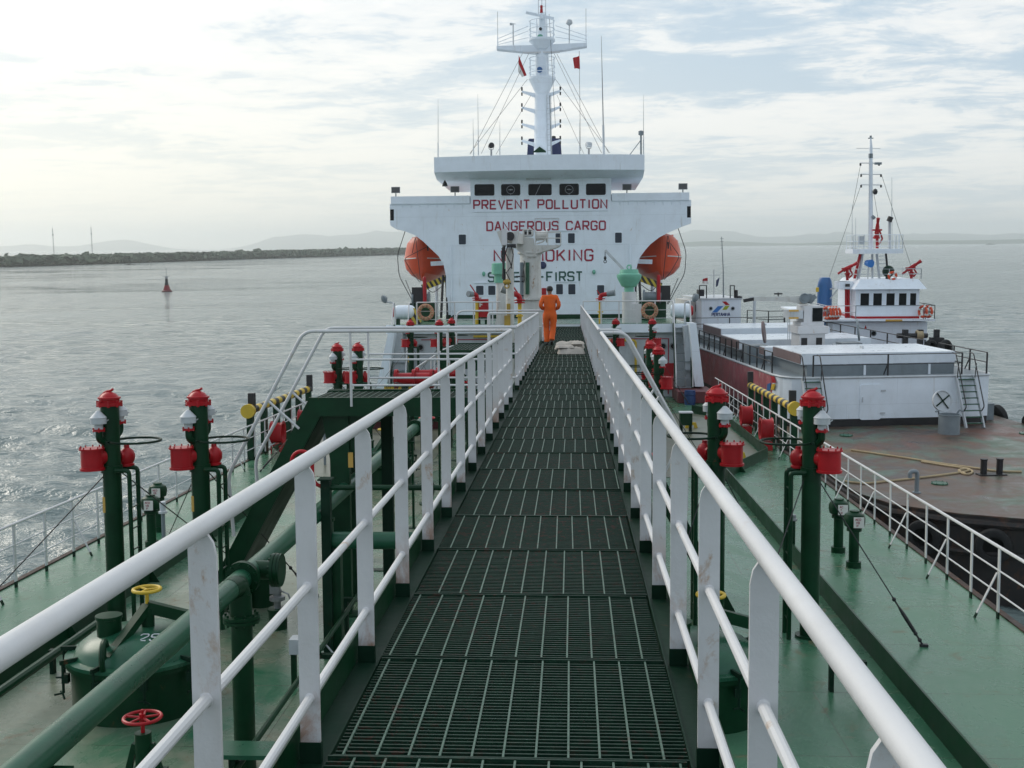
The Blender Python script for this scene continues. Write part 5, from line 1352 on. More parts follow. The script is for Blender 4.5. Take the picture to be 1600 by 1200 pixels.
for py_ in (147, 172, 198, 224):
    for s, xe in ((-1, 815.5), (1, 875.5)):
        z1 = zz(py_ - 4); z0_ = zz(py_ + 3); xe_ = Q(xe, py_).x
        mb = MB(); mb.loft([[V((mxc + s * .3, YM - .05, z0_ - .14)), V((mxc + s * .3, YM + .05, z0_ - .14)), V((mxc + s * .3, YM + .05, z0_ + .13)), V((mxc + s * .3, YM - .05, z0_ + .13))],
                            [V((xe_, YM - .05, z1 - .04)), V((xe_, YM + .05, z1 - .04)), V((xe_, YM + .05, z1 + .07)), V((xe_, YM - .05, z1 + .07))]])
        ar = part('yardarm', mb, M['white_far'], mast)
        mb = MB(); mb.cyl((xe_, YM, z1 + .06), (xe_, YM, z1 + .26), .05, n=10); mb.cyl((xe_, YM, z1 - .22), (xe_, YM, z1 - .04), .045, n=10); part('signal_lamp', mb, M['black'], ar)
for dx in (-.46, .50):
    mb = MB(); mb.tube([(mxc + dx, YM - .1, zt), (mxc + dx * .85, YM - .1, zz(150))], .04, 6); part('cable_run', mb, M['grey'], mast)
for (ax, ay), (bx_, by_) in (((816, 84), (735, 241)), ((824, 124), (734, 240)), ((826, 84), (752, 240)), ((830, 148), (775, 241)), ((870, 84), (951, 239)), ((868, 124), (953, 239)), ((866, 84), (940, 239)), ((870, 148), (912, 240)), ((858, 22), (868, 200)), ((905, 80), (907, 236))):
    mb = MB(); mb.tube([Q(ax, ay), P(bx_, by_, Y=63.5)], .0115, 4); part('stay', mb, M['cable'], mast)
# flags
def flag(pts, mats, split, label, Y=65.6):
    mb = MB(); n = 8; rows = []
    a, b, c, d = [P(*p, Y=Y) for p in pts]      # hoist top, hoist bottom, fly bottom, fly top
    for i in range(n + 1):
        u = i / n; r_ = []
        for j in range(7):
            v = j / 6; p = a.lerp(b, v).lerp(d.lerp(c, v), u); p.y += .12 * math.sin(u * 6 + v) * u; r_.append(p)
        rows.append([mb.bm.verts.new(p) for p in r_])
    for i in range(n):
        for j in range(6):
            mb.mi = 1 if (split and j >= 3) else 0
            mb.face([rows[i][j], rows[i + 1][j], rows[i + 1][j + 1], rows[i][j + 1]])
    return solid('flag', mb, [M[m_] for m_ in mats], label, 'flag', 'flags flying on the ships', sharp=2)
flag([(810.5, 86), (809.5, 112), (815.5, 120), (823, 118)], ['red', 'placard'], True, 'drooping red and white flag on the left mast stays')
flag([(905.5, 87), (906.3, 107.5), (897.5, 107), (895, 91)], ['red'], False, 'plain red flag on the right halyard of the mast')

# ------------------------------------------------------------------ lifeboats
def lifeboat(cx_, s, label):
    Y0, Y1 = 61.7, 69.2; cz = P(664, 405, Y=63).z
    t_ = thing('lifeboat', (cx_, 65, cz - 1.3), label, 'lifeboat', 'orange enclosed lifeboats')
    def ring(y, k, kz, up): return [V((cx_ + x * k, y, cz + z * kz + up)) for x, z in sec]
    hullsec = [(0, -1.32), (.35, -1.16), (.80, -.92), (1.12, -.55), (1.22, -.05), (1.235, 0), (1.2, .06)]
    topsec = [(1.14, .45), (1.02, .92), (.72, 1.22), (.3, 1.32)]
    right = hullsec + topsec; sec = right + [(0, 1.34)] + [(-x, z) for x, z in right[::-1][:-1]]
    mb = MB(); mb.loft([ring(Y0 - .12, .06, .80, .03), ring(Y0 - .02, .24, .88, .02), ring(Y0 + .35, .58, .94, .01), ring(Y0 + .9, .86, .99, 0), ring(Y0 + 1.6, 1, 1, 0), ring(Y1 - 2, 1, 1, 0), ring(Y1 - .8, .9, .95, .02), ring(Y1, .5, .7, .1)])
    part('hull', mb, M['orange'], t_, sharp=.35)
    mb = MB()
    for x in (-1, 1):
        mb.tube([(cx_ + x * 1.24 * k, y, cz + .0 + u) for y, k, u in ((Y0 - .02, .25, .02), (Y0 + .35, .59, .01), (Y0 + .9, .87, 0), (Y0 + 1.6, 1.01, 0), (Y1 - 1, .95, 0))], .03, 6)
    part('rubbing_strake', mb, M['placard'], t_)
    mb = MB(); mb.bx((cx_ - .30, Y0 + .02, cz + .42), (cx_ + .38, Y0 + .5, cz + .78)); part('hook_recess', mb, M['black'], t_)
    mb = MB(); mb.cyl((cx_ + .05, Y0 - .05, cz + .48), (cx_ + .05, Y0 + .2, cz + .52), .13, n=12); mb.tube([(cx_ + .05, Y0 + .1, cz + .7), (cx_ + .05, Y0 + .1, cz + 1.5)], .03, 6); part('hook', mb, M['steel'], t_)
    mb = MB()
    for x in (-.62, .62): mb.bx((cx_ + x - .22, Y0 + 2.4, cz + 1.2), (cx_ + x + .22, Y0 + 3.2, cz + 1.30))
    part('hatch_cover', mb, M['orange'], t_)
    mb = MB()
    for pts in ([(.95, -.6, .3), (.30, -.16, 1.2), (.15, -.2, -.2), (.05, -.05, -1.28)], [(-s * -.9, .1, .7), (s * .95, -.18, 0), (s * .5, -.2, -.8), (s * .1, .0, -1.3)]):
        mb.bend([(cx_ + s * abs(a) if q else cx_ + a * .5 * s, Y0 - .18 + b_ * .2, cz + c) for q, (a, b_, c) in enumerate(pts)], .2, .018, 5)
    part('grab_line', mb, M['cable'], t_)
    # davit belongs to the ship: a thing of its own
    d_ = thing('lifeboat_davit', (cx_, 64, PZ0), 'white davit and striped cradle holding the lifeboat on the %s side' % ('left' if s < 0 else 'right'), 'davit', 'lifeboat davits')
    mb = MB(); xi = cx_ - s * .05
    mb.cyl((xi, 62.6, PZ0), (xi, 62.6, cz - 1.15), .11, n=12); mb.cyl((xi, 68, PZ0), (xi, 68, cz - 1.15), .11, n=12); part('post', mb, M['white_far'], d_)
    mb = MB(); mb.beam((cx_ - s * .55, 61.4, cz - .30), (cx_ - s * 1.7, 61.4, cz - .25), .3, .24); part('arm', mb, M['white_far'], d_)
    mb = MB(); mb.beam((cx_ - s * .05, 61.5, cz - 1.62), (cx_ - s * 1.35, 61.5, cz - 1.12), .3, .34); part('striped_cradle', mb, M['stripe_x'], d_)
    mb = MB(); mb.bend([(cx_ + s * .75, 61.3, cz + 1.75), (cx_ + s * 1.28, 61.25, cz + .2), (cx_ + s * 1.20, 61.2, cz - .95), (cx_ + s * .25, 60.6, cz - 2.6)], .3, .022, 5); mb.tube([(cx_ + s * .85, 61.3, cz - 1.2), (cx_ + s * .2, 60.6, cz - 2.6)], .02, 5)
    mb.bend([(cx_ - s * .2, 61.4, cz - 1.5), (cx_ - s * .6, 61.4, cz - 1.95), (cx_ - s * 1.2, 61.4, cz - 1.5)], .3, .02, 5); part('fall_wire', mb, M['cable'], d_)
    return t_
lifeboat(-8.05, -1, 'orange enclosed lifeboat hanging outboard on the left side of the deckhouse')
lifeboat(5.18, 1, 'orange enclosed lifeboat hanging outboard on the right side of the deckhouse')
# winches and gear on the side decks below the boats
for s, cx_, lb in ((-1, -7.6, 'left'), (1, 4.75, 'right')):
    t_ = thing('boat_winch', (cx_, 60, PZ0), 'dark green boat winch and black boxes under the %s lifeboat' % lb, 'winch', 'boat winches')
    mb = MB(); mb.bx((cx_ - .9, 59.6, PZ0 + .013), (cx_ + .5 * 1, 60.6, PZ0 + .9)); part('bed', mb, M['green'], t_)
    mb = MB(); mb.bx((cx_ + s * .35 - .35, 59.4, PZ0 + .95), (cx_ + s * .35 + .35, 60.1, PZ0 + 1.75)); part('control_box', mb, M['black'], t_)
    mb = MB(); mb.cyl((cx_ - .7, 59.7, PZ0 + 1.15), (cx_ + .2, 59.7, PZ0 + 1.15), .26, n=16); mb.cyl((cx_ - .72, 59.7, PZ0 + 1.15), (cx_ - .62, 59.7, PZ0 + 1.15), .38, n=16); mb.cyl((cx_ + .15, 59.7, PZ0 + 1.15), (cx_ + .22, 59.7, PZ0 + 1.15), .38, n=16); part('drum', mb, M['grey'], t_)
    mb = MB(); mb.tube([(cx_ - s * .8, 59.9, PZ0 + .1), (cx_ - s * .9, 60.2, PZ0 + 2.4)], .07, 6); mb.tube([(cx_ - s * 1.15, 59.9, PZ0 + .1), (cx_ - s * 1.05, 60.2, PZ0 + 2.4)], .05, 6); part('wire_guide', mb, M['black'], t_)
    mb = MB(); mb.cyl((cx_ + .05, 59.0, PZ0 + .9), (cx_ + .05, 59.0, PZ0 + 2.2), .10, n=10); mb.ell((cx_ + .05, 59.0, PZ0 + 2.2), .10, .10, .12, 10, 6); part('vent_pipe', mb, M['red'], t_)
    mb = MB(); mb.bx((cx_ - s * .75 - .3, 55.4, PZ0 + .013), (cx_ - s * .75 + .3, 55.8, PZ0 + 1.0)); part('bollard_box', mb, M['green'], t_)
    # life raft canister on the poop corner
    xr_ = P(632 if s < 0 else 1064, 488, Y=51).x; zc_ = P(632, 488, Y=51).z + (0 if s < 0 else 0)
    r_ = thing('life_raft', (xr_, 51, PZ0), 'white life raft canister in a green cradle on the %s poop corner' % lb, 'life raft', 'life raft canisters on the poop')
    mb = MB(); mb.lathe((xr_ - .50, 51, zc_), [(.02, 0), (.22, .03), (.31, .12), (.33, .22), (.33, .48), (.34, .485), (.34, .515), (.33, .52), (.33, .78), (.31, .88), (.22, .97), (.02, 1.0)], 22, (1, 0, 0)); part('canister', mb, M['white_far'], r_)
    mb = MB(); xe_ = xr_ + s * .50; mb.cyl((xe_ - s * .10, 50.95, zc_), (xe_ + s * .03, 50.95, zc_), .28, .2, 16); part('end_label', mb, M['red'], r_)
    mb = MB()
    for dx in (-.3, .3): mb.bx((xr_ + dx - .05, 50.7, PZ0 + .013), (xr_ + dx + .05, 51.3, zc_ - .30))
    part('cradle', mb, M['green'], r_)
    xl_ = P(665 if s < 0 else 1015, 484, Y=50).x
    mb = MB(); c = V((xl_, 50.0, PZ0 + .58)); mb.torus(c, (0, 1, 0), .30, .085, 26, 8); b_ = thing('life_ring', c, 'worn orange life ring with its coiled line on the %s poop railing' % lb, 'life ring', 'life rings on the poop railings'); part('ring', mb, M['lifering'] if 'lifering' in M else paint('life_ring_cloth', (.45, .20, .12), .7, .3, 0, .4), b_)
    mb = MB()
    for k in range(9):
        a = k * .7; mb.tube([c + V((.36 * math.cos(a), -.09, .36 * math.sin(a))), c + V((.22 * math.cos(a + .25), -.10, .22 * math.sin(a + .25))), c + V((.36 * math.cos(a + .5), -.09, .36 * math.sin(a + .5)))], .022, 5)
    part('line', mb, M['rope'], b_)
mb = MB(); c = P(650, 495, Y=51); mb.bx((c.x - .28, 50.8, PZ0 + .013), (c.x + .22, 51.2, PZ0 + .75)); solid('striped_box', mb, M['stripe_x'], 'yellow and black striped box behind the left poop railing', 'box')
def side_lamp(px_, py_, s, label):
    b = P(px_, py_, Y=50); t_ = thing('deck_lamp', (b.x + s * .0, 50, DK), label, 'lamp', 'lamps on the poop corners')
    mb = MB(); mb.bend([(b.x - s * .45, 50, PZ0), (b.x - s * .45, 50, b.z - .2), (b.x, 50, b.z - .12)], .1, .035, 6); part('pole', mb, M['lt_grey'], t_)
    mb = MB(); mb.lathe(b, [(.06, -.12), (.19, 0), (.20, .06), (.12, .12), (.02, .14)], 14, (s * .7, -.6, -.4)); part('lamp_head', mb, M['grey'], t_)
side_lamp(601, 467, -1, 'lamp on a bent pole at the left poop corner'); side_lamp(1086, 465, 1, 'lamp on a bent pole at the right poop corner')

# ------------------------------------------------------------------ ventilators, crane, monitors on the poop front
vx = P(983, 430, Y=51.5).x
t_ = thing('mushroom_ventilator', (vx, 51.5, PZ0), 'pale green mushroom ventilator on a white trunk right of the catwalk', 'ventilator')
zz2 = lambda py_: P(983, py_, Y=51.5).z
mb = MB(); mb.lathe((vx, 51.5, 0), [(.32, PZ0 + .013), (.32, zz2(456))], 22); mb.bx((vx + .1, 51.2, PZ0 + .013), (vx + .55, 51.7, zz2(475))); part('trunk', mb, M['white'], t_)
mb = MB(); mb.lathe((vx, 51.5, 0), [(.22, zz2(456.5)), (.22, zz2(449)), (.35, zz2(447)), (.53, zz2(436)), (.57, zz2(431)), (.56, zz2(429)), (.44, zz2(427)), (.42, zz2(423)), (.40, zz2(421)), (.02, zz2(420.5))], 26)
mb.torus((vx, 51.5, zz2(417.5)), (0, 1, 0), .10, .03, 16, 6); mb.torus((vx + .08, 51.5, zz2(417.5)), (1, 0, 0), .10, .03, 16, 6); part('cowl', mb, M['seafoam'], t_)
t_ = thing('stores_davit', (vx - .05, 55.5, PZ0), 'thin grey stores davit with a hanging hook behind the green ventilator', 'davit')
a, b = P(974, 421, Y=55), P(945.5, 391, Y=55); mb = MB(); mb.beam(a, b, .12, .12); mb.cyl((a.x + .2, 55, PZ0 + .013), (a.x + .2, 55, a.z), .12, n=10); part('arm', mb, M['lt_grey'], t_)
mb = MB(); mb.tube([b, b - V((0, 0, .32))], .02, 5); mb.ell(b - V((0, 0, .38)), .07, .05, .1, 8, 6); mb.torus(b - V((0, 0, .55)), (0, 1, 0), .07, .02, 10, 5); part('hook', mb, M['black'], t_)
vx = P(781, 430, Y=51).x; z3 = lambda py_: P(781, py_, Y=51).z
t_ = thing('cylinder_ventilator', (vx, 51, PZ0), 'pale green cylinder ventilator on a white post left of the crane', 'ventilator')
mb = MB(); mb.lathe((vx + .05, 51, 0), [(.22, PZ0 + .013), (.22, z3(441))], 20); part('post', mb, M['white_old'], t_)
mb = MB(); mb.lathe((vx, 51, 0), [(.26, z3(442)), (.26, z3(429)), (.38, z3(428.9)), (.38, z3(427)), (.37, z3(412)), (.3, z3(411)), (.02, z3(410.8))], 24); part('head', mb, M['seafoam'], t_)
# hose crane
YK = 47.5
def K(px_, py_, dy=0.): return P(px_, py_, Y=YK + dy)
cxk = K(829, 440).x
crane = thing('hose_crane', (cxk, YK, DK), 'weathered white hose crane before the deckhouse, jib folded towards the camera', 'crane')
mb = MB(); mb.lathe((cxk, YK, 0), [(.50, DK), (.50, K(0, 474).z), (.62, K(0, 473.9).z), (.62, K(0, 471).z), (.46, K(0, 470.9).z), (.44, K(0, 404).z)], 26)
for k in range(18):
    a = k * .349; mb.cyl((cxk + .56 * math.cos(a), YK + .56 * math.sin(a), K(0, 475).z), (cxk + .56 * math.cos(a), YK + .56 * math.sin(a), K(0, 469.5).z), .028, n=6)
part('pedestal', mb, M['white_old'], crane)
mb = MB(); mb.lathe((cxk, YK, 0), [(.47, K(0, 405).z), (.54, K(0, 404).z), (.54, K(0, 401).z), (.47, K(0, 400).z)], 24)
mb.prism([K(p[0], p[1], -.5) for p in ((806, 386), (812, 368), (833, 372), (836, 392), (839, 401), (823, 401), (807, 390))], (0, 1.0, 0))
part('slewing_house', mb, M['white_old'], crane, sharp=.3)
mb = MB(); mb.prism([K(p[0], p[1], -.45) for p in ((833, 383), (876, 383), (872, 386), (836, 397))], (0, .9, 0)); part('side_platform', mb, M['white_old'], crane, sharp=.3)
mb = MB()
for a, b in (((836.5, 382), (836.5, 362)), ((876, 383), (876, 363)), ((836.5, 363), (876, 363)), ((836.5, 372), (876, 372)), ((856, 383), (856, 363))):
    for dy in (-.43, .43): mb.tube([K(*a, dy), K(*b, dy)], .02, 5)
for q in ((836.5, 363), (876, 363), (876, 372), (836.5, 382), (876, 383)): mb.tube([K(*q, -.43), K(*q, .43)], .02, 5)
part('platform_rail', mb, M['white_old'], crane)
mb = MB(); c0, c1 = K(838, 369), K(853, 368); mb.cyl(c0, c1, .19, n=16); mb.cyl(c1, c1 + V((.06, 0, 0)), .30, n=18); mb.cyl(c0 - V((.02, 0, 0)), c0, .25, n=18); mb.tube([K(838, 381, -.3), K(848, 378, -.3), K(855, 371, -.3)], .035, 6); part('winch_drum', mb, M['white_old'], crane)
mb = MB(); a, b = K(818, 369), K(832, 360); mb.bx((a.x, YK - .4, a.z), (b.x, YK + .4, a.z + .04)); mb.bx((a.x, YK - .4, b.z), (b.x, YK + .4, b.z + .05))
for x in (a.x, (a.x + b.x) / 2, b.x): 
    for dy in (-.4, .36): mb.bx((x - .03, YK + dy, a.z + .041), (x + .03, YK + dy + .04, b.z - .001))
part('cab_frame', mb, M['white_old'], crane)
mb = MB(); mb.bx((a.x + .05, YK - .3, a.z + .05), (b.x - .05, YK + .3, b.z - .05)); part('cab_interior', mb, M['black'], crane)
# jib: two cheek plates at its heel end, box jib coming forward to the rest post
hd, tip = K(812, 374, -.3), P(796, 369, Y=41.0)
mb = MB(); mb.beam(hd, tip + V((0, 1, 0)), .34, .42); part('jib', mb, M['white_old'], crane)
for dx, pts in ((0, ((776, 362), (783, 360), (790, 384), (785, 386))), (0, ((803, 363), (811, 360), (806, 388), (799, 386)))):
    mb = MB(); mb.prism([P(a, b, Y=41.5) for a, b in pts], (0, .5, 0)); part('jib_cheek', mb, M['white_old'], crane, sharp=.3)
mb = MB(); c = P(788, 371, Y=41.3); mb.bx((c.x - .10, 41.3, c.z - .28), (c.x + .10, 41.7, c.z + .32)); part('jib_head', mb, M['white'], crane)
mb = MB(); c = P(797, 369, Y=41.4); mb.cyl(c, c + V((0, .3, 0)), .16, n=16); mb.bx((c.x - .1, 41.1, c.z - .42), (c.x + .22, 41.6, c.z - .30)); part('jib_sheave', mb, M['black'], crane)
for pts, r_ in (([(786, 386), (784, 400), (787, 418), (787, 442)], .03), ([(788, 384), (787, 410), (786, 436)], .045), ([(798, 382), (802, 398), (799, 416), (791, 426), (796, 436), (798, 444)], .02), ([(793, 384), (790, 396), (797, 410), (800, 420)], .02), ([(784, 388), (788, 400), (786, 420)], .02), ([(789, 420), (789, 446)], .028)):
    mb = MB(); mb.tube([P(a, b, Y=41.2) for a, b in pts], r_, 6); part('hydraulic_hose', mb, M['cable'], crane)
mb = MB(); c = P(792, 440.5, Y=41.2); mb.ell(c, .15, .10, .10, 14, 8); mb.torus(c - V((0, 0, .15)), (0, 1, 0), .08, .025, 12, 6); part('hook_block', mb, M['old_yellow'], crane)
for px_, r_ in ((814, .05), (817, .035)):
    mb = MB(); mb.cyl(K(px_, 410, -.55), K(px_, 470, -.55), r_, n=8); part('riser_pipe', mb, M['grey'], crane)
mb = MB(); mb.cyl(K(824, 410, -.50), K(824, 460, -.50), .085, n=10); part('riser_pipe', mb, M['pipe_green'], crane)
mb = MB(); mb.bend([K(820, 408, -.6), K(817, 425, -.7), K(818, 443, -.7), K(820, 436, -.7), K(818, 420, -.6)], .2, .02, 5); part('hydraulic_hose', mb, M['cable'], crane)
for py_ in (432, 440, 462):
    mb = MB(); mb.box(K(812, py_, -.55), (.35, .08, .06)); part('bracket', mb, M['black'], crane)
rx = P(797, 470, Y=41.5).x; z4 = lambda py_: P(797, py_, Y=41.5).z
t_ = thing('jib_rest', (rx, 41.5, DK), 'pale post with triangular plate that carries the folded crane jib', 'post')
mb = MB(); mb.lathe((rx, 41.5, 0), [(.15, DK), (.15, z4(388))], 16); part('post', mb, M['white_old'], t_)
mb = MB(); mb.prism([P(a, b, Y=41.2) for a, b in ((785, 459), (790, 459), (790, 506), (773, 508))], (0, .05, 0)); part('gusset', mb, M['white_old'], t_, sharp=.3)
mb = MB(); c = P(793, 500, Y=41.1); mb.bx((c.x - .12, 41.1, c.z - .2), (c.x + .10, 41.3, c.z + .16)); mb.bx((c.x - .03, 41.1, c.z + .17), (c.x + .10, 41.3, c.z + .6)); part('padeye', mb, M['old_yellow'], t_)
def monitor(px_, pyb, pyt, Y, label, aim):
    a, b = P(px_, pyb, Y=Y), P(px_, pyt, Y=Y); t_ = thing('fire_monitor', (a.x, Y, PZ0), label, 'fire monitor', 'red fire monitors before the deckhouse')
    mb = MB(); mb.cyl((a.x, Y, PZ0 if Y > 50 else -3.2), b, .075, n=12); mb.cyl(b - V((0, 0, .5)), b - V((0, 0, .44)), .13, n=12); part('riser', mb, M['yellow'], t_)
    mb = MB(); mb.cyl(b, b + V((0, 0, .05)), .19, n=14); d = V(aim); e = b + V((0, 0, .28))
    mb.bend([b, e, e + d * .38], .18, .10, 12); mb.torus(b + V((0, 0, .12)), (0, 0, 1), .19, .03, 18, 6); part('swivel', mb, M['red'], t_)
    mb = MB(); mb.cyl(e + d * .34, e + d * .72, .12, .14, 14); part('nozzle', mb, M['grey'], t_)
    mb = MB(); mb.tube([e, e + V((-.3, 0, .45)) * (1 if d.x < 0 else .5)], .03, 6); part('tiller', mb, M['red'], t_)
monitor(812, 504, 474, 42.0, 'large red fire monitor on a yellow riser at the foot of the crane', (-.95, -.2, .38))
monitor(938, 494, 471, 50.6, 'small red fire monitor on a yellow riser right of the catwalk end', (.9, -.2, .15))
monitor(745, 504, 470, 50.6, 'red hydrant head on a yellow riser left of the crane', (-.5, -.5, .05))
c = P(754, 481, Y=50.8); t_ = thing('hose_box', (c.x, 50.8, PZ0), 'red fire hose box with a white letter on the left poop railing', 'hose box')
mb = MB(); mb.bx((c.x - .27, 50.6, c.z - .42), (c.x + .27, 51.0, c.z + .40)); part('body', mb, M['red'], t_)
mb = MB(); write(mb, 'F', (c.x - .10, 50.598, c.z + .05), (1, 0, 0), (0, 0, 1), .20, wt=.3, depth=.004); part('lettering', mb, M['placard'], t_)
mb = MB(); mb.bx((c.x - .2, 50.7, PZ0 + .013), (c.x - .1, 50.9, c.z - .421)); mb.bx((c.x + .1, 50.7, PZ0 + .013), (c.x + .2, 50.9, c.z - .421)); part('leg', mb, M['green'], t_)
# ------------------------------------------------------------------ the man walking aft
def skin(name, nodes, edges, parent, mat, sub=2, root=0):
    me = bpy.data.meshes.new(name); bm = bmesh.new(); lay = bm.verts.layers.skin.verify()
    vs_ = []
    for k, (p, r_) in enumerate(nodes):
        v = bm.verts.new(p); v[lay].radius = r_ if isinstance(r_, tuple) else (r_, r_); v[lay].use_root = (k == root); vs_.append(v)
    for a, b in edges: bm.edges.new((vs_[a], vs_[b]))
    bm.to_mesh(me); bm.free()
    o = bpy.data.objects.new(name, me); COL.objects.link(o)
    o.modifiers.new('skin', 'SKIN').use_smooth_shade = True
    s_ = o.modifiers.new('sub', 'SUBSURF'); s_.levels = sub; s_.render_levels = sub
    bpy.context.view_layer.update()
    dg = bpy.context.evaluated_depsgraph_get()
    m2 = bpy.data.meshes.new_from_object(o.evaluated_get(dg)); m2.name = name
    bpy.data.objects.remove(o)
    m2.materials.clear(); m2.materials.append(mat); m2.shade_smooth()
    root_ = ORG[parent.name]
    m2.transform(Matrix.Translation(-V((0, 0, 0))))
    n = bpy.data.objects.new(name, m2); COL.objects.link(n); n.parent = parent
    ORG[n.name] = root_
    return n
fp = P(858, 540, Z=0)
MX, MY = fp.x + .02, fp.y + .12
man = thing('person', (MX, MY, 0), 'person in orange coverall walking away along the catwalk, seen from behind', 'person')
# local coordinates: Y ahead (aft), figure 1.70 m
body = [((0, 0, .93), .13), ((0, .01, 1.10), .12), ((0, .0, 1.30), .135), ((0, .01, 1.42), .085), ((0, .015, 1.49), .048), ((0, .03, 1.56), .085), ((0, .035, 1.64), .075),
        ((-.17, 0, 1.38), .05), ((-.235, -.07, 1.14), .038), ((-.16, .11, 1.02), .03), ((-.13, .17, 1.0), .028),
        ((.17, 0, 1.38), .05), ((.245, -.06, 1.15), .038), ((.19, .10, 1.03), .03), ((.15, .17, 1.0), .028),
        ((-.09, .0, .86), .085), ((-.085, .10, .50), .055), ((-.075, .03, .10), .038),
        ((.09, 0, .86), .085), ((.075, .04, .48), .055), ((.05, -.16, .14), .038)]
be = [(0, 1), (1, 2), (2, 3), (3, 4), (4, 5), (5, 6), (2, 7), (7, 8), (8, 9), (9, 10), (2, 11), (11, 12), (12, 13), (13, 14), (0, 15), (15, 16), (16, 17), (0, 18), (18, 19), (19, 20)]
skin('body', body, be, man, M['skin'])
suit = [((0, 0, .93), (.165, .14)), ((0, .005, 1.08), (.165, .135)), ((0, -.005, 1.28), (.185, .135)), ((0, .0, 1.40), (.12, .10)), ((0, .01, 1.465), (.065, .06)),
        ((-.195, -.005, 1.375), (.075, .078)), ((-.265, -.085, 1.13), (.062, .065)), ((-.17, .09, 1.02), (.052, .052)),
        ((.195, -.005, 1.375), (.075, .078)), ((.275, -.075, 1.14), (.062, .065)), ((.20, .085, 1.03), (.052, .052)),
        ((-.105, -.005, .84), (.122, .125)), ((-.10, .08, .50), (.088, .092)), ((-.085, .025, .14), (.075, .085)), ((-.083, .02, .09), (.078, .088)),
        ((.105, -.005, .84), (.122, .125)), ((.09, .02, .48), (.088, .092)), ((.06, -.14, .19), (.073, .085)), ((.058, -.155, .15), (.076, .088))]
se = [(0, 1), (1, 2), (2, 3), (3, 4), (2, 5), (5, 6), (6, 7), (2, 8), (8, 9), (9, 10), (0, 11), (11, 12), (12, 13), (13, 14), (0, 15), (15, 16), (16, 17), (17, 18)]
cs = skin('coverall', suit, se, man, M['coverall'])
for v in cs.data.vertices:       # slack folds at waist, elbows, knees
    p = v.co; k = .010 * mnoise.noise(V((p.x * 9, p.y * 9, p.z * 22))) + .008 * mnoise.noise(V((p.x * 25, p.y * 25, p.z * 40 + 3)))
    if .93 < p.z < 1.02 and abs(p.x) < .2: k -= .012
    v.co = p + v.normal * k
skin('hair', [((0, .005, 1.535), .080), ((0, .012, 1.59), .106), ((0, .03, 1.65), .100), ((0, .035, 1.70), .058)], [(0, 1), (1, 2), (2, 3)], man, M['hair'])
for nm_, bx_ in (('boot', [((-.083, -.01, .075), .055), ((-.083, -.015, .045), .045), ((-.085, .12, .038), .040), ((-.087, .19, .03), .03)]), ('boot', [((.056, -.165, .13), .055), ((.056, -.185, .10), .045), ((.054, -.09, .035), .040), ((.053, -.04, .025), .03)])):
    skin(nm_, bx_, [(0, 1), (1, 2), (2, 3)], man, M['boot'])
for s, w_ in ((-1, V((-.13, .17, 1.0))), (1, V((.15, .17, 1.0)))):       # hands held in front at the waist
    n_ = [(w_, .030), (w_ + V((-s * .035, .06, .0)), (.040, .022)), (w_ + V((-s * .05, .095, .0)), (.042, .020))]; e_ = [(0, 1), (1, 2)]
    for f in range(4):
        q = w_ + V((-s * .05, .10, (1.5 - f) * .021)); L_ = (.042, .048, .045, .034)[f]; b0 = len(n_)
        n_ += [(q, .0095), (q + V((-s * .018, L_ * .8, 0)), .009), (q + V((-s * .045, L_ * 1.1, -.004)), .008), (q + V((-s * .062, L_ * .75, -.006)), .007)]
        e_ += [(2, b0), (b0, b0 + 1), (b0 + 1, b0 + 2), (b0 + 2, b0 + 3)]
    b0 = len(n_); n_ += [(w_ + V((-s * .02, .05, .038)), .011), (w_ + V((-s * .045, .085, .05)), .010), (w_ + V((-s * .06, .11, .042)), .008)]
    e_ += [(1, b0), (b0, b0 + 1), (b0 + 1, b0 + 2)]
    skin('hand', n_, e_, man, M['skin'], 1)
# ------------------------------------------------------------------ barge moored alongside
FB = Matrix.Translation((9.34, 42.8, -5.5)) @ Matrix.Rotation(R(7.5), 4, 'Z')
use(FB)
def rust_deck():
    m, t, b = newmat('rusty_barge_deck')
    pos = nd(t, 'ShaderNodeNewGeometry').outputs['Position']
    n1 = nz(t, pos, .35, 7, .68, .6); n2 = nz(t, pos, 1.3, 8, .7, .4, (1, 1, 1), (4, 4, 4)); n3 = nz(t, pos, .5, 6, .6, 1.0, (1, .5, 1), (9, 2, 0)); n4 = nz(t, pos, .22, 5, .6, .5, None, (1, 8, 3))
    c = mx(t, rmp(t, n2, .3, .7), (.035, .024, .019), (.150, .092, .064))
    c = mx(t, rmp(t, n1, .48, .58, 0, .85), c, (.075, .135, .095))
    c = mx(t, rmp(t, n3, .57, .65, 0, .7), c, (.15, .048, .03))
    c = mx(t, rmp(t, n4, .55, .66, 0, .7), c, (.21, .125, .045))
    c = mx(t, rmp(t, nz(t, pos, 1.0, 8, .75, 1.5, (.25, 1.2, 1), (2, 3, 1)), .62, .72, 0, .55), c, (.22, .21, .17))
    t.links.new(c, b.inputs['Base Color']); t.links.new(rmp(t, n2, .3, .7, .25, .65), b.inputs['Roughness'])
    bp = nd(t, 'ShaderNodeBump'); bp.inputs['Strength'].default_value = .25; bp.inputs['Distance'].default_value = .03
    t.links.new(n2, bp.inputs['Height']); t.links.new(bp.outputs[0], b.inputs['Normal'])
    return m
M['rustdeck'] = rust_deck()
M['barge_hull'] = paint('black_rusty_hull', (.02, .018, .017), .6, .4, .75, .6, rustcol=(.11, .045, .02), dirtcol=(.06, .03, .018), scale=.6)
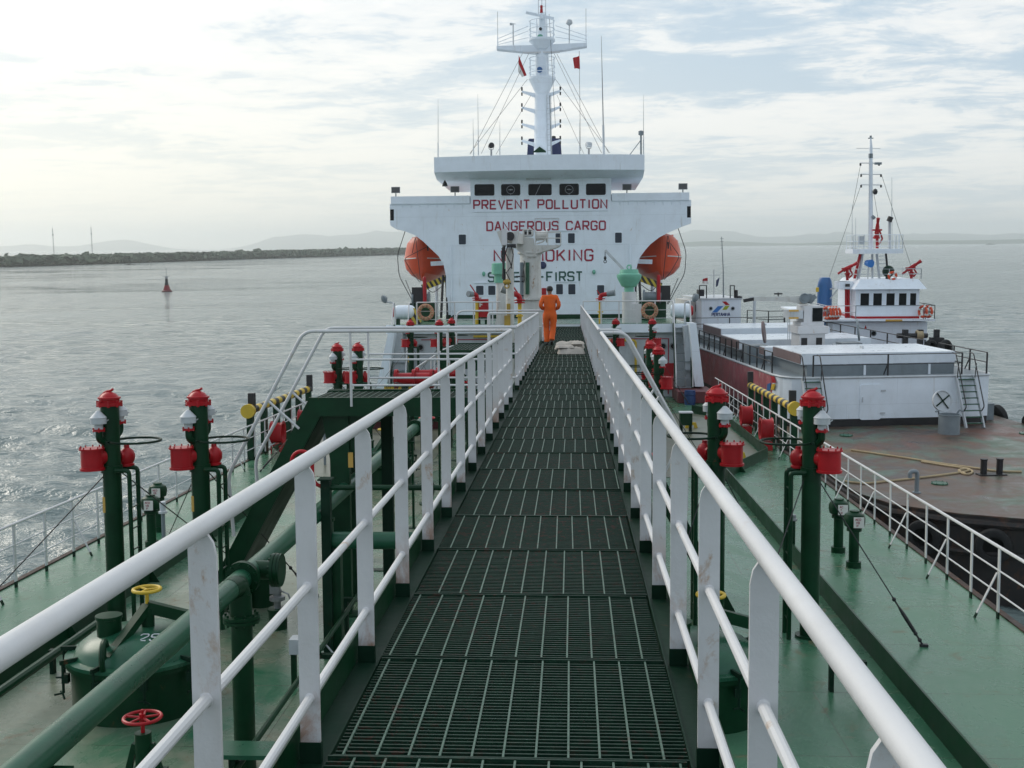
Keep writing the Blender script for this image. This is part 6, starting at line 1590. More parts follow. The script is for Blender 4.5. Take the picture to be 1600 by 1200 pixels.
plan = [(-1.15, 6), (-1.35, 0), (-2.0, -5), (-2.5, -10.2), (-2.48, -11.3), (-2.11, -12.6), (-.87, -13.8), (.6, -14.6), (3.3, -15.0), (6.2, -14.4), (8.0, -12.6), (8.75, -9), (8.65, -4), (8.4, 1), (8.55, 5), (8.5, 22), (6.5, 27.8), (2.0, 27.8), (.2, 24), (-1.0, 14)]
barge = thing('barge', (3, 6, -2.6), 'long barge moored alongside to starboard, rusty foredeck and raised white and red trunk', 'barge')
mb = MB(); mb.prism([V((x, y, -.03)) for x, y in plan], (0, 0, .03)); part('deck', mb, M['rustdeck'], barge, sharp=.3)
mb = MB(); mb.loft([[V((x, y, -2.8)) for x, y in plan], [V((x, y, -.031)) for x, y in plan]]); part('hull', mb, M['barge_hull'], barge, sharp=.5)
mb = MB(); mb.tube([(x * 1.0, y, -.22) for x, y in plan], .11, 8, True); mb.tube([(x, y, -1.0) for x, y in plan], .09, 8, True); part('rubbing_bar', mb, M['barge_hull'], barge)
TZ = 1.9
tp = [(-1.05, 13.8), (-1.05, 1.4), (-.95, .75), (-.65, .28), (-.15, .05), (.5, 0), (6.6, 0), (7.1, .1), (7.3, .5), (7.3, 24), (6, 27.2), (2.1, 27.2), (.3, 23.5)]
mb = MB(); mb.mi = 0
rg = [[V((x, y, z)) for x, y in tp] for z in (.30, TZ)]
a_, b_ = mb.vs(rg[0]), mb.vs(rg[1]); n = len(tp)
for i in range(n):
    j = (i + 1) % n; mb.mi = 1 if i in (0, 9, 10, 11, 12) else 0; mb.face([a_[i], a_[j], b_[j], b_[i]])
mb.mi = 2; mb.face(b_); part('trunk', mb, [M['white_far'], M['red_hull'], M['grey']], barge, sharp=.5)
mb = MB(); mb.loft([[V((x * 1.0 + (3 - x) * .004, y + .02, z)) for x, y in tp] for z in (0, .299)]); part('black_boot_stripe', mb, M['black'], barge)
mb = MB(); mb.tube([(x, y, TZ) for x, y in tp], .05, 6, True); part('gunwale', mb, M['lt_grey'], barge)
# steel door in the white wall, blue marks on the red side
def rrect(x0, x1, z0, z1, r_, y):
    o = []
    for cx_, cz, q in ((x1 - r_, z1 - r_, 0), (x0 + r_, z1 - r_, 1), (x0 + r_, z0 + r_, 2), (x1 - r_, z0 + r_, 3)):
        for k in range(5): an = (q + k / 4) * math.pi / 2; o.append(V((cx_ + r_ * math.cos(an), y, cz + r_ * math.sin(an))))
    return o
a, b = P(1342, 656, Y=0), P(1378, 600, Y=0)
mb = MB(); mb.prism(rrect(a.x, b.x, a.z, b.z, .12, -.035), (0, .034, 0)); d_ = part('door', mb, M['white_far'], barge)
mb = MB()
for z in (a.z + .25, b.z - .25): mb.bx((b.x - .05, -.06, z - .03), (b.x + .14, -.036, z + .03))
mb.tube([(a.x + .1, -.07, (a.z + b.z) / 2), (a.x + .1, -.07, (a.z + b.z) / 2 + .2)], .02, 6); part('hinge', mb, M['lt_grey'], d_)
for pts, mat in ((((1204, 588), (1209, 588), (1212, 598), (1207, 598)), 'red'), (((1199, 600), (1204, 598), (1203, 610), (1198, 612)), 'blue'), (((1206, 600), (1211, 600), (1209, 609), (1204, 609)), 'yellow')):
    mb = MB(); mb.prism([P(*p, X=-1.07) for p in pts], (.018, 0, 0)); part('painted_mark', mb, M[mat], barge, smooth=False)
# hatch coamings and covers
mb = MB(); mb.bx((.1, .75, TZ + .001), (6.0, 5.4, TZ + .42)); part('hatch_coaming', mb, M['grey'], barge)
mb = MB(); mb.bx((-.3, 7.3, TZ + .001), (5.3, 17.2, TZ + .42)); part('hatch_coaming', mb, M['grey'], barge)
for k in range(2):
    mb = MB(); mb.bx((2.35 + 2.6 * k, .69, TZ + .001), (2.43 + 2.6 * k, .745, TZ + .42)); part('coaming_stay', mb, M['white_far'], barge)
def cover(x0, x1, y0, y1, z0, z1, label):
    t_ = thing('hatch_cover', ((x0 + x1) / 2, (y0 + y1) / 2, z0), label, 'hatch cover', 'pale folding hatch covers on the barge')
    mb = MB(); mb.mi = 0
    mb.hexa([V(p) for p in ((x0, y0, z0), (x1, y0, z0), (x1, y1, z0), (x0, y1, z0), (x0 + .02, y0 + .02, z1), (x1 - .02, y0 + .02, z1), (x1 - .02, y1 - .02, z1), (x0 + .02, y1 - .02, z1))]); part('panel', mb, M['cover_white'], t_, sharp=.3)
    mb = MB(); mb.bx((x0 - .025, y0 + .05, z0 + .03), (x0 - .001, y1 - .05, z1 - .03)); part('side_panel', mb, M['cover_side'], t_)
    mb = MB(); k = x0 + .5
    while k < x1: mb.box((k, y0 - .03, z0 - .02), (.10, .05, .06)); k += .62
    mb.box(((x0 + x1) / 2, (y0 + y1) / 2, z1 + .05), (.05, .3, .1)); part('cleats', mb, M['lt_grey'], t_)
M['cover_white'] = paint('hatch_cover_paint', (.74, .79, .84), .30, .04, .04, .12, bump=0)
M['cover_side'] = paint('hatch_cover_side', (.17, .12, .12), .5, .2, .2, .4)
cover(-.10, 6.12, .85, 4.4, TZ + .43, TZ + .86, 'pale hatch cover nearest the white end wall of the barge')
cover(-.40, 5.85, 4.55, 5.35, TZ + .43, TZ + .78, 'pale hatch cover second from the white end wall, before the barge crane')
cover(-.68, 5.4, 7.4, 10.6, TZ + .43, TZ + .86, 'pale hatch cover just behind the barge crane')
cover(.10, 5.7, 13.4, 17.0, TZ + .43, TZ + .92, 'pale hatch cover farthest back, before the white cabin')
def bargerail(name, pts, zb, label, nb=2, sp=1.0, mats='black', r_=.022, h=.85):
    L_ = [V(p) for p in pts]; t_ = thing('barge_railing', L_[0] + V((0, 0, zb)), label, 'railing', 'black railings on the barge trunk')
    for z in (h, h * .55)[:nb]:
        mb = MB(); mb.tube([p + V((0, 0, zb + z)) for p in L_], r_, 6); part('rail', mb, M[mats], t_)
    k = 0
    for a, b in zip(L_, L_[1:]):
        n = max(1, int((b - a).length / sp))
        for i in range(n + 1):
            p = a.lerp(b, i / n) + V((0, 0, zb)); mb = MB(); mb.box(p + V((0, 0, h / 2)), (.05, .05, h))
            if k % 3 == 1: mb.beam(p + V((0, 0, h * .6)), p + V((.02, .42, .02)), .035, .035)
            part('post', mb, M[mats], t_); k += 1
    return t_
bargerail('r', [(-.98, 1.7, 0), (-.98, 6.8, 0)], TZ, 'black railing on the near half of the barge trunk side', sp=.95)
bargerail('r', [(-.98, 7.6, 0), (-.98, 13.5, 0)], TZ, 'black railing on the far half of the barge trunk side', sp=.95)
bargerail('r', [(.15, .2, 0), (6.05, .2, 0)], TZ, 'thin black railing across the white end wall of the barge', sp=2.0, r_=.018)
bargerail('r', [(6.1, .3, 0), (6.1, 1.2, 0)], TZ, 'short black railing beside the head of the right barge ladder', sp=.9)
bargerail('r', [(7.1, .3, 0), (7.2, 4.6, 0)], TZ, 'short black railing at the right corner of the barge trunk', sp=1.4)
bargerail('r', [(.0, 23.4, 0), (6.6, 23.4, 0)], TZ, 'black railing across the far end of the barge trunk', sp=2.2, h=.8)
bargerail('r', [(4.95, 25.4, 0), (5.9, 24.2, 0), (6.9, 24.2, 0)], TZ, 'black railing right of the white cabin on the barge', sp=.8, h=1.1)
bargerail('r', [(7.22, 6, 0), (7.22, 22, 0)], TZ, 'black railing along the far side of the barge trunk', sp=1.9)
def barge_ladder(x0, x1, label):
    t_ = thing('barge_ladder', ((x0 + x1) / 2, -.8, 0), label, 'ladder', 'ladders on the white end wall of the barge')
    for x in (x0, x1):
        mb = MB(); mb.beam((x, -.03, TZ), (x, -1.0, 0), .05, .14); part('stringer', mb, M['lt_grey'], t_)
        mb = MB(); mb.bend([(x, .35, TZ + .85), (x, .05, TZ + .85), (x, -.95, .82), (x, -.75, .62)], .1, .024, 6); mb.tube([(x, -.2, TZ + .5), (x, -.12, TZ - .2)], .018, 5); part('handrail', mb, M['black'], t_)
    for k in range(8):
        f = (k + .6) / 8.4; mb = MB(); mb.box(((x0 + x1) / 2, -.03 - .97 * f, TZ * (1 - f)), (x1 - x0 - .06, .16, .03)); part('tread', mb, M['pipe_green'], t_)
barge_ladder(5.72, 6.42, 'pale ladder with black handrails at the right end of the white barge wall')
barge_ladder(-.35, .35, 'pale ladder with black handrails at the left corner of the white barge wall')
# deck hatch with its round lid propped open
c = P(1490, 680, Z=0)
t_ = thing('round_deck_hatch', (c.x, c.y, 0), 'grey round deck hatch with its lid swung up before the white barge wall', 'hatch')
mb = MB(); mb.lathe((c.x, c.y + .38, 0), [(.38, 0), (.38, .68), (.40, .685), (.40, .72), (.35, .72), (.35, .3), (.02, .29)], 28); part('trunk', mb, M['grey'], t_)
mb = MB(); ax = V((.12, -.97, .22)).normalized(); cc = V((c.x - .1, c.y + .80, 1.16)); mb.lathe(cc, [(.02, .0), (.36, .0), (.36, -.05), (.39, -.05), (.39, .05), (.36, .05), (.36, .02), (.02, .02)], 30, ax); part('lid', mb, M['lt_grey'], t_)
mb = MB(); aa, bb = basis(ax)
for k in (.6, 2.17): d = aa * math.cos(k) + bb * math.sin(k); mb.beam(cc - d * .35 + ax * .05, cc + d * .35 + ax * .05, .035, .04)
part('lid_brace', mb, M['black_green'], t_)
mb = MB()
for sx in (-1, 1): mb.bend([V((c.x + sx * .34, c.y + .5, .7)), V((c.x + sx * .40, c.y + .45, .86)), V((c.x + sx * .52, c.y + .4, .82))], .08, .035, 6)
part('hinge_arm', mb, M['grey'], t_)
c = P(1549, 742, Z=0)
t_ = thing('twin_bollard', (c.x, c.y, 0), 'dark twin bollard on the rusty barge deck', 'bollard')
for dx in (-.25, .25):
    mb = MB(); mb.lathe((c.x + dx, c.y, 0), [(.095, .035), (.095, .46), (.11, .465), (.11, .50), (.02, .50)], 16); part('post', mb, M['black'], t_)
mb = MB(); mb.bx((c.x - .42, c.y - .16, 0), (c.x + .42, c.y + .16, .034)); part('base', mb, M['black'], t_)
c = P(1432, 770, Z=0)
mb = MB(); mb.bend([(c.x, c.y, 0), (c.x, c.y, .62), (c.x - .22, c.y - .02, .62), (c.x - .22, c.y - .02, .44)], .14, .062, 14, 6); mb.cyl((c.x, c.y, 0), (c.x, c.y, .03), .12, n=14); solid('goose_neck', mb, M['grey'], 'grey goose neck vent on the rusty barge deck near our railing', 'vent pipe')
for px_, py_, lb in ((1468, 756, 'flat green manhole plate on the rusty barge deck below the bollard'), (1322, 681, 'flat green manhole plate on the barge deck near the white wall'), (1603, 678, 'pale flat manhole plate on the barge deck at the right')):
    c = P(px_, py_, Z=0); mb = MB(); mb.lathe(c, [(.24, 0), (.24, .03), (.21, .04), (.02, .045)], 22)
    for k in range(8): a = k * .785; mb.cyl(c + V((.225 * math.cos(a), .225 * math.sin(a), .03)), c + V((.225 * math.cos(a), .225 * math.sin(a), .055)), .014, n=6)
    solid('manhole_plate', mb, M['pipe_green'], lb, 'manhole', 'manhole plates on the barge deck')
def rope(pts, r_, label):
    q = [P(*p, Z=.03) for p in pts]; o = []
    for i in range(len(q) - 1):
        for k in range(6):
            t = k / 6; p0, p1, p2, p3 = q[max(0, i - 1)], q[i], q[i + 1], q[min(len(q) - 1, i + 2)]
            o.append(.5 * ((2 * p1) + (p2 - p0) * t + (2 * p0 - 5 * p1 + 4 * p2 - p3) * t * t + (3 * p1 - p0 - 3 * p2 + p3) * t ** 3))
    o.append(q[-1]); mb = MB(); mb.tube(o, r_, 7); return solid('mooring_rope', mb, M['rope'], label, 'rope', 'tan ropes lying on the barge deck')
rope([(1330, 703), (1365, 708), (1420, 716), (1470, 724), (1530, 732), (1560, 736), (1596, 737)], .036, 'tan rope running across the barge deck behind the twin bollard')
rope([(1320, 752), (1352, 755), (1385, 752), (1430, 747), (1480, 741), (1515, 735), (1503, 731), (1470, 726), (1440, 721)], .036, 'tan rope looping back on the barge deck near our railing')
rope([(1500, 738), (1512, 741), (1520, 737), (1510, 733), (1498, 735), (1508, 739)], .036, 'small tan rope coil at the loop end by the twin bollard')
def tyre(c, ax, r_, label, grp='old tyres hung round the barge'):
    mb = MB(); mb.lathe(c, [(r_ * .56, -.11), (r_ * .80, -.13), (r_ * .96, -.10), (r_, -.05), (r_, .05), (r_ * .96, .10), (r_ * .80, .13), (r_ * .56, .11), (r_ * .60, .06), (r_ * .60, -.06), (r_ * .56, -.11)], 30, ax); return solid('tyre_fender', mb, M['tire'], label, 'tyre', grp)
for x, y, z, ax, lb in ((-2.62, -11.9, -.75, (-1, -.5, 0), 'black tyre hung at the rounded corner of the barge beside our rail'), (-1.62, -13.4, -.72, (-.6, -.9, 0), 'black tyre on the barge end, second from the corner'), (-.2, -14.35, -.75, (-.4, -1, 0), 'black tyre on the barge end, third from the corner'),
                         (1.35, -14.95, -.75, (-.15, -1, 0), 'black tyre on the barge end at the right picture edge'), (-2.45, -7.4, -.8, (-1, .1, 0), 'black tyre between our hull and the barge side'),
                         (8.75, 4.2, -.1, (1, .1, .2), 'black tyre at the far edge of the barge deck by the ladder'), (8.7, 2.2, -.05, (1, .15, .3), 'black tyre at the far edge of the barge deck, middle one'), (8.62, -.4, -.05, (1, .1, .25), 'black tyre at the far edge of the barge deck, nearest')):
    tyre(V((x, y, z)), ax, .46, lb)
mb = MB(); c = P(1536, 655, Z=0); mb.bx((c.x - .3, c.y - .25, 0), (c.x + .3, c.y + .3, .62)); mb.bx((c.x - .33, c.y - .28, .62), (c.x + .33, c.y + .33, .66)); solid('deck_box', mb, M['grey'], 'grey box beside the foot of the right barge ladder', 'box')
# grey hatch trunks with raised disc lids
for px_, y0, lb in ((1183, 6.2, 'grey box on the barge trunk with a brown disc lid standing open, left'), (1330, 6.6, 'grey box on the barge trunk with a grey disc lid standing open, right')):
    c = P(px_, 535, Y=y0); t_ = thing('tank_box', (c.x, y0, TZ), lb, 'hatch', 'grey boxes with open lids on the barge')
    mb = MB(); mb.bx((c.x - .55, y0 - .4, TZ + .001), (c.x + .35, y0 + .4, TZ + .75)); part('body', mb, M['grey'], t_)
    mb = MB(); mb.cyl((c.x + .22, y0 - .1, TZ + 1.30), (c.x + .29, y0 - .13, TZ + 1.31), .48, n=26); part('lid', mb, M['cover_side'] if px_ < 1250 else M['grey'], t_)
# barge crane
yk = 6.35; C_ = lambda px_, py_, dy=0.: P(px_, py_, Y=yk + dy)
cx0 = C_(1263, 500).x
t_ = thing('barge_crane', (cx0, yk, TZ), 'white pedestal crane on the barge with boom lying level to the left', 'crane')
mb = MB(); zb, zk = C_(1263, 534).z, C_(1263, 513).z
mb.loft([[V((cx0 + x, yk + y, z)) for x, y in ((-k, -k), (k, -k), (k, k), (-k, k))] for k, z in ((.56, TZ + .001), (.56, zk - .22), (.68, zk - .18), (.68, zk + .12), (.52, zk + .16), (.52, zk + .3))]); part('base', mb, M['white'], t_, sharp=.3)
mb = MB()
for dx in (-.36, .30): mb.bx((cx0 + dx - .13, yk - .58, zb - .25), (cx0 + dx + .13, yk - .561, zb + .22))
part('opening', mb, M['black'], t_)  # black plates stand in for the shade inside the base openings
a, b = C_(1250, 503), C_(1280, 477); mb = MB(); mb.bx((a.x, yk - .5, zk + .301), (b.x, yk + .5, b.z)); part('cabin', mb, M['white'], t_)
mb = MB(); a, b = C_(1263, 501), C_(1279, 480); mb.bx((a.x, yk - .53, a.z), (b.x, yk - .501, b.z)); part('cab_window', mb, M['glass'], t_)
mb = MB(); a, b = C_(1230, 497), C_(1249, 484); mb.bx((a.x, yk - .5, a.z), (b.x, yk + .5, b.z)); part('side_cabinet', mb, M['lt_grey'], t_)
for q in (485.5, 497):
    mb = MB(); a, b = C_(1233, q + 1.5, -.55), C_(1248, q - 1.5, -.55); mb.bx((a.x, yk - .55, a.z), (b.x, yk - .501, b.z)); part('brown_panel', mb, M['placard_orange'], t_)
mb = MB()
for q in (1231, 1234): mb.tube([C_(q, 497, -.4), C_(q, 531, -.4)], .02, 5)
part('access_ladder', mb, M['lt_grey'], t_)
mb = MB(); mb.loft([[C_(px_, py_, dy) for py_, dy in ((yt, -.14), (yt, .14), (yb_, .14), (yb_, -.14))] for px_, yt, yb_ in ((1178, 464, 470), (1235, 463.5, 471.5), (1252, 462.5, 476), (1262, 464, 476))]); part('boom', mb, M['white_old'], t_, sharp=.3)
mb = MB(); mb.cyl(C_(1258, 466, -.3), C_(1258, 466, .3), .20, n=18); mb.cyl(C_(1265, 465, -.2), C_(1265, 465, .2), .17, n=16); mb.beam(C_(1262, 471), C_(1273, 462), .3, .2); mb.torus(C_(1257, 466, -.32), (0, 1, 0), .20, .03, 18, 6); mb.tube([C_(1266, 474), C_(1272, 468)], .05, 6); part('winch', mb, M['grey'], t_)
mb = MB(); mb.box(C_(1216, 459), (.35, .08, .06)); mb.tube([C_(1216, 463), C_(1216, 457)], .03, 5); mb.beam(C_(1178, 467), C_(1162, 470), .12, .14); part('boom_fitting', mb, M['black'], t_)
# boom rest post
a = P(1184, 472, Y=18); mb = MB(); mb.cyl((a.x, 18.6, TZ), (a.x, 18.6, a.z + .2), .08, n=10); mb.box((a.x, 18.6, a.z + .2), (.5, .2, .12)); solid('boom_rest', mb, M['lt_grey'], 'thin pale post under the tip of the barge crane boom', 'post')
# white cabin with emblem and lettering
yh = 26.0; H_ = lambda px_, py_, dy=0.: P(px_, py_, Y=yh + dy)
a, b = H_(1096, 514), H_(1158, 468)
cab = thing('white_cabin', ((a.x + b.x) / 2, 27, TZ), 'white cabin with coloured emblem and blue lettering at the far end of the barge', 'cabin')
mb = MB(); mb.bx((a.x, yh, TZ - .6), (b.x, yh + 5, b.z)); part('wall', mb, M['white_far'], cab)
mb = MB(); mb.bx((a.x - .08, yh - .06, b.z + .001), (b.x + .06, yh + 5.1, b.z + .09)); part('roof', mb, M['lt_grey'], cab)
mb = MB(); l_ = H_(1084, 476).x; mb.bx((l_, yh + 1.5, TZ - .6), (a.x - .001, yh + 5, b.z - .1)); part('side_wall', mb, M['white_old'], cab)
for q in (1086.5, 1090):
    mb = MB(); p0, p1 = P(q, 487, Y=yh + 1.47), P(q + 1.8, 476, Y=yh + 1.47); mb.bx((p0.x, yh + 1.47, p0.z), (p1.x, yh + 1.498, p1.z)); part('window', mb, M['glass'], cab)
for pts, mat in ((((1128, 471.2), (1134.5, 471), (1140.3, 476.5), (1134, 476.8)), 'red'), (((1121.5, 478.5), (1130.5, 478), (1120.5, 488), (1112.5, 488.2)), 'logo_blue'), (((1133, 478), (1140, 477.6), (1135.5, 483.8), (1128.5, 484.3)), 'logo_green')):
    if mat == 'logo_blue': M[mat] = paint('emblem_blue', (.03, .19, .55), .5, .05, 0, .1)
    if mat == 'logo_green': M[mat] = paint('emblem_green', (.38, .45, .03), .5, .05, 0, .1)
    mb = MB(); mb.prism([H_(*p) + V((0, -.012, 0)) for p in pts], (0, .010, 0)); part('emblem', mb, M[mat], cab, smooth=False)
o, e, u = H_(1112.3, 493.8), H_(1140.3, 493.2), H_(1112.3, 489.4)
mb = MB(); write(mb, 'PERTAMINA', o + V((0, -.004, 0)), (1, 0, 0), (0, 0, 1), u.z - o.z, width=e.x - o.x, wt=.26, depth=.006, gap=1.3); M['logo_text'] = paint('lettering_blue', (.03, .05, .16), .5, .05, 0, 0); part('lettering', mb, M['logo_text'], cab, smooth=False)
for q in (1110.5, 1145):
    c = H_(q, 482); mb = MB(); mb.torus(c + V((0, -.02, 0)), (0, 1, 0), .095, .025, 18, 6); pf = part('porthole', mb, M['grey'], cab); mb = MB(); mb.cyl(c + V((0, -.02, 0)), c + V((0, -.003, 0)), .09, n=16); part('glass', mb, M['glass'], pf)
mb = MB()
for q, y0 in ((1093, 467), (1104, 467), (1141, 467), (1147.5, 467)): mb.tube([H_(q, y0, .3), H_(q, 446, .3)], .035, 6)
for p, q in (((1093, 446), (1104, 446)), ((1141, 446), (1147.5, 446))): mb.tube([H_(*p, .3), H_(*q, .3)], .03, 6)
part('mast_frame', mb, M['black'], cab)
mb = MB(); a, b = H_(1091.5, 463, .2), H_(1100.5, 452.5, .2); mb.bx((a.x, yh + .2, a.z), (b.x, yh + .7, b.z)); mb.cyl(H_(1150, 467, .2), H_(1150, 453, .2), .12, n=10); mb.ell(H_(1155, 464.5, .2), .2, .2, .1, 10, 6); part('roof_unit', mb, M['black'], cab)
mb = MB(); mb.cyl(H_(1086.5, 463, -.1), H_(1086.5, 463, .25), .17, n=16); part('roof_lamp', mb, M['grey'], cab)
t_ = thing('antenna_mast', H_(1130, 466, 1), 'thin aerial mast with short cross rods on the white barge cabin', 'antenna')
mb = MB(); mb.tube([H_(1130.5, 467, 1), H_(1130, 420, 1), H_(1127.5, 370, 1)], [.05, .035, .02], 6); part('pole', mb, M['grey'], t_)
mb = MB()
for k, py_ in enumerate((373, 377, 383, 388)): mb.tube([H_(1127.5 - 2.4 + k * .2, py_, 1), H_(1127.5 + 3.2 - k * .3, py_, 1)], .014, 5)
part('cross_rods', mb, M['grey'], t_)
t_ = thing('signal_pole', H_(1115, 466, 1), 'thin white pole with a cross arm carrying two small flags on the cabin', 'pole')
mb = MB(); mb.tube([H_(1115.5, 467, 1), H_(1115.5, 421, 1)], .028, 6); mb.tube([H_(1107, 430, 1), H_(1125, 429.6, 1)], .02, 5); part('pole', mb, M['lt_grey'], t_)
flag([(1105.8, 434), (1105.8, 444), (1097.5, 442.5), (1098, 435.5)], ['red', 'placard'], True, 'small red and white flag on the signal pole of the barge cabin', Y=yh + 1.1)
flag([(1124.5, 433.5), (1121.5, 447), (1119, 448), (1118.8, 438)], ['blueblack'], False, 'small dark flag on the signal pole of the barge cabin', Y=yh + 1.1)

# ------------------------------------------------------------------ tug beyond the barge
use(W)
YT = 61.0
def U(px_, py_, dy=0.): return P(px_, py_, Y=YT + dy)
tug = thing('tug', (17.5, 66, SEA), 'white tug with windowed wheelhouse and red stripe lying beyond the barge', 'tug')
hp = [(14.9, 58.5), (15.5, 56.6), (17.2, 55.6), (18.9, 56.6), (20.6, 59), (20.8, 78), (15.0, 78)]
mb = MB(); mb.loft([[V((x, y, SEA - .5)) for x, y in hp], [V((x, y, -5.45)) for x, y in hp]]); part('hull', mb, M['barge_hull'], tug)
mb = MB(); mb.prism([V((x, y, -5.448)) for x, y in hp], (0, 0, .03)); part('deck', mb, M['maroon'], tug)
a, b = U(1300, 545), U(1449, 503); mb = MB(); mb.bx((a.x, YT, -5.41), (b.x, YT + 12, b.z)); part('lower_house', mb, M['white_far'], tug)
a, b = U(1290, 502.5, -.6), U(1461, 498.5, -.6); z0, z1 = a.z, b.z; mb = MB(); mb.bx((a.x, YT - .6, z0), (b.x, YT + 12.3, z1)); part('boat_deck', mb, M['white_far'], tug)
zd = z1
a, b = U(1336, 497), U(1437, 452); mb = MB(); mb.bx((a.x, YT, zd + .001), (b.x, YT + 4, b.z)); part('wheelhouse', mb, M['white_far'], tug)
xa, xb_ = a.x, b.x; mb = MB(); mb.bx((xa - .03, YT - .03, zd + .002), (xb_ + .03, YT + 4.03, zd + .12)); part('red_stripe', mb, M['red'], tug)
zr0, zr1 = U(1390, 451.5).z, U(1390, 436.5).z
mb = MB(); mb.loft([[V((x, y, zr0)) for x, y in ((xa - .18, YT - .35), (xb_ + .28, YT - .35), (xb_ + .28, YT + 4.3), (xa - .18, YT + 4.3))], [V((x, y, zr1)) for x, y in ((xa + .25, YT + .1), (xb_ - .05, YT + .1), (xb_ - .05, YT + 4), (xa + .25, YT + 4))]]); part('roof', mb, M['white_far'], tug, sharp=.3)
for x0, x1 in ((1344, 1358), (1364, 1378), (1384.5, 1398), (1404, 1416.5), (1421.5, 1431.5)):
    p0, p1 = U(x0, 477.2), U(x1, 458.2)
    mb = MB()
    for q in (((p0.x - .05, p0.z - .05), (p1.x + .05, p0.z)), ((p0.x - .05, p1.z), (p1.x + .05, p1.z + .05)), ((p0.x - .05, p0.z + .001), (p0.x, p1.z - .001)), ((p1.x, p0.z + .001), (p1.x + .05, p1.z - .001))): mb.bx((q[0][0], YT - .03, q[0][1]), (q[1][0], YT - .001, q[1][1]))
    wf = part('window', mb, M['white_far'], tug); mb = MB(); mb.bx((p0.x, YT - .012, p0.z), (p1.x, YT - .002, p1.z)); part('pane', mb, M['glass'], wf)
p0, p1 = U(1305, 451.5, .3), U(1330, 440, .3); mb = MB(); mb.lathe((U(1316, 445, 1).x, YT + 1, 0), [(.42, p0.z), (.42, p1.z)], 20); mb.bx((U(1316, 445).x, YT + .6, p0.z), (xa, YT + 1.4, p1.z)); part('side_bulge', mb, M['white_far'], tug)
mb = MB(); p0, p1 = U(1321, 448, .5), U(1328, 443.5, .5); mb.bx((p0.x, YT + .5, p0.z), (p1.x, YT + .56, p1.z)); part('lamp_board', mb, M['black'], tug)
for q, mat in ((1322, 'red'), (1326, 'red'), (1333, 'lt_grey')):
    mb = MB(); mb.cyl(U(q, 499, .8), U(q, 452, .8), .07, n=8); part('pillar', mb, M[mat], tug)
mb = MB(); p0, p1 = U(1384, 502.2, -.63), U(1410, 499, -.63); mb.bx((p0.x, YT - .63, p0.z), (p1.x, YT - .601, p1.z)); part('orange_board', mb, M['placard_orange'], tug)
mb = MB(); c = U(1352.5, 511.5); mb.prism([U(1350.5, 513.5, -.02), U(1354.5, 513.5, -.02), U(1352.5, 508, -.02)], (0, .015, 0)); part('warning_mark', mb, M['red'], tug)
for q in (1365,):
    c = U(q, 521); mb = MB(); mb.torus(c, (0, 1, 0), .13, .03, 18, 6); pf = part('porthole', mb, M['grey'], tug); mb = MB(); mb.cyl(c - V((0, .02, 0)), c + V((0, .02, 0)), .12, n=14); part('glass', mb, M['glass'], pf)
def tugrail(pts, zb, h, label, mat='white', nr=2, sp=.9):
    L_ = [V((x, y, zb)) for x, y in pts]; t_ = thing('tug_railing', L_[0], label, 'railing', 'railings on the tug')
    for k in range(nr):
        mb = MB(); mb.tube([p + V((0, 0, h * (1 - k / nr))) for p in L_], .022, 5); part('rail', mb, M[mat], t_)
    for a, b in zip(L_, L_[1:]):
        n = max(1, int((b - a).length / sp))
        for i in range(n + 1): mb = MB(); mb.tube([a.lerp(b, i / n), a.lerp(b, i / n) + V((0, 0, h))], .022, 5); part('post', mb, M[mat], t_)
xl_, xr2 = U(1292, 500, -.5).x, U(1460, 500, -.5).x
hh = U(1300, 478, -.5).z - zd
tugrail([(xl_, YT + 6), (xl_, YT - .5), (xa - .1, YT - .5)], zd, hh, 'white railing round the left boat deck of the tug')
tugrail([(xa - .1, YT - .52), (xb_ + .1, YT - .52)], zd, hh, 'railing across the front of the tug wheelhouse', sp=2.2, nr=1, mat='grey')
tugrail([(xb_ + .2, YT - .5), (xr2, YT - .5), (xr2, YT + 6)], zd, hh, 'dark railing on the right boat deck of the tug', 'black')
tugrail([(xa + .1, YT + 3.6), (xa + .1, YT + .15), (xb_ + .1, YT + .15), (xb_ + .1, YT + 3.6)], zr1, .55, 'thin railing on the wheelhouse roof of the tug', 'lt_grey', sp=1.3)
# life rings in rows
def lifering(c, ax, label, r_=.30):
    mb = MB(); mb.torus(c, ax, r_, .07, 22, 7); b_ = thing('life_ring', c, label, 'life ring', 'orange life rings on the tug'); part('ring', mb, M['orange'], b_)
    mb = MB(); aa, bb = basis(V(ax))
    for k in range(4): an = k * 1.571 + .5; d = aa * math.cos(an) + bb * math.sin(an); t2 = V(ax).normalized(); mb.cyl(c + d * r_ - (t2.cross(d)) * .05, c + d * r_ + (t2.cross(d)) * .05, .078, n=10)
    part('white_band', mb, M['placard'], b_)
for k, q in enumerate((1292, 1296.5, 1301, 1306)): lifering(U(q, 489, -.6), (1, .75, 0), ('leftmost', 'second', 'third', 'last')[k] + ' of the four orange life rings in a row left of the wheelhouse')
for k, q in enumerate((1442, 1450)): lifering(U(q, 487, -.62), (1, .5, 0), ('left', 'right')[k] + ' of the two life rings on the dark railing right of the wheelhouse', .28)
lifering(U(1394.5, 431, .1), (0, 1, .1), 'orange life ring standing on the tug wheelhouse roof', .19)
